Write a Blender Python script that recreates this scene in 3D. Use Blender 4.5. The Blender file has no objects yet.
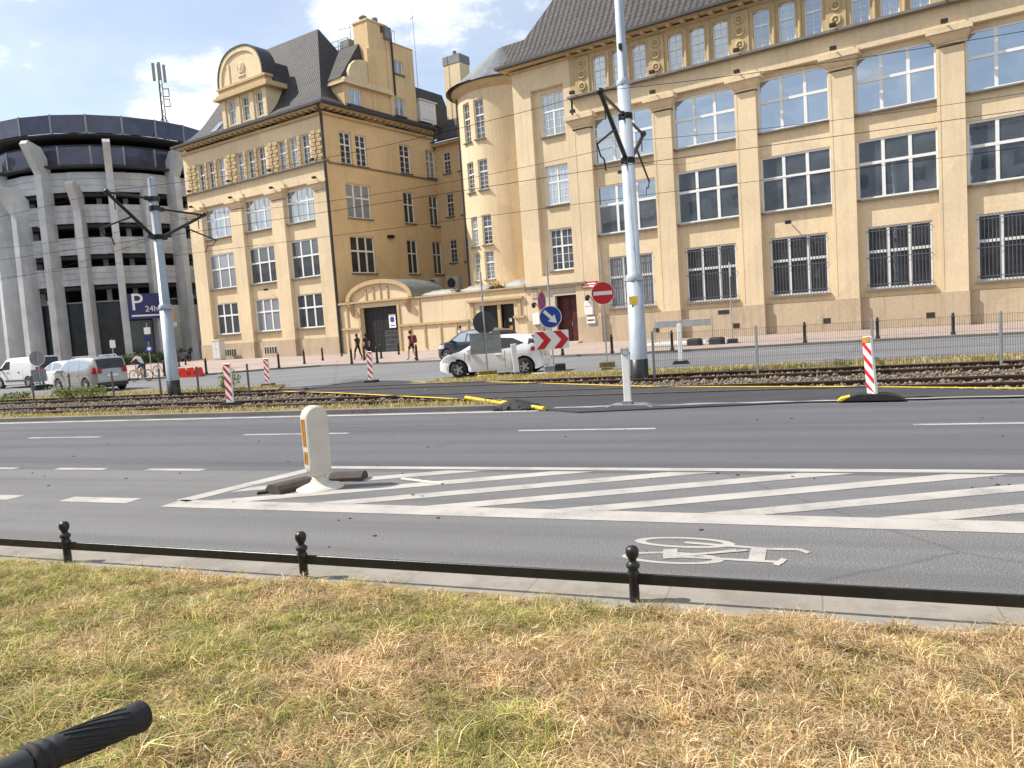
import bpy, math, random
import numpy as np
from mathutils import Matrix, Vector, Euler

random.seed(7)
RNG = np.random.default_rng(11)
S = bpy.context.scene
COL = S.collection
PI = math.pi
R = math.radians

# ------------------------------------------------------------------ frames
FAC = R(-34.6)                      # direction of the house fronts
ORG = Vector((6.147, 52.247, 0.0))  # a point at the foot of the right-hand front
EV = Vector((math.cos(FAC), math.sin(FAC), 0))
NV = Vector((-math.sin(FAC), math.cos(FAC), 0))
def BW(x, y, z=0.0):                # street-front frame -> world
    return ORG + EV * x + NV * y + Vector((0, 0, z))
RS = Vector((0.930, -0.3665, 0)).normalized(); RN = Vector((0.3665, 0.930, 0)).normalized()
RANG = math.atan2(-0.3665, 0.930)
def RW(s, d, z=0.0):                # road frame (along, across) -> world
    return RS * s + RN * d + Vector((0, 0, z))

# ------------------------------------------------------------------ mesh builder
class MB:
    def __init__(self):
        self.v = []; self.f = []; self.m = []; self.s = []
    def add(self, vs, fs, mat=0, smooth=False, M=None):
        o = len(self.v)
        for p in vs:
            p = Vector(p)
            self.v.append(tuple(M @ p) if M is not None else tuple(p))
        for f in fs:
            self.f.append([i + o for i in f]); self.m.append(mat); self.s.append(smooth)
        return self
    def box(self, x0, x1, y0, y1, z0, z1, mat=0, M=None):
        vs = [(x0,y0,z0),(x1,y0,z0),(x1,y1,z0),(x0,y1,z0),(x0,y0,z1),(x1,y0,z1),(x1,y1,z1),(x0,y1,z1)]
        fs = [(0,3,2,1),(4,5,6,7),(0,1,5,4),(1,2,6,5),(2,3,7,6),(3,0,4,7)]
        return self.add(vs, fs, mat, False, M)
    def bbox(self, x0, x1, y0, y1, z0, z1, c, mat=0, M=None):
        """box with its upper and side edges chamfered by c"""
        def ring(k, i, z):
            a, b, p, q = x0+k, x1-k, y0+k, y1-k
            return [(a+i,p,z),(b-i,p,z),(b,p+i,z),(b,q-i,z),(b-i,q,z),(a+i,q,z),(a,q-i,z),(a,p+i,z)]
        vs = ring(0, c, z0) + ring(0, c, z1-c) + ring(c, c*0.7, z1)
        fs = [tuple(range(7,-1,-1)), tuple(range(16,24))]
        for k in (0, 8):
            for j in range(8): fs.append((k+j, k+(j+1)%8, k+8+(j+1)%8, k+8+j))
        return self.add(vs, fs, mat, False, M)
    def cyl(self, p0, p1, r0, r1=None, n=12, mat=0, cap=True, smooth=True, M=None):
        r1 = r0 if r1 is None else r1
        p0 = Vector(p0); p1 = Vector(p1); d = (p1 - p0)
        if d.length < 1e-9: return self
        d.normalize()
        a = d.orthogonal().normalized(); b = d.cross(a)
        vs = []
        for p, r in ((p0, r0), (p1, r1)):
            for k in range(n):
                t = 2*PI*k/n
                vs.append(p + (a*math.cos(t) + b*math.sin(t))*r)
        self.add(vs, [(k, (k+1)%n, n+(k+1)%n, n+k) for k in range(n)], mat, smooth, M)
        if cap:
            self.add(vs[:n], [tuple(range(n-1,-1,-1))], mat, False, M)
            self.add(vs[n:], [tuple(range(n))], mat, False, M)
        return self
    def tube(self, pts, r, n=8, mat=0, M=None):
        for a, b in zip(pts[:-1], pts[1:]): self.cyl(a, b, r, r, n, mat, True, True, M)
        return self
    def lathe(self, prof, c=(0,0,0), n=20, mat=0, smooth=True, M=None, a0=0, a1=2*PI):
        full = abs(a1-a0-2*PI) < 1e-6
        k = n if full else n+1
        vs = []
        for r, z in prof:
            for j in range(k):
                t = a0 + (a1-a0)*j/n
                vs.append((c[0]+r*math.cos(t), c[1]+r*math.sin(t), c[2]+z))
        fs = []
        for i in range(len(prof)-1):
            for j in range(n):
                j2 = (j+1) % k
                fs.append((i*k+j, i*k+j2, (i+1)*k+j2, (i+1)*k+j))
        return self.add(vs, fs, mat, smooth, M)
    def prism(self, poly, a, b, plane='xz', mat=0, M=None, smooth=False):
        """polygon given in a plane, extruded along the remaining axis from a to b"""
        def P(p, t):
            if plane == 'xz': return (p[0], t, p[1])
            if plane == 'yz': return (t, p[0], p[1])
            return (p[0], p[1], t)
        n = len(poly)
        A = [P(p, a) for p in poly]; B = [P(p, b) for p in poly]
        self.add(A, [tuple(range(n))], mat, False, M)
        self.add(B, [tuple(range(n-1,-1,-1))], mat, False, M)
        self.add(A+B, [(i, n+i, n+(i+1)%n, (i+1)%n) for i in range(n)], mat, smooth, M)
        return self
    def sphere(self, c, r, nu=14, nv=8, mat=0, sc=(1,1,1), M=None):
        prof = [(max(1e-4, math.sin(PI*i/nv)), -math.cos(PI*i/nv)) for i in range(nv+1)]
        vs = []
        for pr, pz in prof:
            for j in range(nu):
                t = 2*PI*j/nu
                vs.append((c[0]+r*sc[0]*pr*math.cos(t), c[1]+r*sc[1]*pr*math.sin(t), c[2]+r*sc[2]*pz))
        fs = [(i*nu+j, i*nu+(j+1)%nu, (i+1)*nu+(j+1)%nu, (i+1)*nu+j) for i in range(nv) for j in range(nu)]
        return self.add(vs, fs, mat, True, M)
    def torus(self, c, R0, r, n=28, k=8, axis='y', mat=0, M=None):
        vs = []
        for i in range(n):
            t = 2*PI*i/n
            for j in range(k):
                u = 2*PI*j/k
                rr = R0 + r*math.cos(u); h = r*math.sin(u)
                x, z = rr*math.cos(t), rr*math.sin(t)
                vs.append((c[0]+x, c[1]+h, c[2]+z) if axis == 'y' else ((c[0]+h, c[1]+x, c[2]+z) if axis == 'x' else (c[0]+x, c[1]+z, c[2]+h)))
        fs = [(i*k+j, i*k+(j+1)%k, ((i+1)%n)*k+(j+1)%k, ((i+1)%n)*k+j) for i in range(n) for j in range(k)]
        return self.add(vs, fs, mat, True, M)
    def wall(self, x0, x1, z0, z1, y, holes, depth=0.25, mat=0, rmat=None, M=None):
        """wall facing -y with rectangular openings and their reveals"""
        rmat = mat if rmat is None else rmat
        xs = sorted(set([x0, x1] + [h[0] for h in holes] + [h[1] for h in holes]))
        zs = sorted(set([z0, z1] + [h[2] for h in holes] + [h[3] for h in holes]))
        xs = [x for x in xs if x0 <= x <= x1]; zs = [z for z in zs if z0 <= z <= z1]
        for i in range(len(xs)-1):
            for j in range(len(zs)-1):
                cx = (xs[i]+xs[i+1])/2; cz = (zs[j]+zs[j+1])/2
                if any(h[0] < cx < h[1] and h[2] < cz < h[3] for h in holes): continue
                self.add([(xs[i],y,zs[j]),(xs[i+1],y,zs[j]),(xs[i+1],y,zs[j+1]),(xs[i],y,zs[j+1])], [(0,1,2,3)], mat, False, M)
        for a, b, c, d in holes:
            q = y+depth
            self.add([(a,y,c),(a,q,c),(a,q,d),(a,y,d)], [(0,1,2,3)], rmat, False, M)
            self.add([(b,y,c),(b,y,d),(b,q,d),(b,q,c)], [(0,1,2,3)], rmat, False, M)
            self.add([(a,y,d),(a,q,d),(b,q,d),(b,y,d)], [(0,1,2,3)], rmat, False, M)
            self.add([(a,y,c),(b,y,c),(b,q,c),(a,q,c)], [(0,1,2,3)], rmat, False, M)
        return self
    def mesh(self, name, mats, off=(0,0,0)):
        me = bpy.data.meshes.new(name)
        o = Vector(off)
        me.from_pydata([tuple(Vector(p)-o) for p in self.v], [], self.f)
        for m in (mats if isinstance(mats, (list, tuple)) else [mats]): me.materials.append(m)
        me.polygons.foreach_set('material_index', self.m)
        me.polygons.foreach_set('use_smooth', self.s)
        uvmap(me); me.update()
        return me
    def build(self, name, mats, parent=None, label=None, off=(0,0,0)):
        ob = bpy.data.objects.new(name, self.mesh(name, mats, off)); COL.objects.link(ob)
        if parent is not None: ob.parent = parent
        if label: ob['label'] = label
        return ob

def uvmap(me):
    """metric UVs: u along the level direction of each face, v up its slope"""
    n = len(me.loops)
    if not n: return
    uv = me.uv_layers.new(name='uv')
    out = np.zeros(n*2, dtype=np.float32)
    co = np.empty(len(me.vertices)*3, dtype=np.float32); me.vertices.foreach_get('co', co); co = co.reshape(-1, 3)
    vi = np.empty(n, dtype=np.int32); me.loops.foreach_get('vertex_index', vi)
    nr = np.empty(len(me.polygons)*3, dtype=np.float32); me.polygons.foreach_get('normal', nr); nr = nr.reshape(-1, 3)
    lt = np.empty(len(me.polygons), dtype=np.int32); me.polygons.foreach_get('loop_total', lt)
    pn = np.repeat(nr, lt, axis=0); p = co[vi]
    t = np.stack([-pn[:,1], pn[:,0], np.zeros(n)], 1)
    l = np.linalg.norm(t, axis=1); flat = l < 0.05
    t[flat] = (1, 0, 0); l[flat] = 1; t /= l[:, None]
    b = np.cross(pn, t)
    b[flat] = (0, 1, 0)
    out[0::2] = (p*t).sum(1); out[1::2] = (p*b).sum(1)
    uv.data.foreach_set('uv', out)

# ------------------------------------------------------------------ object bookkeeping
def tag(o, label, cat, group=None):
    o['label'] = label; o['category'] = cat
    if group: o['group'] = group
    return o
def thing(name, label, cat, loc=(0,0,0), rotz=0.0, group=None):
    o = bpy.data.objects.new(name, None); COL.objects.link(o)
    o.empty_display_size = 0.2
    o.location = loc; o.rotation_euler = (0, 0, rotz)
    return tag(o, label, cat, group)
def structure(name, mb, mats):
    o = mb.build(name, mats); o['kind'] = 'structure'; return o
def copy_thing(root, loc, rotz, label, group=None):
    def rec(o, parent):
        c = o.copy(); COL.objects.link(c); c.parent = parent
        for ch in list(o.children): rec(ch, c)
        return c
    r = rec(root, None); r.location = loc; r.rotation_euler = (0, 0, rotz)
    r['label'] = label
    if group: r['group'] = group
    return r
def text(body, size, mat, parent, M, name='lettering', extrude=0.004, align='CENTER'):
    cu = bpy.data.curves.new(name, 'FONT'); cu.body = body; cu.size = size
    cu.align_x = align; cu.align_y = 'CENTER'; cu.extrude = extrude; cu.resolution_u = 3
    cu.materials.append(mat)
    tmp = bpy.data.objects.new(name, cu); COL.objects.link(tmp)
    bpy.context.view_layer.update()
    me = bpy.data.meshes.new_from_object(tmp.evaluated_get(bpy.context.evaluated_depsgraph_get()))
    bpy.data.objects.remove(tmp)
    o = bpy.data.objects.new(name, me); COL.objects.link(o)
    if parent is not None: o.parent = parent
    o.matrix_local = M
    return o
UP = Matrix.Rotation(PI/2, 4, 'X')     # turns flat text into text facing -y

# ------------------------------------------------------------------ materials
MATS = {}
def newmat(name):
    m = bpy.data.materials.new(name); m.use_nodes = True
    nt = m.node_tree; b = nt.nodes['Principled BSDF']
    MATS[name] = m
    return m, nt, b
def N(nt, typ, **kw):
    n = nt.nodes.new(typ)
    for k, v in kw.items():
        if hasattr(n, k): setattr(n, k, v)
        else: n.inputs[k].default_value = v
    return n
def L(nt, a, b): nt.links.new(a, b)
def c4(c): return (c[0], c[1], c[2], 1)
def ramp(nt, fac, stops, interp='LINEAR'):
    r = N(nt, 'ShaderNodeValToRGB'); r.color_ramp.interpolation = interp
    els = r.color_ramp.elements
    while len(els) < len(stops): els.new(0.5)
    for e, (p, c) in zip(els, stops):
        e.position = p; e.color = c4(c) if len(c) == 3 else c
    L(nt, fac, r.inputs[0]); return r.outputs[0]
def mix(nt, fac, a, b, mode='MIX'):
    n = N(nt, 'ShaderNodeMix', data_type='RGBA', blend_type=mode)
    for sock, val in ((n.inputs[0], fac), (n.inputs[6], a), (n.inputs[7], b)):
        if isinstance(val, (int, float)): sock.default_value = val
        elif isinstance(val, tuple): sock.default_value = c4(val)
        else: L(nt, val, sock)
    return n.outputs[2]
def noise(nt, vec, scale, detail=4, rough=0.55, out=0):
    n = N(nt, 'ShaderNodeTexNoise', Scale=scale, Detail=detail, Roughness=rough)
    L(nt, vec, n.inputs['Vector']); return n.outputs[out]
def coords(nt, which='Object', scale=None):
    t = N(nt, 'ShaderNodeTexCoord').outputs[which]
    if scale:
        mp = N(nt, 'ShaderNodeMapping'); mp.inputs['Scale'].default_value = scale
        L(nt, t, mp.inputs['Vector']); t = mp.outputs[0]
    return t
def bump(nt, b, h, strength, dist=0.02):
    n = N(nt, 'ShaderNodeBump', Strength=strength, Distance=dist)
    L(nt, h, n.inputs['Height']); L(nt, n.outputs[0], b.inputs['Normal'])
def simple(name, c, rough=0.6, var=0.15, scale=3.0, metal=0.0, bmp=0.0, bscale=40, spec=None, coat=0.0):
    """plain material with soft blotches, fine speckle and optional bump"""
    m, nt, b = newmat(name)
    co = coords(nt)
    n1 = noise(nt, co, scale, 6)
    lo = tuple(x*(1-var) for x in c); hi = tuple(min(1, x*(1+var)) for x in c)
    col = ramp(nt, n1, [(0.3, lo), (0.7, hi)])
    L(nt, col, b.inputs['Base Color'])
    b.inputs['Roughness'].default_value = rough; b.inputs['Metallic'].default_value = metal
    if coat: b.inputs['Coat Weight'].default_value = coat; b.inputs['Coat Roughness'].default_value = 0.05
    if spec is not None: b.inputs['Specular IOR Level'].default_value = spec
    if bmp: bump(nt, b, noise(nt, co, bscale, 5), bmp, 0.01)
    return m

def plaster(name, c, stain=0.5):
    m, nt, b = newmat(name)
    co = coords(nt)
    n1 = noise(nt, co, 0.35, 7, 0.6)
    col = ramp(nt, n1, [(0.28, tuple(x*0.86 for x in c)), (0.5, c), (0.75, tuple(min(1, x*1.07) for x in c))])
    fine = noise(nt, co, 5.0, 6, 0.7)
    col = mix(nt, 0.35, col, ramp(nt, fine, [(0.3, tuple(x*0.72 for x in c)), (0.7, tuple(min(1, x*1.15) for x in c))]))
    st = noise(nt, coords(nt, 'Object', (2.2, 2.2, 0.16)), 1.0, 6, 0.65)      # rain streaks
    f = ramp(nt, st, [(0.52, (0,0,0)), (0.78, (stain, stain, stain))])
    col = mix(nt, f, col, tuple(x*y for x, y in zip(c, (0.55, 0.53, 0.55))))
    vo = N(nt, 'ShaderNodeTexVoronoi', Scale=0.33); L(nt, mix(nt, 0.25, co, noise(nt, co, 0.8, 4, 0.6, 1)), vo.inputs['Vector'])
    hs = N(nt, 'ShaderNodeSeparateColor'); L(nt, vo.outputs['Color'], hs.inputs[0])
    col = mix(nt, 1.0, col, ramp(nt, hs.outputs[0], [(0.0, (0.91,0.905,0.90)), (1.0, (1.04,1.035,1.02))]), 'MULTIPLY')
    s2 = noise(nt, coords(nt, 'Object', (5.5, 5.5, 0.30)), 1.0, 5, 0.7)
    col = mix(nt, ramp(nt, s2, [(0.55, (0,0,0)), (0.72, (stain*0.55,)*3)]), col, tuple(x*y for x, y in zip(c, (0.50, 0.47, 0.46))))
    L(nt, col, b.inputs['Base Color']); b.inputs['Roughness'].default_value = 0.92
    b.inputs['Specular IOR Level'].default_value = 0.2
    bump(nt, b, noise(nt, co, 9.0, 8, 0.75), 0.6, 0.03)
    return m

def tiles(name, c, w=0.26, h=0.30, moss=(0.09,0.085,0.06)):
    m, nt, b = newmat(name)
    uv = coords(nt, 'UV')
    br = N(nt, 'ShaderNodeTexBrick', Scale=1.0)
    br.inputs['Brick Width'].default_value = w; br.inputs['Row Height'].default_value = h
    br.inputs['Mortar Size'].default_value = 0.035; br.inputs['Mortar Smooth'].default_value = 0.4
    br.inputs['Color1'].default_value = c4(tuple(x*1.55 for x in c)); br.inputs['Color2'].default_value = c4(tuple(x*0.75 for x in c))
    br.inputs['Mortar'].default_value = c4(tuple(x*0.25 for x in c)); br.inputs['Bias'].default_value = -0.1
    L(nt, uv, br.inputs['Vector'])
    n1 = noise(nt, coords(nt), 0.5, 6, 0.65)
    col = mix(nt, ramp(nt, n1, [(0.4, (0,0,0)), (0.75, (0.55,0.55,0.55))]), br.outputs[0], moss)
    L(nt, col, b.inputs['Base Color']); b.inputs['Roughness'].default_value = 0.75
    sepn = N(nt, 'ShaderNodeSeparateXYZ'); L(nt, uv, sepn.inputs[0])
    saw = N(nt, 'ShaderNodeMath', operation='DIVIDE'); L(nt, sepn.outputs[1], saw.inputs[0]); saw.inputs[1].default_value = h
    fr = N(nt, 'ShaderNodeMath', operation='FRACT'); L(nt, saw.outputs[0], fr.inputs[0])
    inv = N(nt, 'ShaderNodeMath', operation='SUBTRACT'); inv.inputs[0].default_value = 1.0; L(nt, fr.outputs[0], inv.inputs[1])
    sw = N(nt, 'ShaderNodeMath', operation='DIVIDE'); L(nt, sepn.outputs[0], sw.inputs[0]); sw.inputs[1].default_value = w/(2*PI)
    sn = N(nt, 'ShaderNodeMath', operation='SINE'); L(nt, sw.outputs[0], sn.inputs[0])
    ad = N(nt, 'ShaderNodeMath', operation='MULTIPLY_ADD'); L(nt, sn.outputs[0], ad.inputs[0]); ad.inputs[1].default_value = 0.5; L(nt, inv.outputs[0], ad.inputs[2])
    bump(nt, b, ad.outputs[0], 0.9, 0.05)
    return m

def glass(name, dark=(0.026,0.032,0.040), refl=0.32, tint=(0.80,0.88,0.95), rough=0.02, curtain=0.14):
    """opaque window glass: dark room (now and then a pale blind) under a reflecting sheet"""
    m, nt, b = newmat(name)
    oi = N(nt, 'ShaderNodeObjectInfo')
    uv = coords(nt, 'Object')
    wv = N(nt, 'ShaderNodeTexWave', Scale=2.6, Distortion=1.5, Detail=2.0)
    L(nt, uv, wv.inputs['Vector'])
    cloth = ramp(nt, wv.outputs[1], [(0.2, (0.11,0.125,0.145)), (0.8, (0.33,0.36,0.40))])
    pick = N(nt, 'ShaderNodeMath', operation='LESS_THAN'); L(nt, oi.outputs['Random'], pick.inputs[0]); pick.inputs[1].default_value = curtain
    room = ramp(nt, noise(nt, uv, 0.9, 3), [(0.35, dark), (0.7, tuple(x*3.5 for x in dark))])
    L(nt, mix(nt, pick.outputs[0], room, cloth), b.inputs['Base Color'])
    b.inputs['Roughness'].default_value = 0.5
    gl = N(nt, 'ShaderNodeBsdfGlossy'); gl.inputs['Color'].default_value = c4(tint); gl.inputs['Roughness'].default_value = rough
    bp = N(nt, 'ShaderNodeBump', Strength=0.025, Distance=0.05); L(nt, noise(nt, uv, 1.3, 2), bp.inputs['Height']); L(nt, bp.outputs[0], gl.inputs['Normal'])
    fr = N(nt, 'ShaderNodeFresnel', IOR=1.5)
    ad = N(nt, 'ShaderNodeMath', operation='ADD', use_clamp=True); L(nt, fr.outputs[0], ad.inputs[0]); ad.inputs[1].default_value = refl
    ms = N(nt, 'ShaderNodeMixShader'); L(nt, ad.outputs[0], ms.inputs[0]); L(nt, b.outputs[0], ms.inputs[1]); L(nt, gl.outputs[0], ms.inputs[2])
    L(nt, ms.outputs[0], nt.nodes['Material Output'].inputs['Surface'])
    return m

def asphalt(name, c, patch=0.22, speck=0.5, cracks=True):
    m, nt, b = newmat(name)
    co = coords(nt)
    big = noise(nt, co, 0.22, 6, 0.6)
    col = ramp(nt, big, [(0.3, tuple(x*(1-patch) for x in c)), (0.7, tuple(x*(1+patch) for x in c))])
    sp = noise(nt, co, 85, 2, 0.9)
    col = mix(nt, speck, col, ramp(nt, sp, [(0.36, tuple(x*0.35 for x in c)), (0.5, c), (0.64, tuple(min(1, x*2.7) for x in c))]))
    tr = noise(nt, coords(nt, 'Object', (0.05, 1.6, 1)), 1.0, 4)       # wheel tracks along the lane
    col = mix(nt, ramp(nt, tr, [(0.42, (0,0,0)), (0.66, (0.6,0.6,0.6))]), col, tuple(x*0.68 for x in c))
    oil = noise(nt, co, 0.9, 9, 0.7)
    col = mix(nt, ramp(nt, oil, [(0.58, (0,0,0)), (0.72, (0.45,0.45,0.45))]), col, tuple(x*0.55 for x in c))
    if cracks:
        vo = N(nt, 'ShaderNodeTexVoronoi', feature='DISTANCE_TO_EDGE', Scale=0.13)
        wob = mix(nt, 0.12, co, noise(nt, co, 1.6, 4, 0.6, 1)); L(nt, wob, vo.inputs['Vector'])
        f = ramp(nt, vo.outputs[0], [(0.0, (0.35,0.35,0.35)), (0.0022, (0,0,0))])
        col = mix(nt, f, col, tuple(x*0.35 for x in c))
    L(nt, col, b.inputs['Base Color']); b.inputs['Roughness'].default_value = 0.9; b.inputs['Specular IOR Level'].default_value = 0.3
    bump(nt, b, sp, 0.7, 0.006)
    return m

def paint(name, c, under, wear=0.5):
    m, nt, b = newmat(name)
    co = coords(nt)
    n1 = noise(nt, co, 75, 4, 0.85); n2 = noise(nt, co, 1.6, 7, 0.65)
    w = mix(nt, 0.42, n1, n2)
    f = ramp(nt, w, [(0.40-0.05*(1-wear), (0.85,0.85,0.85)), (0.475, (0,0,0))])
    col = ramp(nt, n2, [(0.3, tuple(x*0.8 for x in c)), (0.7, c)])
    L(nt, mix(nt, f, col, under), b.inputs['Base Color']); b.inputs['Roughness'].default_value = 0.8
    return m

def concrete(name, c, board=True):
    m, nt, b = newmat(name)
    co = coords(nt)
    col = ramp(nt, noise(nt, co, 0.5, 8, 0.65), [(0.3, tuple(x*0.72 for x in c)), (0.7, tuple(x*1.12 for x in c))])
    st = noise(nt, coords(nt, 'Object', (1.3, 1.3, 0.12)), 1.0, 6)
    col = mix(nt, ramp(nt, st, [(0.5, (0,0,0)), (0.75, (0.5,0.5,0.5))]), col, tuple(x*0.5 for x in c))
    L(nt, col, b.inputs['Base Color']); b.inputs['Roughness'].default_value = 0.9
    bump(nt, b, noise(nt, co, 12, 6), 0.4, 0.02)
    return m

def paving(name, c1, c2, w, h):
    m, nt, b = newmat(name)
    br = N(nt, 'ShaderNodeTexBrick', Scale=1.0)
    br.inputs['Brick Width'].default_value = w; br.inputs['Row Height'].default_value = h
    br.inputs['Mortar Size'].default_value = 0.012; br.inputs['Color1'].default_value = c4(c1); br.inputs['Color2'].default_value = c4(c2)
    br.inputs['Mortar'].default_value = c4(tuple(x*0.55 for x in c1))
    co = coords(nt); L(nt, co, br.inputs['Vector'])
    col = mix(nt, 0.45, br.outputs[0], ramp(nt, noise(nt, co, 0.25, 7), [(0.3, tuple(x*0.75 for x in c1)), (0.7, tuple(x*1.15 for x in c2))]))
    L(nt, col, b.inputs['Base Color']); b.inputs['Roughness'].default_value = 0.9
    return m

def attr_mat(name, rough=0.8, trans=0.35):
    """blades and leaves: each carries its own colour as an attribute"""
    m, nt, b = newmat(name)
    a = N(nt, 'ShaderNodeAttribute', attribute_name='col')
    L(nt, a.outputs['Color'], b.inputs['Base Color']); b.inputs['Roughness'].default_value = rough
    b.inputs['Specular IOR Level'].default_value = 0.25
    if trans:
        t = N(nt, 'ShaderNodeBsdfTranslucent'); L(nt, a.outputs['Color'], t.inputs['Color'])
        ms = N(nt, 'ShaderNodeMixShader'); ms.inputs[0].default_value = trans
        L(nt, b.outputs[0], ms.inputs[1]); L(nt, t.outputs[0], ms.inputs[2])
        L(nt, ms.outputs[0], nt.nodes['Material Output'].inputs['Surface'])
    return m

OCHRE = (0.70, 0.57, 0.385)
M_wall = plaster('ochre_plaster', OCHRE, 0.4)
M_trim = plaster('ochre_trim', (0.52, 0.39, 0.225), 0.5)
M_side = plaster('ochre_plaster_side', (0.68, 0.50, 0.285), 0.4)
M_orn = plaster('ornament_stone', (0.50, 0.385, 0.22), 0.6)
M_plinth = plaster('plinth_stone', (0.50, 0.40, 0.285), 0.75)
M_stone = plaster('doorway_stone', (0.55, 0.50, 0.41), 0.4)
M_roof = tiles('roof_tiles', (0.031, 0.028, 0.028), 0.42, 0.36, (0.04,0.037,0.032))
M_roof2 = tiles('slate_tiles', (0.042, 0.039, 0.040), 0.30, 0.26, (0.06,0.056,0.05))
M_sheet = simple('zinc_sheet', (0.17, 0.18, 0.18), 0.55, 0.2, 1.5, 0.3)
M_gutter = simple('dark_gutter', (0.035, 0.032, 0.032), 0.5, 0.3, 3)
M_ledge = simple('ledge_flashing', (0.15, 0.14, 0.13), 0.6, 0.25, 2)
M_white = simple('white_frame', (0.72, 0.72, 0.70), 0.45, 0.06, 6)
M_glass = glass('window_glass')
M_glassdark = glass('window_glass_barred', (0.012,0.014,0.017), 0.08, curtain=0.4)
M_glasssky = glass('window_glass_upper', refl=0.42, curtain=0.0)
M_bars = simple('window_bars', (0.10, 0.10, 0.11), 0.5)
M_black = simple('black_iron', (0.012, 0.012, 0.013), 0.38, 0.3, 8, 0.0, 0.15, 60)
M_dark = simple('dark_paint', (0.022, 0.023, 0.026), 0.5, 0.3, 4)
M_gate = simple('dark_gate', (0.009, 0.010, 0.013), 0.5, 0.3, 3)
M_doorred = simple('maroon_door', (0.07, 0.015, 0.013), 0.45, 0.3, 3)
M_conc = concrete('garage_concrete', (0.52, 0.545, 0.565))
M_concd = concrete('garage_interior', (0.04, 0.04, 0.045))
M_gglass = glass('garage_glass', (0.010,0.011,0.02), 0.02, (0.45,0.5,0.75), 0.06, 0.0)
M_gglass2 = glass('garage_shopfront', (0.006,0.009,0.010), 0.03, (0.5,0.6,0.65), 0.05, 0.0)
M_asph = asphalt('old_asphalt', (0.138, 0.136, 0.135), 0.22, 0.85)
M_asph2 = asphalt('fresh_asphalt', (0.050, 0.050, 0.056), 0.15, 0.4, False)
M_asph3 = asphalt('lane_asphalt', (0.100, 0.101, 0.109), 0.22, 0.8, False)
M_farroad = asphalt('far_asphalt', (0.17, 0.17, 0.175), 0.15, 0.3, False)
M_rpaint = paint('road_paint', (0.43, 0.40, 0.365), (0.17,0.165,0.16), 0.85)
M_rpaint2 = paint('road_paint_worn', (0.42, 0.41, 0.39), (0.10,0.10,0.105), 0.9)
M_ypaint = paint('yellow_tape', (0.72, 0.50, 0.03), (0.20,0.16,0.08), 0.5)
def jointed(name, c, w, h):
    m = concrete(name, c); nt = m.node_tree; b = nt.nodes['Principled BSDF']
    src = b.inputs['Base Color'].links[0].from_socket
    br = N(nt, 'ShaderNodeTexBrick', Scale=1.0); br.inputs['Brick Width'].default_value = w; br.inputs['Row Height'].default_value = h; br.offset = 0
    br.inputs['Mortar Size'].default_value = 0.006; br.inputs['Color1'].default_value = (0,0,0,1); br.inputs['Color2'].default_value = (0.22,0.22,0.22,1); br.inputs['Mortar'].default_value = (1,1,1,1)
    co = coords(nt); L(nt, co, br.inputs['Vector'])
    col = mix(nt, br.outputs[0], src, tuple(x*0.6 for x in c))
    dirt = noise(nt, co, 2.2, 9, 0.7)
    col = mix(nt, ramp(nt, dirt, [(0.50,(0,0,0)),(0.68,(0.6,0.6,0.6))]), col, (0.13,0.105,0.07))
    L(nt, col, b.inputs['Base Color']); return m
M_strip = jointed('kerb_concrete', (0.29, 0.262, 0.22), 1.0, 10.0)
M_kerb = concrete('kerb_stone', (0.20, 0.185, 0.165))
M_pave = paving('pink_pavers', (0.31,0.235,0.20), (0.37,0.295,0.255), 0.4, 0.4)
M_soil = simple('soil', (0.22, 0.165, 0.09), 0.95, 0.4, 6, 0, 0.6, 30)
M_ballast = simple('ballast_bed', (0.12, 0.10, 0.08), 0.95, 0.35, 9, 0, 1.0, 14)
M_rock = attr_mat('ballast_stone', 0.9, 0)
M_rust = simple('rusty_rail', (0.075, 0.042, 0.028), 0.7, 0.4, 8, 0.3)
M_railtop = simple('worn_rail_top', (0.30, 0.28, 0.27), 0.35, 0.2, 8, 0.8)
M_blade = attr_mat('grass_blade')
M_leaf = attr_mat('leaf', 0.6, 0.3)
M_steel = simple('galvanised_steel', (0.36, 0.38, 0.40), 0.45, 0.12, 5, 0.35)
M_pole = simple('pole_grey_blue', (0.37, 0.42, 0.48), 0.45, 0.12, 2.0, 0.1, 0.1, 30)
M_wire = simple('wire_black', (0.012, 0.012, 0.013), 0.95, spec=0.05)
M_rubber = simple('black_rubber', (0.018, 0.018, 0.019), 0.75, 0.3, 10, 0, 0.3, 50)
M_beacon = simple('beacon_plastic', (0.58, 0.535, 0.46), 0.5, 0.10, 5)
M_orange = simple('orange_reflector', (0.42, 0.19, 0.025), 0.3, 0.25, 14)
M_rockb = simple('brown_rubber', (0.060, 0.047, 0.041), 0.85, 0.35, 8, 0, 0.5, 30)
M_signw = simple('sign_white', (0.78, 0.78, 0.77), 0.4, 0.05, 5)
M_red = simple('sign_red', (0.52, 0.02, 0.022), 0.4, 0.1, 5)
M_blue = simple('sign_blue', (0.012, 0.055, 0.30), 0.4, 0.1, 5)
M_navy = simple('sign_navy', (0.012, 0.02, 0.13), 0.45, 0.1, 3)
M_greyback = simple('sign_back_grey', (0.24, 0.25, 0.26), 0.5, 0.12, 5, 0.3)
M_backdark = simple('sign_back_dark', (0.055, 0.062, 0.070), 0.5, 0.25, 7)
M_yellow = simple('yellow_block', (0.58, 0.42, 0.05), 0.7, 0.25, 8)
M_brownblk = simple('recycled_block', (0.17, 0.135, 0.06), 0.8, 0.3, 8)
M_carw = simple('car_white', (0.80, 0.80, 0.80), 0.25, 0.02, 2, 0, 0, 40, None, 0.8)
M_cars = simple('car_silver', (0.37, 0.37, 0.375), 0.32, 0.03, 2, 0.45, 0, 40, None, 0.8)
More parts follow.
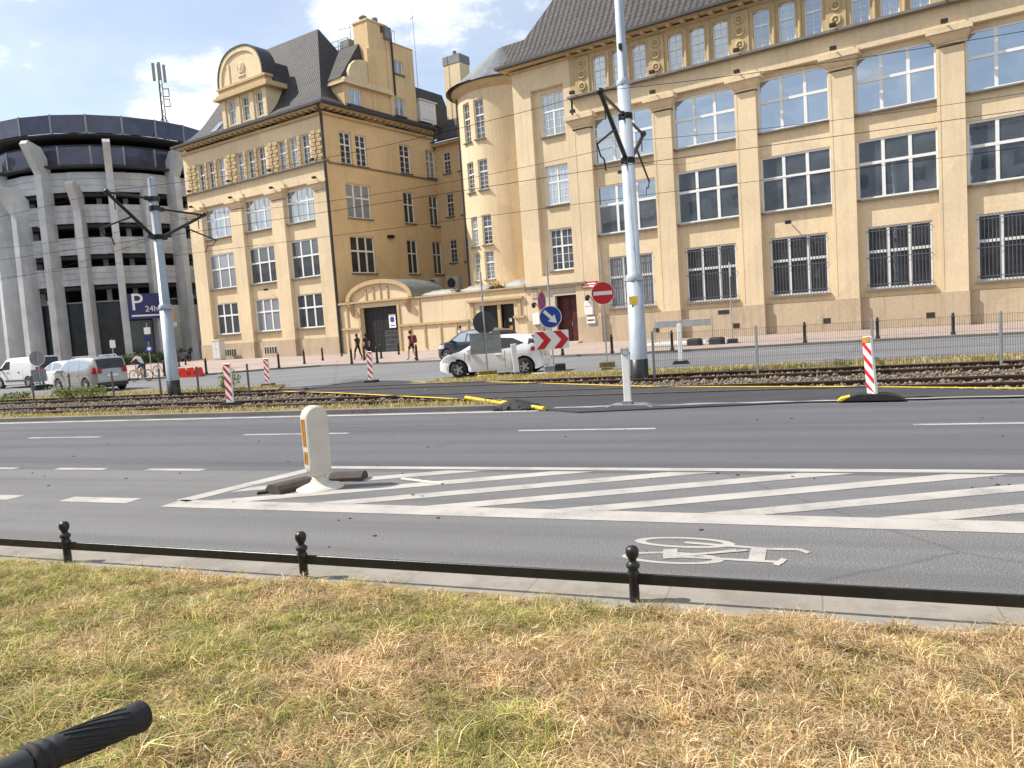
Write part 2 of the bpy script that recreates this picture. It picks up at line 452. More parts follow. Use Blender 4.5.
M_card = simple('car_dark', (0.035, 0.042, 0.055), 0.3, 0.05, 2, 0.4, 0, 40, None, 0.8)
M_carglass = glass('car_glass', (0.010,0.011,0.012), 0.0, (0.42,0.47,0.52), 0.03, 0.0)
M_tyre = simple('tyre', (0.02, 0.02, 0.02), 0.85, 0.2, 10)
M_rim = simple('alloy_rim', (0.55, 0.55, 0.56), 0.35, 0.1, 5, 0.7)
M_tail = simple('tail_lamp', (0.38, 0.012, 0.015), 0.25, 0.1, 5)
M_lamp = simple('head_lamp', (0.7, 0.72, 0.74), 0.15, 0.1, 5, 0.4)
M_plastic = simple('black_plastic', (0.03, 0.03, 0.032), 0.55, 0.2, 8)
M_skin = simple('skin', (0.50, 0.30, 0.21), 0.6, 0.08, 10)
M_hair = simple('dark_hair', (0.03, 0.02, 0.014), 0.7, 0.3, 20)
M_clothd = simple('dark_cloth', (0.025, 0.027, 0.035), 0.9, 0.3, 8)
M_clothw = simple('white_cloth', (0.68, 0.69, 0.71), 0.9, 0.08, 8)
M_clothb = simple('blue_cloth', (0.05, 0.075, 0.14), 0.9, 0.2, 8)
M_shoe = simple('shoe', (0.06, 0.055, 0.05), 0.8, 0.2, 8)
M_bag = simple('maroon_bag', (0.16, 0.03, 0.035), 0.85, 0.25, 8)
M_barrier = simple('red_barrier', (0.60, 0.035, 0.022), 0.4, 0.1, 4)
M_tarp = simple('dusty_tarp', (0.25, 0.25, 0.23), 0.6, 0.25, 2.5, 0, 0.5, 4)
M_ac = simple('aircon_case', (0.30, 0.30, 0.29), 0.5, 0.1, 4)
M_sidewin = glass('window_glass_side', (0.014,0.014,0.014), 0.05, curtain=0.35)
M_brick = plaster('opposite_brick', (0.31, 0.33, 0.35), 0.3)
M_cab2 = simple('board_back', (0.33, 0.35, 0.36), 0.35, 0.15, 3, 0.4)
M_cab = simple('cabinet_grey', (0.55, 0.55, 0.53), 0.5, 0.08, 4)
M_poster = simple('orange_poster', (0.60, 0.25, 0.03), 0.6, 0.15, 5)
M_pink = simple('pink_paint', (0.62, 0.12, 0.42), 0.7, 0.1, 5)

# ------------------------------------------------------------------ windows
_WC = {}
def window(parent, w, h, nx, M, transom=0.6, muntin=(0, 0), gl=None, sill=True, bars=False, off=(0,0,0), name='window'):
    """white casement window: frame (part) with pane, and sill or bars as sub-parts; local origin at middle of its foot"""
    gl = gl or M_glass
    key = (round(w,3), round(h,3), nx, transom, muntin)
    if key not in _WC:
        f = MB(); a = 0.11 if w > 1.2 else 0.085; d0, d1 = 0.0, 0.09; hm = 0.085 if w > 2.5 else 0.06
        f.box(-w/2, -w/2+a, d0, d1, 0, h); f.box(w/2-a, w/2, d0, d1, 0, h)
        f.box(-w/2+a, w/2-a, d0, d1, 0, a); f.box(-w/2+a, w/2-a, d0, d1, h-a, h)
        zt = h*transom
        for i in range(1, nx):
            x = -w/2 + w*i/nx; f.box(x-hm, x+hm, d0+0.004, d1-0.004, a, h-a)
        if transom: f.box(-w/2+a, w/2-a, d0-0.006, d1-0.008, zt-hm*0.9, zt+hm*0.9)
        mx, my = muntin
        if mx:
            for i in range(nx):
                for k in range(1, mx+1):
                    x = -w/2 + w*(i + k/(mx+1))/nx; f.box(x-0.014, x+0.014, d0+0.02, d1-0.02, a, h-a)
        if my:
            for k in range(1, my+1):
                z = zt*k/(my+1); f.box(-w/2+a, w/2-a, d0+0.024, d1-0.024, z-0.014, z+0.014)
            if h - zt > 0.8:
                z = (h+zt)/2; f.box(-w/2+a, w/2-a, d0+0.024, d1-0.024, z-0.014, z+0.014)
        fm = f.mesh('window', M_white)
        pm = MB().add([(-w/2+0.02,0.05,0.02),(w/2-0.02,0.05,0.02),(w/2-0.02,0.05,h-0.02),(-w/2+0.02,0.05,h-0.02)], [(0,1,2,3)]).mesh('pane', M_glass)
        sm = MB().box(-w/2-0.08, w/2+0.08, -0.30, 0.0, -0.09, -0.004).mesh('sill', M_ledge)
        bm = MB()
        n = max(3, int(w/0.17))
        for i in range(1, n): bm.box(-w/2+w*i/n-0.012, -w/2+w*i/n+0.012, -0.10, -0.076, 0.02, h-0.02)
        for z in (0.25, h*0.5, h-0.25): bm.box(-w/2, w/2, -0.113, -0.101, z-0.02, z+0.02)
        _WC[key] = (fm, pm, sm, bm.mesh('bars', M_bars))
    fm, pm, sm, bm = _WC[key]
    o = bpy.data.objects.new(name, fm); COL.objects.link(o); o.parent = parent
    o.matrix_local = Matrix.Translation(-Vector(off)) @ M
    p = bpy.data.objects.new('pane', pm); COL.objects.link(p); p.parent = o
    if gl is not M_glass:
        p.material_slots[0].link = 'OBJECT'; p.material_slots[0].material = gl
    if sill:
        s_ = bpy.data.objects.new('sill', sm); COL.objects.link(s_); s_.parent = o
    if bars:
        g = bpy.data.objects.new('bars', bm); COL.objects.link(g); g.parent = o
    return o
def T(x, y, z): return Matrix.Translation((x, y, z))
SIDE = lambda x0: Matrix.Translation((x0, 0, 0)) @ Matrix.Rotation(PI/2, 4, 'Z')    # wall local x -> +y, outward +x

def capital(mb, x0, x1, z0, z1, y, out, mat=0):
    """flared pilaster head"""
    zt = z1-0.30
    zc = zt-0.12
    vs = [(x0,y,z0),(x1,y,z0),(x1,y+0.45,z0),(x0,y+0.45,z0)] + [(x0-out*0.72,y-out*0.72,zc),(x1+out*0.72,y-out*0.72,zc),(x1+out*0.72,y+0.45,zc),(x0-out*0.72,y+0.45,zc)]
    mb.add(vs, [(0,1,5,4),(1,2,6,5),(3,0,4,7)], mat)
    mb.box(x0-0.05, x1+0.05, y-0.05, y+0.3, z0-0.10, z0, mat)
    o = out*0.80; mb.box(x0-o, x1+o, y-o, y+0.45, zc+0.002, zt, mat)
    o = out+0.05; mb.box(x0-o, x1+o, y-o, y+0.45, zt+0.002, z1, mat)

def floodlight_mb():
    m = MB()
    m.box(-0.11, 0.11, -0.42, -0.24, 0.06, 0.19); m.box(-0.02, 0.02, -0.3, 0.0, 0.10, 0.14)
    m.box(-0.09, 0.09, -0.435, -0.42, 0.08, 0.17)
    return m
_fl = floodlight_mb(); _fl.v = [(x*1.45, y*1.2, z*1.45-0.03) for x, y, z in _fl.v]
FLOOD = _fl.mesh('floodlight', M_black)
def flood(parent, x, y, z, off=(0,0,0), rz=0):
    o = bpy.data.objects.new('floodlight', FLOOD); COL.objects.link(o); o.parent = parent
    o.location = Vector((x,y,z)) - Vector(off); o.rotation_euler = (0,0,rz)

def modillions(mb, x0, x1, y, z, step, mat=0, M=None):
    n = int((x1-x0)/step)
    for i in range(n+1):
        x = x0 + (x1-x0)*i/n
        mb.box(x-0.13, x+0.13, y-0.50, y, z-0.16, z, mat, M)

def profile_roof(mb, x0, x1, y0, y1, z, prof, top=None, mat=0):
    """hipped roof built from inset rings; prof = [(inset, height)]"""
    rings = [[(x0+i, y0+i, z+h), (x1-i, y0+i, z+h), (x1-i, y1-i, z+h), (x0+i, y1-i, z+h)] for i, h in prof]
    vs = [p for r in rings for p in r]
    fs = []
    for k in range(len(rings)-1):
        for j in range(4): fs.append((k*4+j, k*4+(j+1)%4, (k+1)*4+(j+1)%4, (k+1)*4+j))
    fs.append(tuple(len(vs)-4+j for j in range(4)))
    mb.add(vs, fs, mat)

# ================================================================== RIGHT OFFICE BUILDING
OX = 12.0
RBO = (OX, 0, 0)
rb = thing('office_building', 'long ochre office building with tall pilasters, right of the round stair tower', 'building', BW(OX,0), FAC)
X_END = 38.0
PIL = [(-1.1, 0.22)] + [(4.6+5.25*k, 5.86+5.25*k) for k in range(0, 7)]
w = MB()
REC = 0.36                       # spandrels and windows lie behind the pilasters
# left flank with its sunk panel of windows, and doorway below
flank_holes = [(-4.25, -1.65, 4.9, 17.6), (-4.45, -1.62, 0.12, 4.0)]
w.wall(-5.7, -1.1, 0, 19.0, 0, flank_holes, 0.30)
w.wall(-4.25, -1.65, 4.9, 17.6, 0.30, [(-3.65,-1.78,14.4,17.28), (-3.65,-1.78,9.72,12.42), (-3.65,-1.78,5.2,8.1)], 0.2)
w.wall(X_END, X_END+0.1, 0, 19, 0, [])
w.add([(-5.7,0,0),(-5.7,14,0),(-5.7,14,19.0),(-5.7,0,19.0)], [(0,3,2,1)])
w.add([(X_END,0,0),(X_END,14,0),(X_END,14,19.0),(X_END,0,19.0)], [(0,1,2,3)])
w.add([(-5.7,14,0),(X_END,14,0),(X_END,14,19.0),(-5.7,14,19.0)], [(0,3,2,1)])
BAYS = []
for (a0, a1), (b0, b1) in zip(PIL[:-1], PIL[1:]): BAYS.append((a1, b0))
for (x0, x1) in BAYS:
    c = (x0+x1)/2
    holes = [(x0+0.22, x1-0.22, 2.3, 5.72) if x1-x0 < 3 else (c-1.62, c+1.62, 2.3, 5.72),
             (x0+0.02, x1-0.02, 7.25, 10.45), (x0+0.02, x1-0.02, 11.88, 14.9)]
    w.wall(x0, x1, 1.85, 15.2, REC, holes, 0.18)
w.build('wall', M_wall, rb, off=RBO)
for x0, x1 in PIL:
    p = MB(); p.box(x0, x1, 0.0, REC+0.04, 1.87, 14.3)
    p.box(x0+0.10, x0+0.16, -0.015, 0.0, 2.0, 14.2)
    capital(p, x0, x1, 14.50, 15.24, 0.0, 0.36)
    p.build('pilaster', M_wall, rb, off=RBO)
# entablature, attic storey
e = MB()
e.box(-0.98, X_END, 0.03, REC+0.3, 15.202, 16.36)
e.build('frieze', M_wall, rb, off=RBO)
lg = MB()
lg.box(-1.2, X_END+0.1, -0.34, 0.3, 16.365, 16.50)
lg.box(-5.9, -0.75, -0.20, 0.2, 4.12, 4.26)
lg.build('ledge', M_ledge, rb, off=RBO)
at = MB(); aw = []
for k in range(0, 7):
    c = 2.52 + 5.25*k
    for dx in (-1.42, 0.0, 1.42): aw.append(c+dx)
at.wall(-1.1, X_END, 16.3, 19.05, 0.0, [(x-0.47, x+0.47, 16.52, 18.72) for x in aw], 0.26)
for x in aw:                      # rounded heads
    for sx in (1, -1):
        poly = [(x+sx*0.47, 18.72), (x+sx*0.47, 18.50), (x+sx*0.42, 18.60), (x+sx*0.30, 18.68), (x+sx*0.15, 18.72)]
        if sx < 0: poly = poly[::-1]
        at.prism(poly[::-1], 0.05, 0.22, 'xz')
at.build('attic_wall', M_orn, rb, off=RBO)
for k in range(-1, 7):
    c = 5.3 + 5.25*k - 0.16
    at = MB()
    at.bbox(c-0.52, c+0.52, -0.09, 0.0, 16.47, 18.9, 0.02)
    for z in (17.0, 17.75, 18.45):
        at.torus((c, -0.10, z), 0.22, 0.085, 18, 6, 'y')
        at.sphere((c, -0.10, z), 0.09, 8, 5)
    at.build('carved_panel', M_orn, rb, off=RBO)
for x in aw:
    if any(abs(x+1.42-q) < 0.1 for q in aw): MB().cyl((x+0.71, -0.03, 16.55), (x+0.71, -0.03, 18.8), 0.10, 0.10, 10).build('colonnette', M_orn, rb, off=RBO)
co = MB()
co.box(-5.85, X_END+0.2, -0.14, 0.2, 19.0, 19.16)
co.box(-6.35, X_END+0.6, -0.62, 0.2, 19.26, 19.42)
modillions(co, -0.9, X_END, -0.05, 19.262, 0.88)
co.build('cornice', M_trim, rb, off=RBO)
pl = MB()
for x0, x1 in PIL: pl.box(x0-0.04, x1+0.04, -0.06, REC+0.2, 0, 1.88)
for x0, x1 in BAYS: pl.box(x0+0.03, x1-0.03, REC-0.12, REC+0.25, 0, 1.84)
pl.box(-1.58, -1.13, -0.05, 0.2, 0, 1.85)
pl.build('plinth', M_plinth, rb, off=RBO)
MB().box(-5.74, -4.5, -0.05, 0.2, 0, 1.85).build('plinth', M_plinth, rb, off=RBO)
for (x0, x1) in BAYS:
    MB().box(x1-0.75, x1-0.35, REC-0.135, REC-0.115, 0.55, 0.85).build('cellar_vent', M_dark, rb, off=RBO)
MB().box(8.2, 8.9, REC-0.135, REC-0.115, 1.45, 1.7).build('cellar_vent', M_dark, rb, off=RBO)
roof = MB()
profile_roof(roof, -6.5, X_END+0.8, -0.8, 14.8, 19.44, [(0,0),(0.3,0.25),(0.9,0.95),(1.6,2.05),(2.6,3.75),(4.5,7.0),(7.4,11.8),(7.75,12.2)])
rf = roof.build('roof', M_roof, rb, off=RBO)
g = MB(); g.box(-6.56, X_END+0.85, -0.88, -0.70, 19.34, 19.5); g.box(-6.56, -6.42, -0.72, 14.8, 19.36, 19.47); g.build('gutter', M_gutter, rb, off=RBO)
sn = MB()
for zz, yy in ((22.6, 1.25),):
    sn.box(3.0, X_END, yy-0.45, yy-0.41, zz, zz+0.05)
    for x in np.arange(3.2, X_END, 1.2): sn.box(x, x+0.04, yy-0.45, yy+0.1, zz-0.35, zz)
sn.build('snow_rail', M_gutter, rf, off=RBO)
for x in (9.6, 20.0):
    sk = MB(); Ms = Matrix.Translation((x, 1.6, 23.15)) @ Matrix.Rotation(R(59.5), 4, 'X')
    sk.box(-0.55, 0.55, -0.8, 0.8, 0.0, 0.12, 0, Ms); sk.box(-0.45, 0.45, -0.7, 0.7, 0.121, 0.13, 1, Ms)
    sk.build('skylight', [M_gutter, M_glass], rb, off=RBO)
# windows
for (x0, x1) in BAYS:
    c = (x0+x1)/2
    window(rb, 3.24, 3.42, 3, T(c, REC+0.06, 2.3), 0.60, (0,0), M_glassdark, True, True, RBO)
    window(rb, x1-x0-0.04, 3.2, 3, T(c, REC+0.06, 7.25), 0.60, (0,0), None, True, False, RBO)
    window(rb, x1-x0-0.04, 3.02, 3, T(c, REC+0.06, 11.88), 0.56, (0,0), M_glasssky, True, False, RBO)
for z, h in ((14.4, 2.88), (9.72, 2.7), (5.2, 2.9)):
    window(rb, 1.87, h, 2, T(-2.715, 0.42, z), 0.58, (1,2), None, True, False, RBO)
for x in aw: window(rb, 0.94, 2.2, 1, T(x, 0.14, 16.52), 0.60, (1,2), None, False, False, RBO)
for k in range(0, 7):
    c = PIL[k][0]*0.5+PIL[k][1]*0.5
    flood(rb, c-0.15, -0.30, 16.44, RBO); flood(rb, c-0.15, -0.38, 15.22, RBO)
for c, z in ((12.7, 6.35), (2.3, 10.9)): flood(rb, c, 0.30, z, RBO)
# doorway
d = MB()
d.box(-4.4, -3.35, 0.10, 0.32, 0.12, 3.98); d.box(-1.98+0.42, -1.62, 0.10, 0.32, 0.12, 3.98)
d.box(-3.35, -1.56, 0.10, 0.32, 3.45, 3.98)
d.box(-3.48, -3.352, 0.04, 0.12, 0.12, 3.6); d.box(-1.558, -1.44, 0.04, 0.12, 0.12, 3.6); d.box(-3.48, -1.44, 0.035, 0.12, 3.462, 3.6)
d.box(-4.2, -1.6, 0.02, 0.30, 4.262, 4.85)
d.box(-3.7, -1.4, -0.5, 0.3, 0.1, 0.24)
d.build('doorway_surround', M_stone, rb, off=RBO)
d = MB(); d.box(-3.35, -1.56, 0.55, 0.6, 0.2, 3.45); d.box(-2.5, -2.42, 0.5, 0.56, 0.2, 3.4)
for x in (-3.1, -2.25):
    for z in (0.5, 1.7, 2.6): d.bbox(x, x+0.55, 0.52, 0.56, z, z+0.75, 0.02)
dd = d.build('door', M_doorred, rb, off=RBO)
MB().cyl((-2.3,0.44,1.3),(-2.3,0.44,1.6),0.02).build('handle', M_steel, dd, off=RBO)
d = MB(); d.add([(-3.35,0.31,0.2),(-3.35,0.6,0.2),(-3.35,0.6,3.45),(-3.35,0.31,3.45)], [(0,1,2,3)]); d.build('door_reveal', M_dark, rb, off=RBO)
# notices, letter boxes and lamps by the door
def wall_item(name, label, cat, mb, mats, x, z, y=-0.02):
    o = mb.build(name, mats); tag(o, label, cat); o.location = BW(x, y, z); o.rotation_euler = (0,0,FAC); return o
m = MB().bbox(-0.62,0.62,-0.05,0.0,-0.22,0.22,0.01); m.bbox(-0.55,0.55,-0.056,-0.05,-0.15,-0.04,0.002,1); m.bbox(-0.42,0.42,-0.056,-0.05,0.03,0.12,0.002,1)
wall_item('wall_sign', 'red plate sign on the wall right of the maroon door', 'sign', m, [M_red, M_signw], -0.45, 4.0)
m = MB().bbox(-0.32,0.32,-0.16,0,-0.45,0.45,0.03); m.box(-0.26,0.26,-0.165,-0.16,0.1,0.14,1)
wall_item('letter_box', 'tall white box under the lamp, right of the maroon door', 'box', m, [M_white, M_greyback], -0.62, 2.45)
m = MB().bbox(-0.32,0.32,-0.10,0,-0.22,0.22,0.02); m.box(-0.25,0.25,-0.105,-0.1,-0.05,0.05,1)
wall_item('notice_plate', 'small white plate below the tall white box by the maroon door', 'plate', m, [M_white, M_dark], -0.50, 1.62, -0.06)
m = MB().bbox(-0.25,0.25,-0.06,0,-0.3,0.3,0.01); m.box(-0.18,0.18,-0.064,-0.06,-0.2,0.2,1)
wall_item('notice_plate', 'cream plate high on the wall left of the maroon door', 'plate', m, [M_stone, M_orn], -5.0, 3.75)
m = MB().bbox(-0.30,0.30,-0.18,0,-0.38,0.38,0.03)
wall_item('letter_box', 'white box on the wall left of the maroon door', 'box', m, [M_white], -4.85, 1.95, -0.06)
for x, z, lab in ((-4.95, 2.95, 'dark wall lantern left of the maroon door'), (-0.62, 3.15, 'dark wall lantern right of the maroon door')):
    m = MB().box(-0.05,0.05,-0.25,0,0.12,0.17); m.lathe([(0.03,0.2),(0.17,0.12),(0.13,-0.16),(0.03,-0.22)], (0,-0.25,0), 10)
    wall_item('wall_lantern', lab, 'lamp', m, [M_black], x, z)

# ================================================================== LEFT BUILDING
LX = -35.0; LBO = (LX, 0, 0)
lb = thing('corner_building', 'ochre corner building with a steep slate roof and round-topped dormer', 'building', BW(LX,0), FAC)
SX = -24.85
LP = [(-45.0,-42.95), (-38.5,-36.75), (-32.6,-30.85), (-26.8,-24.85)]
w = MB(); LREC = 0.38
LB_ = [(-42.95,-38.5), (-36.75,-32.6), (-30.85,-26.8)]
for x0, x1 in LB_:
    c = (x0+x1)/2
    w.wall(x0, x1, 1.6, 15.0, LREC, [(c-1.87,c+1.57,2.55,5.58), (x0+0.03,x1-0.03,7.02,10.36), (x0+0.03,x1-0.03,11.88,14.78)], 0.2)
    for sx, xa in ((1, x0), (-1, x1)):
        poly = [(xa, 14.8), (xa, 14.2), (xa+sx*0.40, 14.72), (xa+sx*0.44, 14.8)]
        if sx < 0: poly = poly[::-1]
        w.prism(poly, LREC+0.01, LREC+0.055, 'xz')
w.add([(-45.0,0,0),(-45.0,14.5,0),(-45.0,14.5,20.6),(-45.0,0,20.6)], [(0,3,2,1)])
w.build('wall', M_wall, lb, off=LBO)
for x0, x1 in LP:
    p = MB(); p.box(x0, x1 if x1 != SX else SX-0.004, 0.0, LREC+0.04, 1.62, 14.1)
    if x1 != SX: capital(p, x0, x1, 14.30, 15.04, 0.0, 0.28)
    else: capital(p, x0, x1-0.36, 14.30, 15.04, 0.0, 0.28)
    p.build('pilaster', M_wall, lb, off=LBO)
e = MB(); e.box(-45.0, SX-0.004, 0.03, 0.55, 15.0, 16.45)
e.wall(-45.0, SX-0.004, 16.45, 20.5, 0.0, [(c+dx-0.5, c+dx+0.5, 16.58, 19.1) for c in (-40.65,-34.65,-28.8) for dx in (-1.55,0,1.55)], 0.3)
e.build('frieze', M_wall, lb, off=LBO)
for c in (-43.65, -37.42, -31.5, -25.82):
    o_ = MB(); o_.box(c-0.6,c+0.6,-0.05,-0.002,16.5,19.1)
    for k in range(8):
        z = 16.52 + 0.33*k
        a = 0.10 if k % 2 else -0.10
        o_.bbox(c-0.68+a, c-0.02+a*0.5, -0.16, -0.002, z, z+0.30, 0.05); o_.bbox(c+0.02+a*0.5, c+0.68+a, -0.12, -0.002, z, z+0.30, 0.05)
    o_.build('carved_panel', M_orn, lb, off=LBO)
for c in (-40.65,-34.65,-28.8):
    for dx in (-0.775, 0.775):
        o_ = MB(); o_.box(c+dx-0.14, c+dx+0.14, -0.05, -0.002, 16.6, 19.0)
        for k in range(6): o_.bbox(c+dx-0.2, c+dx+0.2, -0.10, -0.002, 16.6+0.42*k, 16.6+0.42*k+0.36, 0.05)
        o_.build('carved_pier', M_orn, lb, off=LBO)
lg = MB(); lg.box(-45.25, SX+0.14, -0.24, 0.2, 16.42, 16.55)
lg.box(SX-0.1, SX+0.12, 0.2, 14.4, 16.28, 16.40)
lg.build('ledge', M_ledge, lb, off=LBO)
# side wall (faces the courtyard)
SW = [(1.95,4.95,7.05,10.3),(1.95,4.95,11.85,14.85),(1.75,3.1,16.48,19.22),(3.6,4.95,16.48,19.22)]
for y0, y1 in ((9.3,10.8),(13.05,14.45)): SW += [(y0,y1,7.05,10.3),(y0,y1,11.85,14.8),(y0,y1,16.55,19.2)]
s = MB(); s.wall(0, 14.5, 0, 20.55, 0, SW, 0.26, 0, None, SIDE(SX))
s.wall(-24.85, -8.0, 0, 19.9, 14.5, [(a, b, z0, z1) for a, b in ((-23.85,-22.95),(-22.0,-21.2)) for z0, z1 in ((8.1,10.35),(12.62,14.88),(16.83,18.88))], 0.2)
s.build('courtyard_wall', M_side, lb, off=LBO)
for i, (y0, y1, z0, z1) in enumerate(SW):
    wide = y1-y0 > 2
    window(lb, y1-y0, z1-z0, 3 if wide else 2, SIDE(SX) @ T((y0+y1)/2, 0.14, z0), 0.6, (0,0) if not z0 > 16 else (0,2), M_sidewin, True, False, LBO)
for a, b in ((-23.85,-22.95),(-22.0,-21.2)):
    for z0, z1 in ((8.1,10.35),(12.62,14.88),(16.83,18.88)):
        window(lb, b-a, z1-z0, 1, T((a+b)/2, 14.58, z0), 0.6, (1,2), M_sidewin, True, False, LBO)
for x0, x1 in LB_:
    c = (x0+x1)/2
    window(lb, 3.44, 3.03, 3, T(c-0.15, LREC+0.06, 2.55), 0.6, (0,0), M_glassdark, True, False, LBO)
    window(lb, x1-x0-0.06, 3.34, 3, T(c, LREC+0.06, 7.02), 0.57, (0,0), M_glassdark, True, False, LBO)
    window(lb, x1-x0-0.06, 2.9, 3, T(c, LREC+0.06, 11.88), 0.62, (1,0), M_glasssky, True, False, LBO)
for c in (-40.65,-34.65,-28.8):
    for dx in (-1.55,0,1.55): window(lb, 1.0, 2.52, 1, T(c+dx, 0.18, 16.58), 0.58, (1,2), M_sidewin, False, False, LBO)
pl = MB()
for x0, x1 in LP: pl.box(x0-0.03, x1+0.03, -0.06, LREC+0.2, 0, 1.62)
for x0, x1 in LB_: pl.box(x0+0.032, x1-0.032, LREC-0.1, LREC+0.25, 0, 1.58)
pl.build('plinth', M_plinth, lb, off=LBO)
for c in (-40.9, -36.4+1.6):
    v = MB(); v.box(c-0.9, c+0.9, LREC-0.12, LREC-0.102, 0.35, 1.15)
    for k in range(5): v.box(c-0.8+k*0.36, c-0.55+k*0.36, LREC-0.13, LREC-0.12, 0.45, 1.05, 1)
    v.build('cellar_window', [M_stone, M_dark], lb, off=LBO)
co = MB()
co.box(-45.2, SX+0.2, -0.2, 0.2, 20.3, 20.5); co.box(-45.5, SX+0.62, -0.6, 0.2, 20.86, 20.98)
co.box(SX-0.2, SX+0.2, 0.2, 14.3, 20.3, 20.5); co.box(SX-0.2, SX+0.62, 0.2, 14.3, 20.86, 20.98)
modillions(co, -44.9, SX+0.1, 0.0, 20.862, 0.72)
modillions(co, 0.6, 14.0, -0.004, 20.862, 0.72, 0, SIDE(SX))
co.box(SX+0.004, -8.0, 14.05, 14.5, 19.55, 19.85)
co.build('cornice', M_trim, lb, off=LBO)
g = MB(); g.box(-45.64, SX+0.84, -0.84, -0.62, 20.985, 21.2); g.box(SX+0.62, SX+0.84, -0.62, 14.0, 20.985, 21.2)
g.tube([(SX+0.3,-0.74,21.0),(SX+0.15,-0.3,20.2),(SX-0.05,-0.14,19.4),(SX-0.05,-0.14,0.2)], 0.125, 10)
g.tube([(SX+0.7,14.0,21.0),(SX+0.25,14.2,20.2),(SX+0.12,14.3,19.3)], 0.07, 8)
g.box(SX+0.1, -8.0, 13.78, 13.9, 19.86, 19.98)
g.tube([(-20.9,14.4,19.8),(-20.9,14.4,4.0)], 0.07, 8)
g.build('gutter', M_gutter, lb, off=LBO)
# main roof
roof = MB()
profile_roof(roof, -45.6, SX+0.8, -0.8, 11.9, 21.1, [(0,0),(0.8,0.42),(1.5,1.0),(2.2,1.85),(2.9,3.05),(3.6,4.3),(6.25,8.95)])
RFL = roof.build('roof', M_roof2, lb, off=LBO)
r2 = MB()
# long slate slope of the side wing, flat on top, and the back wing's roof
r2.add([(SX+0.8,3,21.1),(SX+0.8,14.6,21.1),(SX-0.2,14.6,21.9),(SX-0.2,3,21.9)], [(0,1,2,3)])
r2.add([(SX-0.2,11.5,21.9),(SX-0.2,18.5,21.9),(SX-1.7,18.5,25.8),(SX-1.7,11.5,25.8)], [(0,1,2,3)])
r2.box(-38, SX-1.7, 10.5, 18.5, 21.5, 25.8)
r2.add([(SX+0.8,13.85,19.95),(-8,13.85,19.95),(-8,15.2,21.4),(SX+0.8,15.2,21.4)], [(0,1,2,3)])
r2.add([(SX+0.8,15.2,21.4),(-8,15.2,21.4),(-8,19.0,26.0),(SX+0.8,19.0,26.0)], [(0,1,2,3)])
r2.build('wing_roof', M_roof2, lb, off=LBO)
# front dormer with round pediment
dm = MB()
dm.wall(-38.5, -32.0, 21.4, 24.25, 0.35, [(c-0.46, c+0.46, 21.9, 24.0) for c in (-37.1,-35.1,-33.1)], 0.28)
for x in (-38.5, -32.0): dm.add([(x,0.35,21.2),(x,4.5,21.2),(x,4.5,24.25),(x,0.35,24.25)], [(0,1,2,3) if x > -35 else (0,3,2,1)])
for c in (-38.2,-36.1,-34.1,-32.3): dm.bbox(c-0.28, c+0.28, 0.24, 0.35, 21.5, 24.22, 0.03)
dr = dm.build('dormer', M_wall, lb, off=LBO)
for c in (-37.1,-35.1,-33.1): window(lb, 0.92, 2.1, 1, T(c, 0.50, 21.9), 0.62, (1,2), M_sidewin, False, False, LBO)
dc = MB()
dc.box(-39.1, -31.4, -0.15, 4.4, 24.25, 24.5); dc.box(-38.9, -31.6, 0.05, 4.0, 24.504, 24.75); dc.box(-38.6, -31.9, 0.15, 1.0, 24.754, 25.15); dc.box(-38.75, -31.75, 0.05, 1.0, 25.154, 25.35)
def arch(cx, hw, z0, zt, n=16, p=2.4):
    return [(cx+hw*(-1 if k < n/2 else 1)*abs(math.cos(PI*k/n))**(2/p), z0+(zt-z0)*math.sin(PI*k/n)**(2/p)) for k in range(n+1)]
dc.build('dormer_cornice', M_trim, dr, off=LBO)
pe = MB(); outer = arch(-35.25, 3.15, 25.35, 28.35); inner = arch(-35.25, 2.75, 25.35, 27.95)
n = len(outer)
pe.add([(x,0.25,z) for x,z in inner], [tuple(range(n))])
pe.add([(x,0.12,z) for x,z in outer]+[(x,0.12,z) for x,z in inner], [(i,i+1,n+i+1,n+i) for i in range(n-1)])
pe.add([(x,0.12,z) for x,z in inner]+[(x,0.25,z) for x,z in inner], [(i,i+1,n+i+1,n+i) for i in range(n-1)])
pe.bbox(-37.05,-36.75,0.16,0.25,25.4,27.2,0.02)
pe.torus((-35.1,0.22,26.55),0.42,0.10,18,6,'y'); pe.sphere((-35.1,0.22,26.55),0.30,10,6,0,(1,0.5,1.5)); pe.bbox(-35.6,-34.6,0.15,0.25,25.8,25.95,0.02)
pe.build('dormer_pediment', M_wall, dr, off=LBO)
br_ = MB(); o2 = arch(-35.25, 3.28, 25.35, 28.50)
br_.add([(x,0.06,z) for x,z in o2]+[(x,1.7,z) for x,z in o2], [(i,n+i,n+i+1,i+1) for i in range(n-1)], 0, True)
br_.add([(x,0.06,z) for x,z in o2]+[(x,0.06,z) for x,z in outer], [(i,i+1,n+i+1,n+i) for i in range(n-1)])
br_.add([(x,1.7,z) for x,z in o2], [tuple(range(n-1,-1,-1))])
br_.add([(-38.9,0.9,24.76),(-31.6,0.9,24.76),(-31.6,4.8,24.76),(-38.9,4.8,24.76),(-37.9,1.7,26.9),(-32.8,1.7,26.9),(-32.8,5.4,26.9),(-37.9,5.4,26.9)],
        [(0,1,5,4),(1,2,6,5),(3,0,4,7),(4,5,6,7)], 1)
br_.build('dormer_roof', [M_gutter, M_roof2], dr, off=LBO)
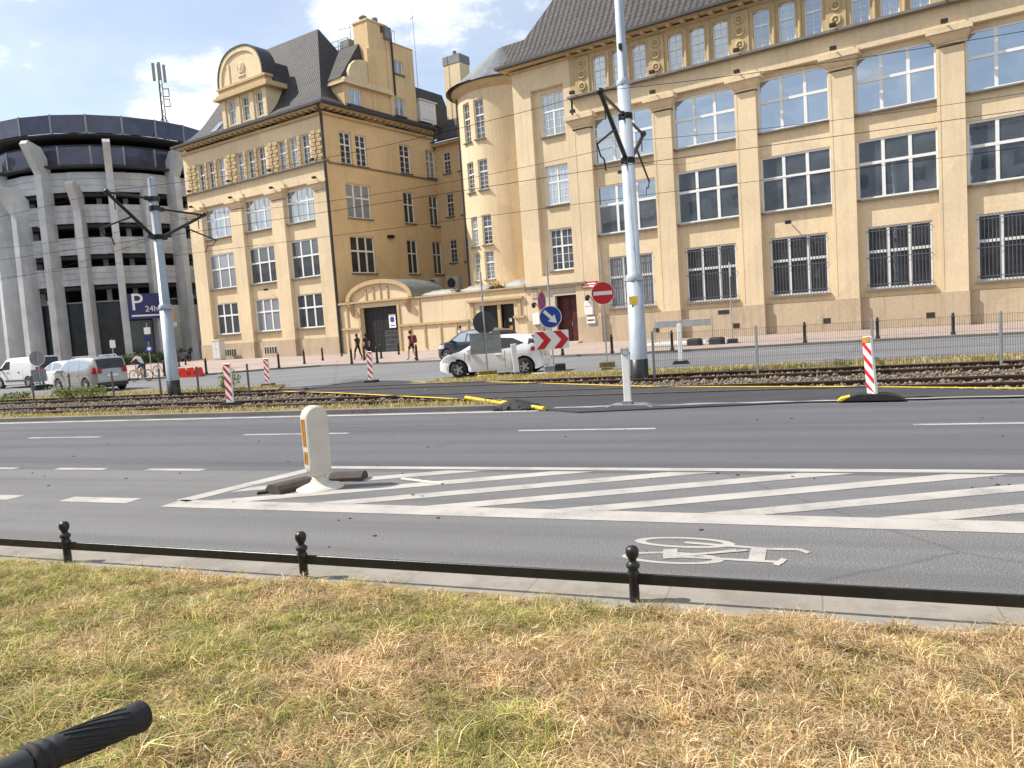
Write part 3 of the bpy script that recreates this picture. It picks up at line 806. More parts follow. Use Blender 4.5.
# skylight
sk = MB(); Ms = Matrix.Translation((-40.1, 0.9, 22.28)) @ Matrix.Rotation(R(46), 4, 'X')
sk.box(-0.45,0.45,-0.75,0.75,0.0,0.14,0,Ms); sk.box(-0.36,0.36,-0.66,0.66,0.141,0.15,1,Ms)
sk.build('skylight', [M_sheet, M_glass], lb, off=LBO)
# side dormer, chimney block
sd = MB()
sd.wall(2.8, 8.7, 21.15, 23.4, 0, [(3.42,4.85,21.75,23.25)], 0.2, 0, None, SIDE(SX-0.05))
sd.add([(SX-0.05,2.8,21.1),(SX-4.0,2.8,21.1),(SX-4.0,2.8,23.4),(SX-0.05,2.8,23.4)], [(0,3,2,1)])
sdo = sd.build('side_dormer', M_side, lb, off=LBO)
window(lb, 1.43, 1.5, 2, SIDE(SX-0.05) @ T(4.13, 0.1, 21.75), 0.0, (0,0), None, True, False, LBO)
sc = MB(); sc.box(SX-4.0, SX+0.35, 2.5, 8.72, 23.42, 23.62); sc.box(SX-3.0, SX+0.15, 2.8, 8.72, 23.624, 23.95)
ap = [(3.5,23.95),(3.6,24.7),(3.95,25.3),(4.5,25.75),(5.2,25.95),(6.3,26.0),(6.3,23.95)]
sc.prism(ap, SX-0.35, SX-0.05, 'yz')
sc.build('side_dormer_cornice', M_wall, lb, off=LBO)
sr = MB()
sr.add([(SX-0.3,2.7,23.96),(SX-6.5,2.7,23.96),(SX-6.5,6.3,27.9),(SX-1.2,6.3,27.9)], [(0,3,2,1)])
sr.add([(SX-0.3,2.7,23.96),(SX-1.2,6.3,27.9),(SX-0.3,9.0,23.96)], [(0,2,1)])
sr.box(SX-6.5, SX-1.3, 6.3, 9.0, 23.0, 27.85)
sr.build('side_dormer_roof', M_roof2, lb, off=LBO)
cb = MB()
cb.box(SX-1.75, SX-0.01, 6.3, 8.85, 21.1, 29.65); cb.box(SX-1.85, SX+0.06, 6.22, 8.92, 29.652, 29.82)
cb.box(SX-0.30, SX+0.10, 5.9, 6.35, 23.6, 27.1); cb.box(SX+0.003, SX+0.10, 8.55, 8.85, 21.4, 29.2)
cb.wall(8.85, 12.3, 21.1, 28.4, 0, [(9.15,10.6,21.85,23.5),(9.45,10.75,25.7,26.95)], 0.22, 0, None, SIDE(SX))
cb.add([(SX,12.3,21.1),(SX-6,12.3,21.1),(SX-6,12.3,28.4),(SX,12.3,28.4)], [(0,1,2,3)])
cb.box(SX-6, SX+0.05, 8.856, 12.34, 28.404, 28.5)
cb.add([(SX-1.76,8.856,21.1),(SX-6,8.856,21.1),(SX-6,8.856,28.4),(SX-1.76,8.856,28.4)], [(0,3,2,1)])
cbo = cb.build('chimney_block', M_side, lb, off=LBO)
window(lb, 1.45, 1.65, 2, SIDE(SX) @ T(9.875, 0.12, 21.85), 0.0, (0,1), M_sidewin, True, False, LBO)
window(lb, 1.3, 1.25, 2, SIDE(SX) @ T(10.1, 0.12, 25.7), 0.0, (0,0), M_sidewin, True, False, LBO)
ch = MB()
ch.lathe([(0.01,30.55),(0.35,30.42),(0.40,30.25),(0.15,30.1),(0.15,29.8)], (SX-1.1,7.0,0), 12)
ch.cyl((SX-0.6,8.0,29.8),(SX-0.6,8.0,30.4),0.28,0.28,10)
ch.box(SX-0.2, SX+0.3, 8.3, 9.1, 28.5, 29.6)
ch.build('chimney_cowls', M_sheet, cbo, off=LBO)
ch = MB(); ch.tube([(SX+0.12,9.25,29.3),(SX+0.12,9.25,23.6)], 0.09, 8); ch.box(SX-0.05,SX+0.03,8.0,8.2,29.0,29.7)
ch.build('flue_pipe', M_black, cbo, off=LBO)
rl = MB()
for y in (9.2, 10.0): rl.cyl((SX-0.1,y,28.5),(SX-0.1,y,29.6),0.03)
rl.cyl((SX-0.1,9.2,29.6),(SX-0.1,10.0,29.6),0.03)
rl.build('roof_railing', M_steel, cbo, off=LBO)
# antenna platform on the ridge
an = MB(); an.box(SX-4.6,SX-2.6,6.6,7.6,27.9,28.1); an.box(SX-4.1,SX-2.9,6.8,7.5,28.1,28.9)
for x in (SX-5.2, SX-4.0, SX-2.7): an.cyl((x,6.5,27.8),(x,6.5,28.9),0.03)
an.cyl((SX-5.2,6.5,28.9),(SX-2.7,6.5,28.9),0.03); an.cyl((SX-5.2,6.5,28.4),(SX-2.7,6.5,28.4),0.03)
an.cyl((SX-3.0,7.2,28.8),(SX-3.0,7.2,30.3),0.03); an.cyl((SX-4.6,7.2,30.2),(SX-2.8,7.2,30.0),0.03)
an.build('roof_platform', M_sheet, lb, off=LBO)
ms = MB(); ms.cyl((SX-1.5,14.5,25.8),(SX-1.5,14.5,33.5),0.04,0.025,6); ms.cyl((SX-1.9,14.5,32.4),(SX-1.4,14.5,32.6),0.05)
ms.build('aerial', M_steel, lb, off=LBO)
# slate dormer window, far chimney
dw = MB(); dw.box(SX-1.5, SX+0.05, 12.75, 15.1, 21.9, 23.9); dw.box(SX-1.6, SX+0.2, 12.6, 15.25, 23.904, 24.0)
dw.build('roof_dormer', M_white, lb, off=LBO)
window(lb, 2.0, 1.55, 3, SIDE(SX+0.06) @ T(13.92, -0.03, 22.15), 0.0, (1,2), M_sidewin, False, False, LBO)
ck = MB(); ck.box(-24.1,-22.1,16.0,17.6,21.0,27.6); ck.box(-24.15,-22.05,15.95,17.65,27.604,28.4,1); ck.cyl((-23.0,16.5,28.4),(-23.0,16.5,28.9),0.2,0.2,8,1)
ck.build('chimney', [M_wall, M_sheet], lb, off=LBO)
wl = MB(); wl.box(-0.35,0.35,-0.3,0,-0.1,0.16); o_ = wl.build('floodlight', M_black, lb); o_.location = (SX+0.02-LX, 7.0, 10.4); o_.rotation_euler=(0,0,PI/2)
for c in (-43.6, -37.4, -31.5, -25.9):
    flood(lb, c, -0.24, 16.5, LBO); flood(lb, c, -0.2, 15.0, LBO)
flood(lb, -34.1, 0.22, 6.2, LBO)

# ================================================================== ROUND STAIR TOWER
TX, TY, TR = -12.0, 9.0, 4.3
tw = thing('stair_tower', 'round ochre stair tower with a zinc cone roof between the two ochre buildings', 'tower', BW(TX,TY), FAC)
def ang_to_cam():
    c = BW(TX,TY); d = Vector((0,0,0)) - c
    return math.atan2(d.dot(NV), d.dot(EV))
A0 = ang_to_cam()
n = 72
th = MB()
rows_t = [(16.6,19.7),(12.6,15.0),(8.2,10.6),(5.4,7.7)]
cols_t = [A0-R(35), A0-R(55)]
hw = 0.48/TR
zs = sorted(set([0, 21.0] + [z for r_ in rows_t for z in r_]))
angs = sorted(set([A0 - R(150) + R(300)*k/n for k in range(n+1)] + [c+s_*hw for c in cols_t for s_ in (-1,1)]))
for i in range(len(angs)-1):
    am = (angs[i]+angs[i+1])/2
    for j in range(len(zs)-1):
        zm = (zs[j]+zs[j+1])/2
        if any(abs(am-c) < hw for c in cols_t) and any(a < zm < b for a, b in rows_t): continue
        P = [(TR*math.cos(a), TR*math.sin(a)) for a in (angs[i], angs[i+1])]
        th.add([(P[0][0],P[0][1],zs[j]),(P[1][0],P[1][1],zs[j]),(P[1][0],P[1][1],zs[j+1]),(P[0][0],P[0][1],zs[j+1])], [(0,1,2,3)])
for c in cols_t:
    Mw = Matrix.Rotation(c+PI/2, 4, 'Z') @ Matrix.Translation((0,-TR*math.cos(hw),0))
    for z0, z1 in rows_t:
        th.wall(-0.48, 0.48, z0, z0, 0, [(-0.48,0.48,z0,z1)], 0.22, 0, None, Mw)
        window(tw, 0.96, z1-z0, 1, Mw @ T(0,0.12,z0), 0.6, (1,3), M_sidewin, True)
th.build('wall', M_wall, tw)
tc = MB(); tc.lathe([(TR,20.4),(TR+0.25,20.62),(TR+0.42,20.8),(TR+0.5,20.98)], (0,0,0), 72); tc.build('cornice', M_trim, tw)
tc = MB(); tc.lathe([(TR+0.45,20.985),(TR+0.62,20.99),(TR+0.62,21.12),(TR+0.3,21.13)], (0,0,0), 72); tc.tube([(TR*math.cos(A0-R(80))*1.03,TR*math.sin(A0-R(80))*1.03,21.0),(TR*math.cos(A0-R(80))*1.03,TR*math.sin(A0-R(80))*1.03,4)],0.07); tc.build('gutter', M_gutter, tw)
cn = MB(); cn.lathe([(TR+0.55,21.1),(TR-0.5,21.75),(0.25,24.65),(0.02,24.75)], (-0.45,-0.1,0), 24, 0, False); cn.build('cone_roof', M_sheet, tw)
rg = MB(); rg.add([(-0.3,-2.6,21.7),(8.5,-2.6,21.7),(8.5,-0.05,24.8),(-0.3,-0.05,24.8)], [(0,1,2,3)]); rg.add([(-0.3,-0.05,24.8),(8.5,-0.05,24.8),(8.5,4,20),(-0.3,4,20)], [(0,1,2,3)])
rg.build('ridge_roof', M_roof, tw)
lk = MB(); lk.wall(3.5, 6.5, 0, 20.0, 1.5, []); lk.build('link_wall', M_wall, tw)

# ================================================================== COURTYARD WALL
cw = thing('courtyard_gatehouse', 'low ochre wall with an arched gateway, between the two ochre buildings', 'gatehouse', BW(-15,0), FAC)
CO = (-15,0,0)
m = MB()
m.wall(SX+0.09, -5.74, 0, 4.25, 0.02, [(-22.35,-18.2,0.0,3.85), (-9.95,-6.85,0.0,3.2)], 0.5)
m.box(SX+0.09, -5.74, 0.05, 14.2, 4.05, 4.2)
# arched pediment over the gate
pa = [(-23.5,4.42)] + [(-20.05+3.45*math.cos(PI-PI*k/14), 4.42+1.45*math.sin(PI*k/14)**0.9) for k in range(1,14)] + [(-16.6,4.42)]
m.prism(pa[::-1], 0.0, 0.35, 'xz')
m.build('wall', M_wall, cw, off=CO)
m = MB()
m.box(SX+0.1, -16.3, -0.22, 0.3, 4.27, 4.42); m.box(-16.3, -5.76, -0.14, 0.3, 4.253, 4.36)
m.box(SX+0.1, -22.4, -0.12, 0.02, 2.1, 2.28); m.box(-18.1, -10.95, -0.12, 0.02, 2.1, 2.28); m.box(-6.85, -5.9, -0.16, 0.02, 2.1, 2.3)
m.box(-11.0, -5.95, -0.22, 0.02, 3.5, 3.66); m.box(-10.75,-10.45,-0.08,0.02,2.29,3.498); m.box(-6.5,-6.2,-0.08,0.02,2.31,3.498)
m.box(-22.62,-22.36,-0.08,0.1,0,3.9); m.box(-18.19,-17.95,-0.08,0.1,0,3.9)
m.box(-8.35,-8.1,0.05,0.2,0,3.19)
for x in (-24.0,-15.9): m.box(x,x+0.14,-0.07,0.02,2.285,4.25)
for x in (-24.1,-17.0,-15.5,-13.9,-12.3,-11.2): m.box(x,x+0.13,-0.07,0.02,0.3,2.095)
for x in (-23.35,-17.05):                        # gate brackets
    m.prism([(0.0,4.25),(-0.55,4.25),(-0.45,3.95),(0.0,3.2)], x, x+0.25, 'yz')
ro = [(-20.05+3.72*math.cos(PI-PI*k/20), 4.42+1.66*math.sin(PI*k/20)**0.9) for k in range(21)]
ri = [(-20.05+3.3*math.cos(PI-PI*k/20), 4.42+1.32*math.sin(PI*k/20)**0.9) for k in range(21)]
m.add([(x,-0.25,z) for x,z in ro]+[(x,-0.25,z) for x,z in ri], [(i,i+1,22+i,21+i) for i in range(20)])
m.add([(x,-0.25,z) for x,z in ri]+[(x,0.02,z) for x,z in ri], [(i,i+1,22+i,21+i) for i in range(20)])
for x in (-21.6,-20.75,-19.95,-19.15): m.box(x,x+0.13,-0.08,0.0,4.43,5.35+0.25*(1-abs(x+20.05)/1.6))
m.build('mouldings', M_trim, cw, off=CO)
m = MB(); m.add([(x,-0.25,z) for x,z in ro]+[(x,4.0,z) for x,z in ro], [(i,21+i,22+i,i+1) for i in range(20)], 0, True); m.build('gate_roof', M_sheet, cw, off=CO)
m = MB()
for x0, x1 in ((-22.35,-20.29),(-20.26,-18.2)):
    m.box(x0,x1,0.40,0.48,0.05,3.85)
    for k in range(5): m.box(x0+0.15+k*0.4,x0+0.17+k*0.4,0.385,0.40,0.1,3.8)
m.box(-22.3,-18.25,0.375,0.4,1.9,2.02)
gt = m.build('gate', M_gate, cw, off=CO)
m = MB()
for k in range(14): m.box(-20.05+k*0.125,-20.03+k*0.125,0.35,0.37,0.12,1.85)
for k in range(5): m.box(-20.1,-18.3,0.345,0.36,0.3+k*0.38,0.32+k*0.38)
m.build('grille', M_greyback, gt, off=CO)
m = MB(); m.bbox(-19.5,-18.75,0.30,0.33,2.05,3.15,0.01); m.lathe([(0.02,0.0),(0.24,0.0)],(0,0,0),20,1,False,Matrix.Translation((-19.12,0.295,2.72)) @ Matrix.Rotation(PI/2,4,'X'))
m.box(-19.35,-18.9,0.294,0.299,2.2,2.28,1)
m.build('gate_notice', [M_signw, M_blue], gt, off=CO)
m = MB()
m.box(-9.95,-8.35,0.42,0.47,0.0,3.2); m.box(-8.1,-6.85,0.42,0.47,0.0,3.2)
m.build('side_doors', M_gate, cw, off=CO)
m = MB(); m.bbox(-7.62,-7.32,0.39,0.41,0.9,1.6,0.01); m.bbox(-7.6,-7.35,0.39,0.41,1.9,2.15,0.01,1); m.build('door_posters', [M_poster, M_signw], cw, off=CO)

# lumpy sheets and planters on the flat roof
for x0, x1, zt, lab in ((-16.0,-12.2,4.76,'grey dusty cover on the low wall next to the arched gate'),
                        (-12.1,-9.2,4.82,'grey dusty cover on the middle of the low courtyard wall'),
                        (-7.9,-5.85,4.92,'grey dusty cover on the low wall by the office building')):
    m = MB(); k = 14; prof = []
    for i in range(k+1):
        x = x0+(x1-x0)*i/k; e_ = math.sin(PI*i/k)**0.35 if 0 < i < k else 0.25
        prof.append([(x, 0.35+0.25*(1-e_), 4.36), (x,0.42,4.40+0.4*(zt-4.4)*e_), (x,0.8,4.4+(zt-4.4)*e_*(0.92+0.1*math.sin(i*2.1))), (x,1.5,4.4+(zt-4.4)*e_*1.05), (x,2.2,4.4+(zt-4.4)*e_*0.8), (x,2.4,4.2)])
    vs = [q for r_ in prof for q in r_]
    m.add(vs, [(i*6+j,(i+1)*6+j,(i+1)*6+j+1,i*6+j+1) for i in range(k) for j in range(5)], 0, True)
    m.add(prof[0], [tuple(range(5,-1,-1))]); m.add(prof[-1], [tuple(range(6))])
    o = m.build('roof_cover', M_tarp, off=((x0+x1)/2,1.3,4.2)); tag(o, lab, 'cover', 'dusty covers along the courtyard wall')
    o.location = BW((x0+x1)/2,1.3,4.2); o.rotation_euler = (0,0,FAC)
def leaf_mass(name, pts_fn, n, size, cols, seed=0, mat=None, loc=(0,0,0), rotz=0):
    r = np.random.default_rng(seed)
    P = pts_fn(r, n)
    d1 = r.normal(size=(n,3)); d1 /= np.linalg.norm(d1,axis=1)[:,None]
    d2 = np.cross(d1, r.normal(size=(n,3))); d2 /= np.linalg.norm(d2,axis=1)[:,None]
    s = size*(0.6+0.8*r.random(n))[:,None]
    V = np.stack([P-d1*s, P+d2*s*0.45, P+d1*s, P-d2*s*0.45], 1).reshape(-1,3)
    return fast_mesh(name, V, 4, np.array(cols)[r.integers(0,len(cols),n)]*(0.75+0.5*r.random((n,1))), mat or M_leaf, loc, rotz)
def fast_mesh(name, V, k, colors, mat, loc=(0,0,0), rotz=0, faces=None):
    me = bpy.data.meshes.new(name)
    nf = len(V)//k
    me.vertices.add(len(V)); me.vertices.foreach_set('co', V.astype(np.float32).ravel())
    if faces is None: faces = np.arange(nf*k).reshape(nf,k)
    fk = faces.shape[1]
    me.loops.add(faces.size); me.loops.foreach_set('vertex_index', faces.astype(np.int32).ravel())
    me.polygons.add(len(faces)); me.polygons.foreach_set('loop_start', np.arange(len(faces), dtype=np.int32)*fk)
    at = me.attributes.new('col','FLOAT_COLOR','POINT')
    per = len(V)//len(colors)
    c = np.repeat(np.concatenate([colors, np.ones((len(colors),1))],1), per, axis=0).astype(np.float32)
    at.data.foreach_set('color', c.ravel())
    me.materials.append(mat); me.update(calc_edges=True); me.validate()
    o = bpy.data.objects.new(name, me); COL.objects.link(o); o.location = loc; o.rotation_euler = (0,0,rotz)
    return o
for xa, xb, lab in ((-13.0,-11.9,'reddish plants between the covers on the courtyard wall, left clump'), (-9.3,-7.9,'reddish plants between the covers on the courtyard wall, right clump')):
    o = leaf_mass('roof_plant', lambda r,n: np.stack([r.uniform(xa,xb,n)-(xa+xb)/2, r.uniform(-0.3,0.3,n), np.abs(r.normal(0,0.25,n))],1), 500, 0.10, [(0.16,0.08,0.05),(0.10,0.10,0.04),(0.22,0.13,0.08)], 3)
    tag(o, lab, 'plant', 'plants on the courtyard wall'); o.location = BW((xa+xb)/2,0.75,4.2); o.rotation_euler=(0,0,FAC)
# air conditioners behind the wall
for i, (x, y, z, lab) in enumerate(((-19.0,6.0,4.95,'air conditioner behind the arched gate roof, leftmost of the row'), (-17.3,6.6,4.95,'air conditioner in the row behind the wall, second from the gate'),
                         (-15.2,8.0,4.95,'air conditioner in the row behind the wall, third from the gate'), (-13.6,8.6,4.9,'air conditioner in the row behind the wall, nearest the stair tower'))):
    t = thing('air_conditioner', lab, 'air conditioner', BW(x,y,4.75), FAC, 'air conditioners behind the courtyard wall')
    MB().bbox(-0.6,0.6,-0.35,0.35,0.25,1.35,0.03).build('case', M_ac, t)
    MB().lathe([(0.02,0),(0.4,0),(0.44,0.02)],(0,0,0),20,0,False,Matrix.Translation((-0.1,-0.36,0.8)) @ Matrix.Rotation(PI/2,4,'X')).build('fan', M_black, t)
    f = MB()
    for sx in (-0.5,0.45): f.box(sx,sx+0.06,-0.4,0.4,-0.55,0.25)
    f.build('stand', M_black, t)

# ================================================================== ROUND PARKING GARAGE
GC = Vector((-47.2, 96.0, 0)); G0 = math.atan2(-GC.y, -GC.x)
gg = thing('parking_garage', 'round grey concrete parking garage with ribs and a dark glass crown', 'parking garage', GC, G0)
NF = 24
def ring_poly(r0, r1, z0, z1, mb, a0=0.0, nf=NF, mat=0, arc=None):
    ks = range(nf) if arc is None else arc
    for k in ks:
        t0 = 2*PI*k/nf+a0; t1 = 2*PI*(k+1)/nf+a0
        c0, s0, c1, s1 = math.cos(t0), math.sin(t0), math.cos(t1), math.sin(t1)
        vs = [(r*c, r*s_, z) for z in (z0, z1) for r, c, s_ in ((r0,c0,s0),(r1,c0,s0),(r1,c1,s1),(r0,c1,s1))]
        mb.add(vs, [(0,3,2,1),(4,5,6,7),(1,2,6,5),(3,0,4,7)], mat)
GRAD = 12.0
for z0, z1 in ((18.9,21.0),(15.6,17.55),(12.25,14.05),(8.95,10.9)):
    m = MB()
    nb = 3
    for i in range(nb):
        a = z0+(z1-z0)*i/nb; b_ = z0+(z1-z0)*(i+1)/nb-0.05
        ring_poly(GRAD-0.25, GRAD, a, b_, m); ring_poly(GRAD-0.3, GRAD-0.06, b_, b_+0.05, m)
    m.build('parapet', M_conc, gg)
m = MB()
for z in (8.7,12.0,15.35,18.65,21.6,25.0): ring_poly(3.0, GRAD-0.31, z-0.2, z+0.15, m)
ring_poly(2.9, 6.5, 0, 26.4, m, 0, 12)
m.build('floor_slabs', M_concd, gg)
m = MB()
for k in range(24):
    for r in (10.0,):
        t = 2*PI*(k+0.5)/24; m.box(r*math.cos(t)-0.25, r*math.cos(t)+0.25, r*math.sin(t)-0.25, r*math.sin(t)+0.25, 7.2, 24.0)
m.build('columns', M_conc, gg)
m = MB(); ring_poly(GRAD-0.6, GRAD-0.45, 0.3, 7.05, m); ring_poly(GRAD-0.62, GRAD-0.3, 7.06, 7.2, m, 0, NF, 1)
m.build('shopfront', [M_gglass2, M_greyback], gg)
m = MB(); ring_poly(GRAD-0.44, GRAD-0.2, 0, 6.4, m, 0, NF, 0, [1, 2]); m.build('blank_wall', M_conc, gg)
def glass_band(name, r, z0, z1):
    m = MB(); ring_poly(r-0.15, r, z0, z1, m, PI/NF)
    o = m.build(name, M_gglass, gg)
    mm = MB().box(r-0.1, r+0.05, -0.09, 0.09, z0-0.05, z1+0.05).mesh('mullion', M_greyback)
    for k in range(NF):
        f = bpy.data.objects.new('mullion', mm); COL.objects.link(f); f.parent = o; f.rotation_euler = (0,0,2*PI*(k+0.5)/NF)
    return o
glass_band('crown_glass', 13.1, 24.85, 26.7); glass_band('lower_glass', 12.25, 21.75, 23.6)
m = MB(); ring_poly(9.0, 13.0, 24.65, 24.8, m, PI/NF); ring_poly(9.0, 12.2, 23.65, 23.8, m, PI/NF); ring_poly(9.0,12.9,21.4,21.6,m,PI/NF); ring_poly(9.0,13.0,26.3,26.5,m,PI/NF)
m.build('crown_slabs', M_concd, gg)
for k in range(24):
    tall = k % 2 == 0
    m = MB()
    if tall: poly = [(GRAD-0.25,0),(GRAD+1.75,0),(GRAD+1.5,20.6),(GRAD+3.3,23.4),(GRAD+2.9,23.8),(GRAD+1.0,23.5),(GRAD-0.25,22.0)]
    else: poly = [(GRAD-0.25,0),(GRAD+1.75,0),(GRAD+1.5,16.7),(GRAD+3.1,19.2),(GRAD+2.8,19.5),(GRAD+1.0,19.5),(GRAD-0.25,18.4)]
    m.prism(poly, -0.36, 0.36, 'xz', 0, Matrix.Rotation(2*PI*k/24, 4, 'Z'))
    m.build('rib', M_conc, gg)
# transmitter mast on the roof
ma = thing('antenna_mast', 'lattice antenna mast with white panels on the garage roof', 'mast', (-39.9, 96.0, 26.4), 0.2)
m = MB()
H_ = 9.2
for k in range(3):
    a = 2*PI*k/3; m.cyl((0.28*math.cos(a),0.28*math.sin(a),0),(0.2*math.cos(a),0.2*math.sin(a),H_),0.055,0.05,6)
for i in range(9):
    for k in range(3):
        a, b_ = 2*PI*k/3, 2*PI*(k+1)/3; z = i*H_/9
        m.cyl((0.26*math.cos(a),0.26*math.sin(a),z),(0.26*math.cos(b_),0.26*math.sin(b_),z+H_/9),0.025,0.025,4)
for sx in (-1,1): m.cyl((sx*1.9,0,-0.2),(0,0,3.2),0.05,0.05,6)
for z in (4.2,5.4): 
    m.box(0.3,0.9,-0.05,0.05,z,z+0.08); m.box(0.3,0.9,-0.05,0.05,z+0.9,z+0.98); m.box(0.85,0.93,-0.05,0.05,z,z+0.98)
m.build('lattice', M_gutter, ma)
m = MB()
for x, z in ((-0.55,7.2),(0.65,7.0),(0.1,7.3)): m.bbox(x-0.17,x+0.17,-0.35,-0.2,z,z+2.1,0.03)
m.build('panel', M_greyback, ma)
# parking sign
ps = thing('parking_sign', 'large navy sign with a white P, 24h and an arrow, on the round garage', 'sign', (-38.95, 84.6, 4.9), G0+PI/2+R(12))
MB().bbox(-2.0,1.75,-0.1,0.1,0,2.75,0.02).build('panel', M_navy, ps)
text('P', 2.6, M_signw, ps, T(-1.15,-0.11,1.75) @ UP); text('24h', 0.88, M_signw, ps, T(0.25,-0.11,1.05) @ UP)
m = MB(); m.box(-1.8,1.25,-0.13,-0.101,0.28,0.46); m.prism([(1.2,0.08),(1.2,0.66),(1.62,0.37)],-0.13,-0.101,'xz'); m.build('arrow', M_signw, ps)

# ================================================================== GROUND AND ROADS
def slab(name, pts, z0, z1, mats):
    """flat slab over a ground outline (counter-clockwise world points)"""
    m = MB(); m.prism([(p[0],p[1]) for p in pts], z0, z1, 'xy')
    return structure(name, m, mats)
def rpts(l): return [RW(s, d) for s, d in l]
def rslab(name, pts, z0, z1, mats):
    """the same, drawn in the road's own frame so that wear runs along the lane"""
    o = slab(name, pts, z0, z1, mats); o.rotation_euler = (0, 0, RANG); return o
m = MB(); m.add([(-500,-500,-0.25),(500,-500,-0.25),(500,500,-0.25),(-500,500,-0.25)], [(0,1,2,3)])
structure('ground', m, simple('ground_dust', (0.20,0.185,0.165), 0.95, 0.2, 0.2))
# main carriageway: one sheet per resurfaced strip
rslab('cycle_lane', [(-70,5.52),(60,5.52),(60,9.30),(-70,9.30)], -0.24, 0.0, M_asph)
rslab('road', [(-70,9.305),(60,9.305),(60,15.95),(-70,15.95)], -0.24, 0.0, M_asph3)
rslab('sidewalk', [(-70,4.55),(60,4.55),(60,5.40),(-70,5.40)], -0.24, 0.035, M_strip)
rslab('kerb', [(-70,5.405),(60,5.405),(60,5.515),(-70,5.515)], -0.24, 0.02, M_kerb)
slab('kerb', rpts([(-70,15.955),(-5.9,15.955),(-6.4,16.2),(-70,16.2)]), -0.24, 0.10, M_kerb)
slab('grass_strip', rpts([(-70,16.205),(-6.45,16.205),(-7.6,17.15),(-70,17.15)]), -0.24, 0.04, M_soil)
slab('ballast', rpts([(-70,17.155),(60,17.155),(60,23.4),(-70,23.4)]), -0.24, -0.07, M_ballast)
slab('grass_verge', rpts([(-13.2,23.405),(60,23.405),(60,25.1),(-11.8,25.1)]), -0.24, 0.05, M_soil)
slab('grass_verge', rpts([(-70,23.405),(-18.6,23.405),(-19.5,24.9),(-70,24.9)]), -0.24, 0.05, M_soil)
slab('far_road', rpts([(-70,23.402),(-18.55,23.402),(-18.55,23.41),(-13.25,23.41),(-13.25,23.402),(60,23.402),(60,60),(-70,60)]), -0.24, -0.002, M_farroad)
# temporary asphalt over the tracks
patch = [(-8.32,27.67),(-6.03,25.41),(-3.28,22.31),(-1.22,19.95),(0.66,16.6),(1.3,15.75)] + [tuple(RW(s,15.9)[:2]) for s in (0,4,12,30)] + [tuple(RW(s,d)[:2]) for s, d in ((30,16.1),(12,16.25),(3.67,16.9),(0.52,18.39),(-3.69,19.68),(-7.3,21.7),(-10.82,23.77),(-12.93,24.3),(-14.5,25.4))] + [(-6.0,30.5)]
slab('asphalt_crossing', patch, -0.2, 0.028, M_asph2)
# rough seam between the old road and the new asphalt
m = MB(); rr = random.Random(4); prev = None
seam = []
for i in range(60):
    s = -5.3+i*0.42; seam.append((s, 15.83+rr.uniform(-0.09,0.09), 15.99+rr.uniform(-0.05,0.10)))
for a, b_ in zip(seam[:-1], seam[1:]):
    m.add([RW(a[0],a[1],0.033),RW(b_[0],b_[1],0.033),RW(b_[0],b_[2],0.033),RW(a[0],a[2],0.033)], [(0,1,2,3)])
structure('gravel_seam', m, concrete('seam_gravel', (0.30,0.285,0.265)))
# pavement in front of the houses
def bp(l): return [BW(x, y) for x, y in l]
pv = bp([(60,3),(-60,30),(-140,30),(-140,-22.5),(-30,-21.9),(-19,-21.2),(-17.0,-20.2),(-15.4,-18.0),(-14.1,-16.2),(-11.3,-14.6),(-3.3,-13.9),(9.2,-13.3),(16.0,-11.1),(24.1,-9.1),(40,-6),(60,-4)])
slab('pavement', pv[::-1] if False else pv, -0.2, 0.10, M_pave)
kb = bp([(-140,-22.5),(-30,-21.9),(-19,-21.2),(-17.0,-20.2),(-15.4,-18.0),(-14.1,-16.2),(-11.3,-14.6),(-3.3,-13.9),(9.2,-13.3),(16.0,-11.1),(24.1,-9.1),(40,-6),(60,-4)])
m = MB()
for a, b_ in zip(kb[:-1], kb[1:]):
    n_ = (b_-a).cross(Vector((0,0,1))).normalized()*0.16
    vs = [a+n_, b_+n_, b_, a]
    m.add([tuple(q+Vector((0,0,-0.1))) for q in vs]+[tuple(q+Vector((0,0,0.104))) for q in vs], [(4,5,6,7),(0,1,5,4),(2,3,7,6),(1,2,6,5),(3,0,4,7)])
structure('kerb', m, M_kerb)
# rails
m = MB()
def rail(d, s0, s1):
    for a, b_, z0, z1, mt in ((-0.07,0.07,-0.12,-0.09,0),(-0.012,0.012,-0.09,0.0,0),(-0.035,0.035,0.0,0.036,0),(-0.03,0.03,0.0362,0.038,1)):
        vs = [RW(s0,d+a),RW(s1,d+a),RW(s1,d+b_),RW(s0,d+b_)]
        m.add([tuple(v_+Vector((0,0,z))) for z in (z0+0.015,z1+0.015) for v_ in vs], [(0,3,2,1),(4,5,6,7),(0,1,5,4),(1,2,6,5),(2,3,7,6),(3,0,4,7)], mt)
rails = []
for d, lab in ((18.15,'rusty tram rail nearest the road'),(19.58,'second rusty tram rail from the road'),(22.0,'third tram rail from the road, on the far side of the ballast'),(23.30,'tram rail along the far grass verge, beyond the grey pole')):
    m = MB(); rail(d, -70, 60); o = m.build('tram_rail', [M_rust, M_railtop]); tag(o, lab, 'rail', 'tram rails')
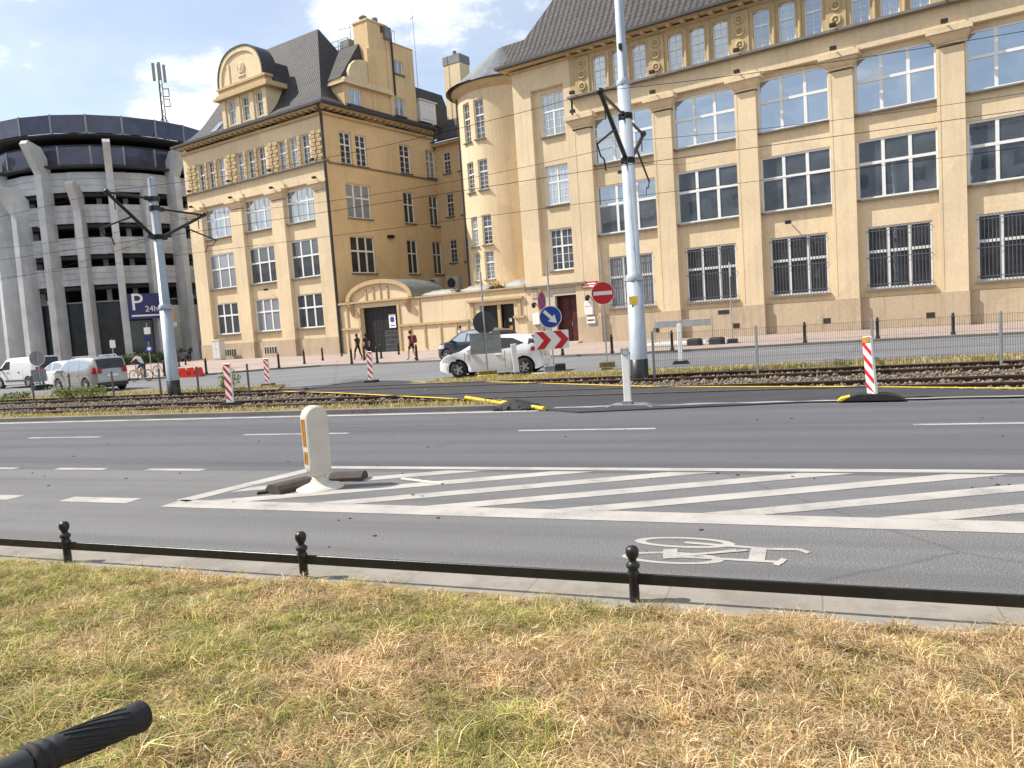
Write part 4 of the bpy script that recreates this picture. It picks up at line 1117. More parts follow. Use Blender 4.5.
# road markings (sheets 4 mm up)
def mark(name, quads, mat, z=0.004):
    m = MB()
    for q in quads:
        m.add([tuple(RW(s,d,z)) for s,d in q], [tuple(range(len(q)))])
    return structure(name, m, mat)
def strip(a, b_, w_): 
    a = Vector(a); b_ = Vector(b_); t = (b_-a).normalized(); n_ = Vector((-t.y,t.x))*w_/2
    return [tuple(a-n_), tuple(b_-n_), tuple(b_+n_), tuple(a+n_)]
mark('edge_line', [strip((-70,15.62),(-5.6,15.62),0.22)], M_rpaint2)
q = []
for a, b_ in ((-17.48,-15.19),(-11.14,-8.6),(-5.01,-2.53),(1.37,4.0),(7.6,10.2),(-23.8,-21.4)): q.append(strip((a,12.80+0.02*a*0.5+0.12),(b_,12.80+0.02*b_*0.5+0.12),0.13))
mark('lane_line', q, M_rpaint2)
mark('lane_line', [strip((a,9.30),(b_,9.30),0.15) for a, b_ in ((-14.4,-13.15),(-12.16,-11.04),(-10.1,-8.95),(-16.5,-15.4))], M_rpaint)
mark('lane_line', [strip((a,7.36),(b_,7.36),0.26) for a, b_ in ((-12.2,-10.5),(-9.51,-8.29),(-14.9,-13.4))], M_rpaint)
ht = [strip((-7.6,7.30),(45,7.30),0.36), strip((-7.05,9.55),(45,9.47),0.17), strip((-7.55,7.42),(-6.95,9.56),0.26)]
mark('hatching_outline', ht, M_rpaint)
q = []
def clip(d, s): return s
for b0 in [11.55,10.8,10.07,9.33,8.6,7.86,7.11]+[7.11-0.745*k for k in range(1,16)]:
    hw_ = 0.14
    def sd(d, o): return (d-b0-o)/0.485
    pts = []
    lo, hi = 7.485, 9.38
    P = [(sd(lo,hw_),lo),(sd(lo,-hw_),lo),(sd(hi,-hw_),hi),(sd(hi,hw_),hi)]
    smin = -6.85
    P2 = []
    for i in range(4):        # clip to the slanted left border
        a, c = P[i], P[(i+1)%4]
        f = lambda p_: p_[0]-(-7.35+(p_[1]-7.42)*0.28)
        if f(a) >= 0: P2.append(a)
        if f(a)*f(c) < 0:
            t = f(a)/(f(a)-f(c)); P2.append((a[0]+(c[0]-a[0])*t, a[1]+(c[1]-a[1])*t))
    if len(P2) >= 3: q.append(P2)
mark('hatching', q, M_rpaint, 0.0042)
# cycle symbol, drawn long for riders heading right
m = MB()
def sym(u, v): return tuple(RW(-1.52+v*1.46, 5.93+(0.73-u), 0.004))
def sring(cu, cv, ru, rv, wu, wv, n=40):
    vs = [sym(cu+ru*math.cos(2*PI*k/n), cv+rv*math.sin(2*PI*k/n)) for k in range(n)]+[sym(cu+(ru-wu)*math.cos(2*PI*k/n), cv+(rv-wv)*math.sin(2*PI*k/n)) for k in range(n)]
    m.add(vs, [(k,(k+1)%n,n+(k+1)%n,n+k) for k in range(n)])
sring(0.15,0.295,0.15,0.29,0.046,0.065); sring(0.58,0.275,0.15,0.28,0.046,0.065)
def sbar(a, b_, w_):
    a = Vector((a[0],a[1]*2)); b_ = Vector((b_[0],b_[1]*2)); t = (b_-a).normalized(); n_ = Vector((-t.y,t.x))*w_/2
    m.add([sym(p_.x,p_.y/2) for p_ in (a-n_,b_-n_,b_+n_,a+n_)], [(0,1,2,3)])
def zsh(dz):
    for i in range(len(m.v)-4, len(m.v)): m.v[i] = (m.v[i][0], m.v[i][1], m.v[i][2]+dz)
for i, (a, b_, w_) in enumerate((((0.15,0.30),(0.24,0.80),0.05),((0.58,0.28),(0.30,0.60),0.05),((0.54,0.27),(0.56,0.86),0.05),((0.24,0.72),(0.56,0.72),0.17),((0.24,0.78),(0.22,0.93),0.06),((0.22,0.93),(0.30,0.98),0.06),((0.48,0.86),(0.64,0.82),0.07),((0.36,0.24),(0.60,0.27),0.16),((0.54,0.27),(0.30,0.66),0.05))):
    sbar(a, b_, w_); zsh(0.0003*(i+1))
structure('cycle_symbol', m, M_rpaint)
def wstrip(pts, w_, z):
    m = MB()
    for a, b_ in zip(pts[:-1], pts[1:]):
        a = Vector(a); b_ = Vector(b_); t = (b_-a).normalized(); n_ = Vector((-t.y,t.x))*w_/2
        m.add([(p_.x,p_.y,z) for p_ in (a-n_,b_-n_,b_+n_,a+n_)], [(0,1,2,3)])
        z += 0.0003
    return m
structure('yellow_line', wstrip([(-8.32,27.67),(-6.03,25.41),(-3.28,22.31),(-1.22,19.95)],0.16,0.034), M_ypaint)
structure('yellow_line', wstrip([(-3.6,27.6),(-1.35,26.0),(1.2,22.9),(3.78,19.67),(7.23,16.93),(9.61,14.62),(14,12.2),(30,5.6)],0.16,0.036), M_ypaint)
m = MB()
for i, (a, b_) in enumerate((((-1.22,19.95),(-0.2,18.0)),((-0.25,18.15),(0.66,16.5)))):
    a = Vector(a+(0.075,)); b_ = Vector(b_+(0.045,)); m.cyl(a, b_, 0.05, 0.05, 8)
o = m.build('yellow_edge_board', M_ypaint); tag(o, 'bright yellow board edging the new asphalt beside a small heap of asphalt', 'board')
# pink survey mark on the kerb face
pk = text('-9,45', 0.30, M_pink, None, Matrix.Translation(RW(-10.45,15.99,0.103)) @ Matrix.Rotation(RANG,4,'Z'), 'survey_mark', 0.001)
tag(pk, 'pink numbers sprayed on the kerb beyond the striped island', 'survey mark')

# ================================================================== GRASS, BALLAST, PLANTS
def vnoise(x, y, seed, cell):
    r = np.random.default_rng(seed); g = r.random((64,64))
    u = x/cell+17.3; v_ = y/cell+9.1
    i = np.floor(u).astype(int); j = np.floor(v_).astype(int); fu = u-i; fv = v_-j
    fu = fu*fu*(3-2*fu); fv = fv*fv*(3-2*fv)
    a = g[i%64,j%64]; b_ = g[(i+1)%64,j%64]; c = g[i%64,(j+1)%64]; d = g[(i+1)%64,(j+1)%64]
    return (a*(1-fu)+b_*fu)*(1-fv)+(c*(1-fu)+d*fu)*fv
def fbm(x, y, seed, cell): return 0.55*vnoise(x,y,seed,cell)+0.3*vnoise(x,y,seed+1,cell/2.3)+0.15*vnoise(x,y,seed+2,cell/5.1)
def lawn_z(x, y):
    d = 0.3665*x+0.930*y
    return 0.03+np.clip(4.95-d,0,6)*0.103+0.03*(fbm(x,y,50,0.7)-0.5)
# lawn ground
nx, ny = 150, 90
ss = np.linspace(-14, 12, nx); ds = np.linspace(-2.5, 4.97, ny)
SG, DG = np.meshgrid(ss, ds)
XG = 0.930*SG+0.3665*DG; YG = -0.3665*SG+0.930*DG
wob = 0.10*(fbm(SG.ravel(), np.zeros(SG.size), 77, 0.5)-0.5).reshape(SG.shape)*(DG > 4.9)
ZG = lawn_z(XG+0.3665*wob, YG+0.93*wob)
me = bpy.data.meshes.new('lawn')
V = np.stack([XG+0.3665*wob, YG+0.93*wob, ZG],-1).reshape(-1,3)
F = [(j*nx+i, j*nx+i+1, (j+1)*nx+i+1, (j+1)*nx+i) for j in range(ny-1) for i in range(nx-1)]
me.from_pydata(V.tolist(), [], F); me.materials.append(M_soil); me.polygons.foreach_set('use_smooth', [True]*len(F))
o = bpy.data.objects.new('lawn', me); COL.objects.link(o); o['kind'] = 'structure'

PAL = np.array([(0.68,0.495,0.265),(0.55,0.37,0.175),(0.78,0.64,0.41),(0.33,0.20,0.095),      # straw
                (0.27,0.30,0.065),(0.42,0.40,0.11),(0.56,0.48,0.18),(0.17,0.20,0.05)])      # green
def grass(name, X, Y, Z, h, green, seed, width=(0.0022,0.005), lean=0.9, tint=None):
    """matted blades: each two segments, bending over"""
    r = np.random.default_rng(seed); n = len(X)
    a = r.uniform(0, 2*PI, n); dirx, diry = np.cos(a), np.sin(a)
    ln = np.abs(r.normal(lean, 0.45, n))
    H = h*(0.45+0.9*r.random(n))
    wd = r.uniform(width[0], width[1], n)
    px, py = -diry*wd, dirx*wd
    b0 = np.stack([X,Y,Z-0.01],1); side = np.stack([px,py,np.zeros(n)],1)
    m1 = b0+np.stack([dirx*H*ln*0.35, diry*H*ln*0.35, H*0.6],1)
    t1 = b0+np.stack([dirx*H*ln*1.1, diry*H*ln*1.1, H*np.clip(1.05-0.30*ln,0.25,1)],1)
    V = np.stack([b0-side, b0+side, m1+side*0.8, m1-side*0.8, t1], 1).reshape(-1,3)
    k = np.arange(n)[:,None]*5
    tri = np.concatenate([k+[0,1,2], k+[0,2,3], k+[3,2,4]],1).reshape(-1,3)
    isg = r.random(n) < green
    ci = np.where(isg, r.integers(4,8,n), r.integers(0,4,n))
    c = PAL[ci]*(0.7+0.6*r.random((n,1)))*(1.0 if tint is None else tint[:,None])
    return fast_mesh(name, V, 5, c, M_blade, faces=tri)
r = np.random.default_rng(5)
# tufts first, then blades gathered about them
def lawn_points(n_t, per, d0, d1, s0, s1, seed):
    r = np.random.default_rng(seed)
    s = r.uniform(s0,s1,n_t); d = r.uniform(d0,d1,n_t)
    X = 0.93*s+0.3665*d; Y = -0.3665*s+0.93*d
    keep = (Y > 1.3) & (np.abs(X) < 0.78*Y+1.7)
    keep &= (d < 4.78) | (fbm(X,Y,131,0.28) > 0.30+(d-4.78)*2.2)
    X, Y = X[keep], Y[keep]
    sz = 0.014+0.030*r.random(len(X))**1.5; hh = (0.25+1.5*fbm(X,Y,61,0.30)**1.5*1.4)*(0.5+1.0*r.random(len(X)))
    gx = fbm(X,Y,31,0.8); gn = np.clip((gx-0.50)*2.2+0.20-0.21*X+0.05*(Y-4.5), 0.02, 0.70)
    gn = np.clip(gn+r.normal(0,0.18,len(X)), 0.0, 1.0)
    k = len(X); tn = np.clip(r.normal(0.97,0.22,k)*(0.45+1.1*fbm(X,Y,141,0.16)),0.30,1.6)
    X = np.repeat(X,per)+np.repeat(sz,per)*r.normal(size=k*per); Y = np.repeat(Y,per)+np.repeat(sz,per)*r.normal(size=k*per)
    return X, Y, np.repeat(hh,per), np.repeat(gn,per), np.repeat(tn,per)
X, Y, hh, gn, tn = lawn_points(34000, 19, 0.9, 4.96, -9.0, 7.5, 21)
# taller bunches standing out of the sward
X2, Y2, h2, g2, t2 = lawn_points(1500, 60, 0.9, 4.84, -9.0, 7.5, 121)
rb_ = np.random.default_rng(6)
h2 = np.repeat(1.1+0.9*rb_.random(len(h2)//60), 60); t2 = np.repeat(rb_.uniform(0.6,1.15,len(t2)//60), 60)
X = np.concatenate([X,X2]); Y = np.concatenate([Y,Y2]); hh = np.concatenate([hh,h2]); gn = np.concatenate([gn,g2]); tn = np.concatenate([tn,t2])
o = grass('lawn_grass', X, Y, lawn_z(X,Y), 0.052*hh, gn, 22, (0.0012,0.0031), 1.30, tn); o['kind'] = 'stuff'
o['label'] = 'dry straw coloured lawn with green patches in the foreground'; o['category'] = 'grass'
# strips of grass along the tracks and weeds
def strip_points(n, s0, s1, d0, d1, seed):
    r = np.random.default_rng(seed); s = r.uniform(s0,s1,n); d = r.uniform(d0,d1,n)
    return 0.93*s+0.3665*d, -0.3665*s+0.93*d
xs_, ys_ = [], []
for n_, s0, s1, d0, d1, sd_ in ((9000,-32,-7.0,16.22,17.3,1),(12000,-12.5,8,23.45,25.05,2),(5000,-34,-19,23.45,24.8,3),(1500,-34,-9,19.0,23.2,4),(1600,-12,8,20.5,23.2,5)):
    a, b_ = strip_points(n_,s0,s1,d0,d1,sd_)
    k = fbm(a,b_,90+sd_,0.8) > 0.42 if sd_ > 3 else fbm(a,b_,90+sd_,0.8) > 0.3
    xs_.append(a[k]); ys_.append(b_[k])
X = np.concatenate(xs_); Y = np.concatenate(ys_)
dd_ = 0.3665*X+0.93*Y
Z = np.where((dd_ > 17.2) & (dd_ < 23.4), -0.07, 0.05)
o = grass('verge_grass', X, Y, Z, 0.13*(0.4+1.1*fbm(X,Y,8,0.7)), np.clip(0.62+0.5*(fbm(X,Y,33,1.5)-0.5)*2,0.2,0.95), 9, (0.004,0.011), 0.6); o['kind'] = 'stuff'
o['label'] = 'green and straw grass along the tram tracks'; o['category'] = 'grass'
# straw lying flat among the tufts
r = np.random.default_rng(71); nl = 310000
sl = r.uniform(-9,7.5,nl); dl = r.uniform(0.9,4.9+0.0*sl,nl); XL = 0.93*sl+0.3665*dl; YL = -0.3665*sl+0.93*dl
k = (YL > 1.3) & (np.abs(XL) < 0.78*YL+1.7); XL, YL = XL[k], YL[k]
o = grass('straw_litter', XL, YL, lawn_z(XL,YL)+0.012, np.full(len(XL),0.015), np.full(len(XL),0.06), 72, (0.0011,0.0024), 2.6, np.clip(r.normal(0.95,0.2,len(XL)),0.4,1.4)); o['kind'] = 'stuff'
o['label'] = 'dry straw lying flat between the tufts of the lawn'; o['category'] = 'straw'
xs_, ys_ = strip_points(700, -9.5, 6.0, 5.33, 5.43, 12); k = fbm(xs_,ys_,15,0.35) > 0.56
o = grass('gutter_weeds', xs_[k], ys_[k], np.full(k.sum(),0.03), 0.03, 0.8, 14, (0.002,0.004), 0.8); o['kind'] = 'stuff'
# ballast stones
n = 15000
r = np.random.default_rng(17)
s = r.uniform(-36,12,n); d = r.uniform(17.2,23.35,n)
X = 0.93*s+0.3665*d; Y = -0.3665*s+0.93*d
def inpoly(x, y, poly):
    c = np.zeros(len(x), bool); j = len(poly)-1
    for i in range(len(poly)):
        xi, yi = poly[i]; xj, yj = poly[j]
        c ^= ((yi > y) != (yj > y)) & (x < (xj-xi)*(y-yi)/(yj-yi+1e-12)+xi); j = i
    return c
k = ~inpoly(X,Y,[(p_[0],p_[1]) for p_ in patch])
for dr_ in (18.15,19.58,22.0,23.3): k &= np.abs(d-dr_) > 0.08
X, Y = X[k], Y[k]; n = len(X)
base = np.array([(1,0,0),(0,1,0),(-1,0,0),(0,-1,0),(0.1,0,0.8),(0,0.1,-0.5)],float)
sz = r.uniform(0.03,0.075,n)[:,None,None]
V = base[None]*(0.7+0.6*r.random((n,6,1)))*sz
an = r.uniform(0,2*PI,n); ca, sa = np.cos(an)[:,None], np.sin(an)[:,None]
V = np.stack([V[:,:,0]*ca-V[:,:,1]*sa, V[:,:,0]*sa+V[:,:,1]*ca, V[:,:,2]],2)
V += np.stack([X,Y,-0.07+0.05*r.random(n)],1)[:,None,:]
k = np.arange(n)[:,None]*6
tri = np.concatenate([k+t for t in ([0,1,4],[1,2,4],[2,3,4],[3,0,4],[1,0,5],[2,1,5],[3,2,5],[0,3,5])],1).reshape(-1,3)
pal = np.array([(0.30,0.26,0.22),(0.22,0.17,0.13),(0.36,0.33,0.29),(0.20,0.13,0.09),(0.40,0.33,0.25)])*0.62
o = fast_mesh('ballast_stones', V.reshape(-1,3), 6, pal[r.integers(0,5,n)], M_rock, faces=tri); o['kind'] = 'stuff'
o['label'] = 'loose reddish grey ballast stones between the tram rails'; o['category'] = 'stones'
# shrubs along the left fence and hedge at the garage
GREENS = [(0.09,0.15,0.03),(0.14,0.21,0.045),(0.20,0.27,0.07),(0.06,0.10,0.025)]
def bush(name, lab, loc, sx, sy, sz_, n_, leaf, cols=GREENS, seed=1, cat='shrub', group=None, rotz=0):
    def f(r, n):
        k = max(6, n//90); cx = r.uniform(-1,1,k); cy = r.uniform(-1,1,k); cz = r.uniform(0.25,1,k)
        i = r.integers(0,k,n)
        return np.stack([(cx[i]*0.8+r.normal(0,0.22,n))*sx, (cy[i]*0.8+r.normal(0,0.22,n))*sy, np.abs(cz[i]*0.75+r.normal(0,0.2,n))*sz_],1)
    t = thing(name, lab, cat, loc, rotz, group)
    o = leaf_mass('leaves', f, n_, leaf, cols, seed); o.parent = t
    m = MB(); rr = random.Random(seed)
    for i in range(7): m.cyl((rr.uniform(-.5,.5)*sx*0.5,rr.uniform(-.5,.5)*sy*0.5,-0.05),(rr.uniform(-.8,.8)*sx,rr.uniform(-.8,.8)*sy,sz_*rr.uniform(0.5,0.9)),0.012,0.006,5)
    m.build('stems', M_soil, t)
    return t
bush('shrub', 'bright green shrub at the left fence in front of the silver cars', (-17.6,31.6,0.03), 1.3, 0.35, 0.50, 1100, 0.05, [(0.16,0.22,0.05),(0.22,0.28,0.07),(0.30,0.34,0.10),(0.12,0.16,0.04)], seed=2)
bush('shrub', 'green shrub behind the red and white post left of the crossing', (-10.75,29.4,0.0), 0.40, 0.3, 0.85, 500, 0.05, [(0.16,0.22,0.05),(0.24,0.30,0.07),(0.30,0.34,0.10),(0.10,0.14,0.04)], seed=3)
bush('shrub', 'low weed growing by the front fence post beside the van', (-21.6,33.2,0.02), 0.7, 0.3, 0.35, 400, 0.05, seed=4)
bush('hedge', 'low clipped hedge at the foot of the garage, left of the grey pole', (-38.3,80.5,0.1), 3.0, 0.5, 1.1, 2600, 0.11, [(0.05,0.08,0.02),(0.08,0.12,0.03),(0.11,0.15,0.04)], 5, 'hedge', None, -0.1)
bush('hedge', 'low clipped hedge beside the covered motorcycle', (-34.6,79.6,0.1), 1.6, 0.5, 1.15, 1500, 0.11, [(0.04,0.065,0.02),(0.07,0.10,0.03)], 6, 'hedge', None, -0.1)

# ================================================================== RAILING, ISLAND, BEACONS
rl = thing('low_railing', 'low black railing of ball-topped posts and one flat bar along the lawn', 'railing', RW(0,5.02,0))
rl.rotation_euler = (0,0,RANG)
post = MB()
post.lathe([(0.036,0.0),(0.034,0.16),(0.036,0.20),(0.043,0.21),(0.043,0.235),(0.034,0.25),(0.034,0.265),(0.046,0.275),(0.048,0.295),(0.030,0.31),(0.024,0.322),(0.030,0.334),(0.041,0.352),(0.046,0.375),(0.043,0.40),(0.030,0.418),(0.002,0.426)],(0,0,0),20)
pm = post.mesh('post', M_black)
for s in (-20.2,-17.5,-14.8,-12.1,-9.35,-6.56,-3.90,-1.19,1.5,4.2,6.9):
    o = bpy.data.objects.new('post', pm); COL.objects.link(o); o.parent = rl; o.location = (s,0,0)
for a, b_ in zip((-20.2,-17.5,-14.8,-12.1,-9.35,-6.56,-3.90,-1.19,1.5,4.2),(-17.5,-14.8,-12.1,-9.35,-6.56,-3.90,-1.19,1.5,4.2,6.9)):
    MB().bbox(a+0.03,b_-0.03,-0.011,0.011,0.158,0.232,0.004).build('bar', M_black, rl)
# island beacon
ib = thing('island_beacon', 'white rounded traffic beacon with an orange edge on the striped island', 'beacon', (-2.58,9.88,0.004), R(-21))
def stadium(w_, z0, z1, n_=14):
    r_ = w_/2
    return [(r_*math.cos(PI*k/n_), z1-r_+r_*math.sin(PI*k/n_)) for k in range(n_+1)]+[(r_*math.cos(PI+PI*k/n_), z0+r_+r_*math.sin(PI+PI*k/n_)) for k in range(n_+1)]
m = MB()
st = stadium(0.31,0.15,1.08)
rows = []
for y, k in ((-0.098,0.90),(-0.084,0.97),(-0.066,1.0),(0.066,1.0),(0.084,0.97),(0.098,0.90)):
    rows.append([(x*k, y, (z-0.625)*(1-(1-k)*0.5)+0.625) for x, z in st])
k_ = len(st); vs = [p_ for q in rows for p_ in q]
m.add(vs, [(i*k_+j,(i+1)*k_+j,(i+1)*k_+(j+1)%k_,i*k_+(j+1)%k_) for i in range(5) for j in range(k_)], 0, True)
m.add(rows[0], [tuple(range(k_-1,-1,-1))]); m.add(rows[-1], [tuple(range(k_))])
bo = m.build('body', M_beacon, ib); bo.rotation_euler = (0,0,R(60))
m = MB(); 
for z0, z1 in ((0.57,0.92),(0.34,0.50)):
    m.bbox(-0.163,-0.145,-0.052,-0.006,z0,z1,0.004); m.bbox(-0.163,-0.145,0.006,0.052,z0,z1,0.004)
m.build('reflector', M_orange, bo)
m = MB(); m.lathe([(0.31,0.0),(0.30,0.02),(0.21,0.045),(0.13,0.075),(0.10,0.12),(0.085,0.18),(0.02,0.185)],(0,0,0),28); m.build('foot', M_beacon, ib)
def rubber_block(name, lab, p_, rot, l, w_, h, mat, group=None, cat='rubber block'):
    m = MB(); pr = [(-w_/2,0),(w_/2,0),(w_/2,h*0.45),(w_/2-0.05,h*0.85),(w_/2-0.10,h),(-w_/2+0.10,h),(-w_/2+0.05,h*0.85),(-w_/2,h*0.45)]
    m.prism(pr, -l/2, l/2, 'yz')
    m.box(-l/2+0.06,-l/2+0.075,-w_/2-0.004,w_/2+0.004,0.01,h*0.45)
    o = m.build(name, mat); tag(o, lab, cat, group); o.location = p_; o.rotation_euler = (0,0,rot); return o
rubber_block('rubber_block','brown rubber weight block left of the white traffic beacon',(-2.98,9.93,0.005),R(52),0.55,0.30,0.115,M_rockb,'rubber blocks at the beacon')
rubber_block('rubber_block','brown rubber weight block behind the white traffic beacon, on its right',(-2.30,10.30,0.005),R(-8),0.46,0.28,0.11,M_rockb,'rubber blocks at the beacon')
m = MB(); m.bbox(-0.07,0.07,-0.03,0.03,0,0.03,0.01); o = m.build('rubber_scrap', M_rubber); tag(o,'small black scrap lying left of the rubber blocks on the striped island','scrap'); o.location = (-3.30,9.78,0.006); o.rotation_euler=(0,0,R(20))
m = MB(); m.bbox(-0.38,0.38,-0.025,0.025,0,0.02,0.005); o = m.build('wooden_slat', M_beacon); tag(o,'pale wooden slat lying on the white stripes right of the beacon','slat'); o.location = (-1.25,9.81,0.006); o.rotation_euler=(0,0,R(-40))
# grit and leaves on the carriageway
m = MB(); rr = random.Random(12)
for i in range(90):
    p_ = RW(rr.uniform(-14,6), rr.choice((rr.uniform(5.6,9.2), rr.uniform(9.2,15.5), rr.uniform(8.6,9.4))), 0.004)
    m.sphere(p_, rr.uniform(0.006,0.022), 6, 4, 0, (1.3,1,0.5))
o = m.build('road_grit', M_rockb); o['kind'] = 'stuff'
# heap of asphalt
m = MB(); rr = random.Random(3)
m.lathe([(0.62,0.0),(0.48,0.06),(0.3,0.12),(0.12,0.17),(0.01,0.18)],(0,0,0),16)
m.v = [(x*(1+rr.uniform(-.15,.15)),y*0.5*(1+rr.uniform(-.15,.15)),z*(1+rr.uniform(-.2,.2))) for x,y,z in m.v]
for i in range(60):
    t = rr.uniform(0,2*PI); q = rr.uniform(0,0.75); m.sphere((q*math.cos(t),q*0.5*math.sin(t),max(0.01,0.15-0.22*q)),rr.uniform(0.02,0.05),6,4)
o = m.build('asphalt_heap', M_rubber); tag(o,'small heap of black asphalt at the yellow edge board','heap'); o.location=(0.06,17.2,0.03); o.rotation_euler=(0,0,RANG)

# striped guide posts
def stripes(mb, w_, h, y, z0, up=1):
    """white board with slanting red bands on its face"""
    n_ = 4; step = h/n_
    for i in range(-1, n_+1):
        a = z0+i*step; pts = [(-w_/2,a+step*0.45),(w_/2,a+step*0.45-up*w_*1.1),(w_/2,a+step*0.88-up*w_*1.1),(-w_/2,a+step*0.88)]
        pts = [(x, min(max(z,z0),z0+h)) for x,z in pts]
        if max(z for _,z in pts)-min(z for _,z in pts) < 0.02: continue
        mb.add([(x,y,z) for x,z in pts], [(0,1,2,3)], 1)
def guide_post(name, lab, loc, rz, face, tilt=0.0, h=1.1, w_=0.22, base='rubber', cat='guide post', group='striped guide posts', twist=0.0):
    t = thing(name, lab, cat, loc, rz, group)
    m = MB(); m.bbox(-w_/2,w_/2,-0.035,0.035,0.10,0.10+h,0.012)
    if face: stripes(m, w_-0.02, h-0.04, -0.039, 0.12)
    b_ = m.build('blade', [M_signw, M_red], t); b_.rotation_euler = (0, tilt, twist)
    m = MB()
    if base == 'rubber':
        m.prism([(-0.55,0),(0.55,0),(0.42,0.07),(0.25,0.12),(-0.25,0.12),(-0.42,0.07)],-0.18,0.18,'xz')
        m.build('base', M_rubber, t)
    elif base == 'plate':
        m.prism([(-0.48,0),(0.52,0),(0.38,0.055),(-0.30,0.06)],-0.22,0.22,'xz'); m.box(-0.1,0.1,-0.1,0.1,0.05,0.12); m.build('base', M_greyback, t)
    else:
        m.prism([(-0.3,0),(0.3,0),(0.22,0.12),(-0.22,0.12)],-0.15,0.15,'xz'); m.build('base', M_rubber, t)
    return t
gp = guide_post('guide_post','striped guide post on a black rubber foot with a yellow end',(6.78,14.42,0.032),RANG-0.05,True,-0.09,twist=R(-48))
MB().prism([(-0.62,0),(-0.40,0),(-0.40,0.085),(-0.56,0.05)],-0.17,0.17,'xz').build('yellow_end', M_ypaint, gp)
MB().bbox(-0.10,0.10,-0.045,-0.037,1.08,1.19,0.003).build('top_reflector', M_orange, [c for c in gp.children if c.name.startswith('blade')][0])
guide_post('guide_post','red and white guide post in the grass strip left of the white beacon',(-8.55,23.26,0.0),RANG,True,0.0,1.2,0.27,'small')
guide_post('guide_post','red and white guide post beyond the tracks, right of the green shrub',(-9.9,31.3,0.0),RANG,True,0.0,1.05,0.24,'small')
guide_post('guide_post','red and white guide post on the tarmac in front of the arched gate',(-5.28,29.0,0.0),RANG,True,0.0,1.10,0.22,'small')
gp = guide_post('guide_post','white backed guide post in front of the rear wheel of the white hatchback',(0.21,27.6,0.0),RANG+PI+0.5,True,0.06,1.05,0.2,'small')
guide_post('guide_post','plain white guide post on a grey plate beside the tall pole, nearest the road',(2.39,16.0,0.03),RANG,False,0.0,1.12,0.15,'plate')
MB().lathe([(0.085,0.0),(0.085,0.05)],(0,0,0),14,0,True,T(0,-0.02,1.17) @ Matrix.Rotation(PI/2,4,'X')).build('top_lamp', M_greyback, [o for o in bpy.data.objects if o.get('label','').startswith('plain white guide post')][0])
guide_post('guide_post','thin white guide post beyond the mesh fence, in front of the metal barrier boards',(6.13,27.7,0.0),RANG,False,0.0,1.35,0.15,'small')

# ================================================================== POLES AND WIRES
def tram_pole(name, lab, p_, secs, arm, dirN):
    t = thing(name, lab, 'pole', p_, RANG, 'tram line poles')
    m = MB(); prof = []
    for r0, r1, z0, z1 in secs: prof += [(r0,z0),(r1,z1)]
    m.lathe(prof, (0,0,0), 28); m.lathe([(secs[-1][1],secs[-1][3]),(0.01,secs[-1][3]+0.05)],(0,0,0),20)
    m.build('shaft', M_pole, t)
    m = MB(); m.lathe([(secs[0][0]+0.012,-0.1),(secs[0][0]+0.010,0.62),(secs[0][0],0.625)],(0,0,0),28); m.build('black_foot', M_black, t)
    m = MB()
    for r0, r1, z0, z1 in secs[1:]:
        m = MB(); m.lathe([(r0+0.06,z0-0.10),(r0+0.075,z0),(r0+0.02,z0+0.10)],(0,0,0),24); m.build('collar', M_pole, t)
    return t
def bracket(t, sgn, reach, z0, z1, zr):
    """cantilever arm carrying the wires of one track: tie, strut and registration arm"""
    m = MB(); e = sgn*reach
    m.cyl((0,0.2*sgn,z1),(0,e,z1+0.0),0.045,0.045,8); m.cyl((0,0.2*sgn,z0),(0,e,z1),0.07,0.06,8)
    for z in (z0,z1): m.lathe([(0.21,z-0.09),(0.21,z+0.09)],(0,0,0),14); m.cyl((0,0.2*sgn,z),(0,0.42*sgn,z),0.10,0.09,8)
    m.sphere((0,e,z1+0.02),0.10,8,6)
    m.cyl((0,e*0.55,z0+(z1-z0)*0.45),(0.0,e*1.22,zr+0.55),0.035,0.03,8)
    m.tube([(0,e*1.22,zr+0.55),(0,e*1.12,zr+0.3),(0,e*1.0,zr+0.28),(0,e*0.95,zr)],0.022,6)
    m.cyl((0,e*0.86,z1-0.05),(0,e*0.86,z1-0.6),0.02,0.02,6)
    return m.build('bracket_arm', M_black, t)
MP = Vector((3.85,23.05,-0.05)); LPp = Vector((-13.30,30.30,-0.05))
mp = tram_pole('tram_pole','tall stepped grey-blue tram pole in front of the office building','%' and MP,[(0.255,0.245,0,3.05),(0.20,0.19,3.05,8.7),(0.14,0.12,8.7,13.5)],None,None)
bracket(mp,-1,2.9,6.45,7.72,5.75); bracket(mp,1,2.6,6.45,7.72,5.75)
m = MB(); m.box(-0.14,0.12,-0.262,-0.245,2.25,2.5); m.build('yellow_label', M_yellow, mp)
m = MB(); m.box(-0.05,0.05,-0.2,-0.12,9.6,9.75); m.build('clamp', M_black, mp)
lp = tram_pole('tram_pole','grey tram pole standing in front of the round parking garage',LPp,[(0.235,0.225,0,3.5),(0.19,0.15,3.5,8.45)],None,None)
bracket(lp,-1,2.15,6.2,7.65,5.75); bracket(lp,1,2.6,6.2,7.3,5.75)
def wire(lab, pts, r_=0.011, sag=0.0, n_=10, group='overhead tram wires'):
    m = MB(); P = []
    for a, b_ in zip(pts[:-1], pts[1:]):
        a = Vector(a); b_ = Vector(b_)
        for k in range(n_): 
            t = k/n_; q = a.lerp(b_,t); q.z -= sag*4*t*(1-t); P.append(q)
    P.append(Vector(pts[-1])); m.tube(P, r_, 5)
    o = m.build('overhead_wire', M_wire); tag(o, lab, 'wire', group); return o
def armpt(P0, sgn, reach, z): 
    q = P0 + RN*(sgn*reach); q.z = z; return q
P3 = MP + (MP-LPp); P0_ = LPp - (MP-LPp)*1.0
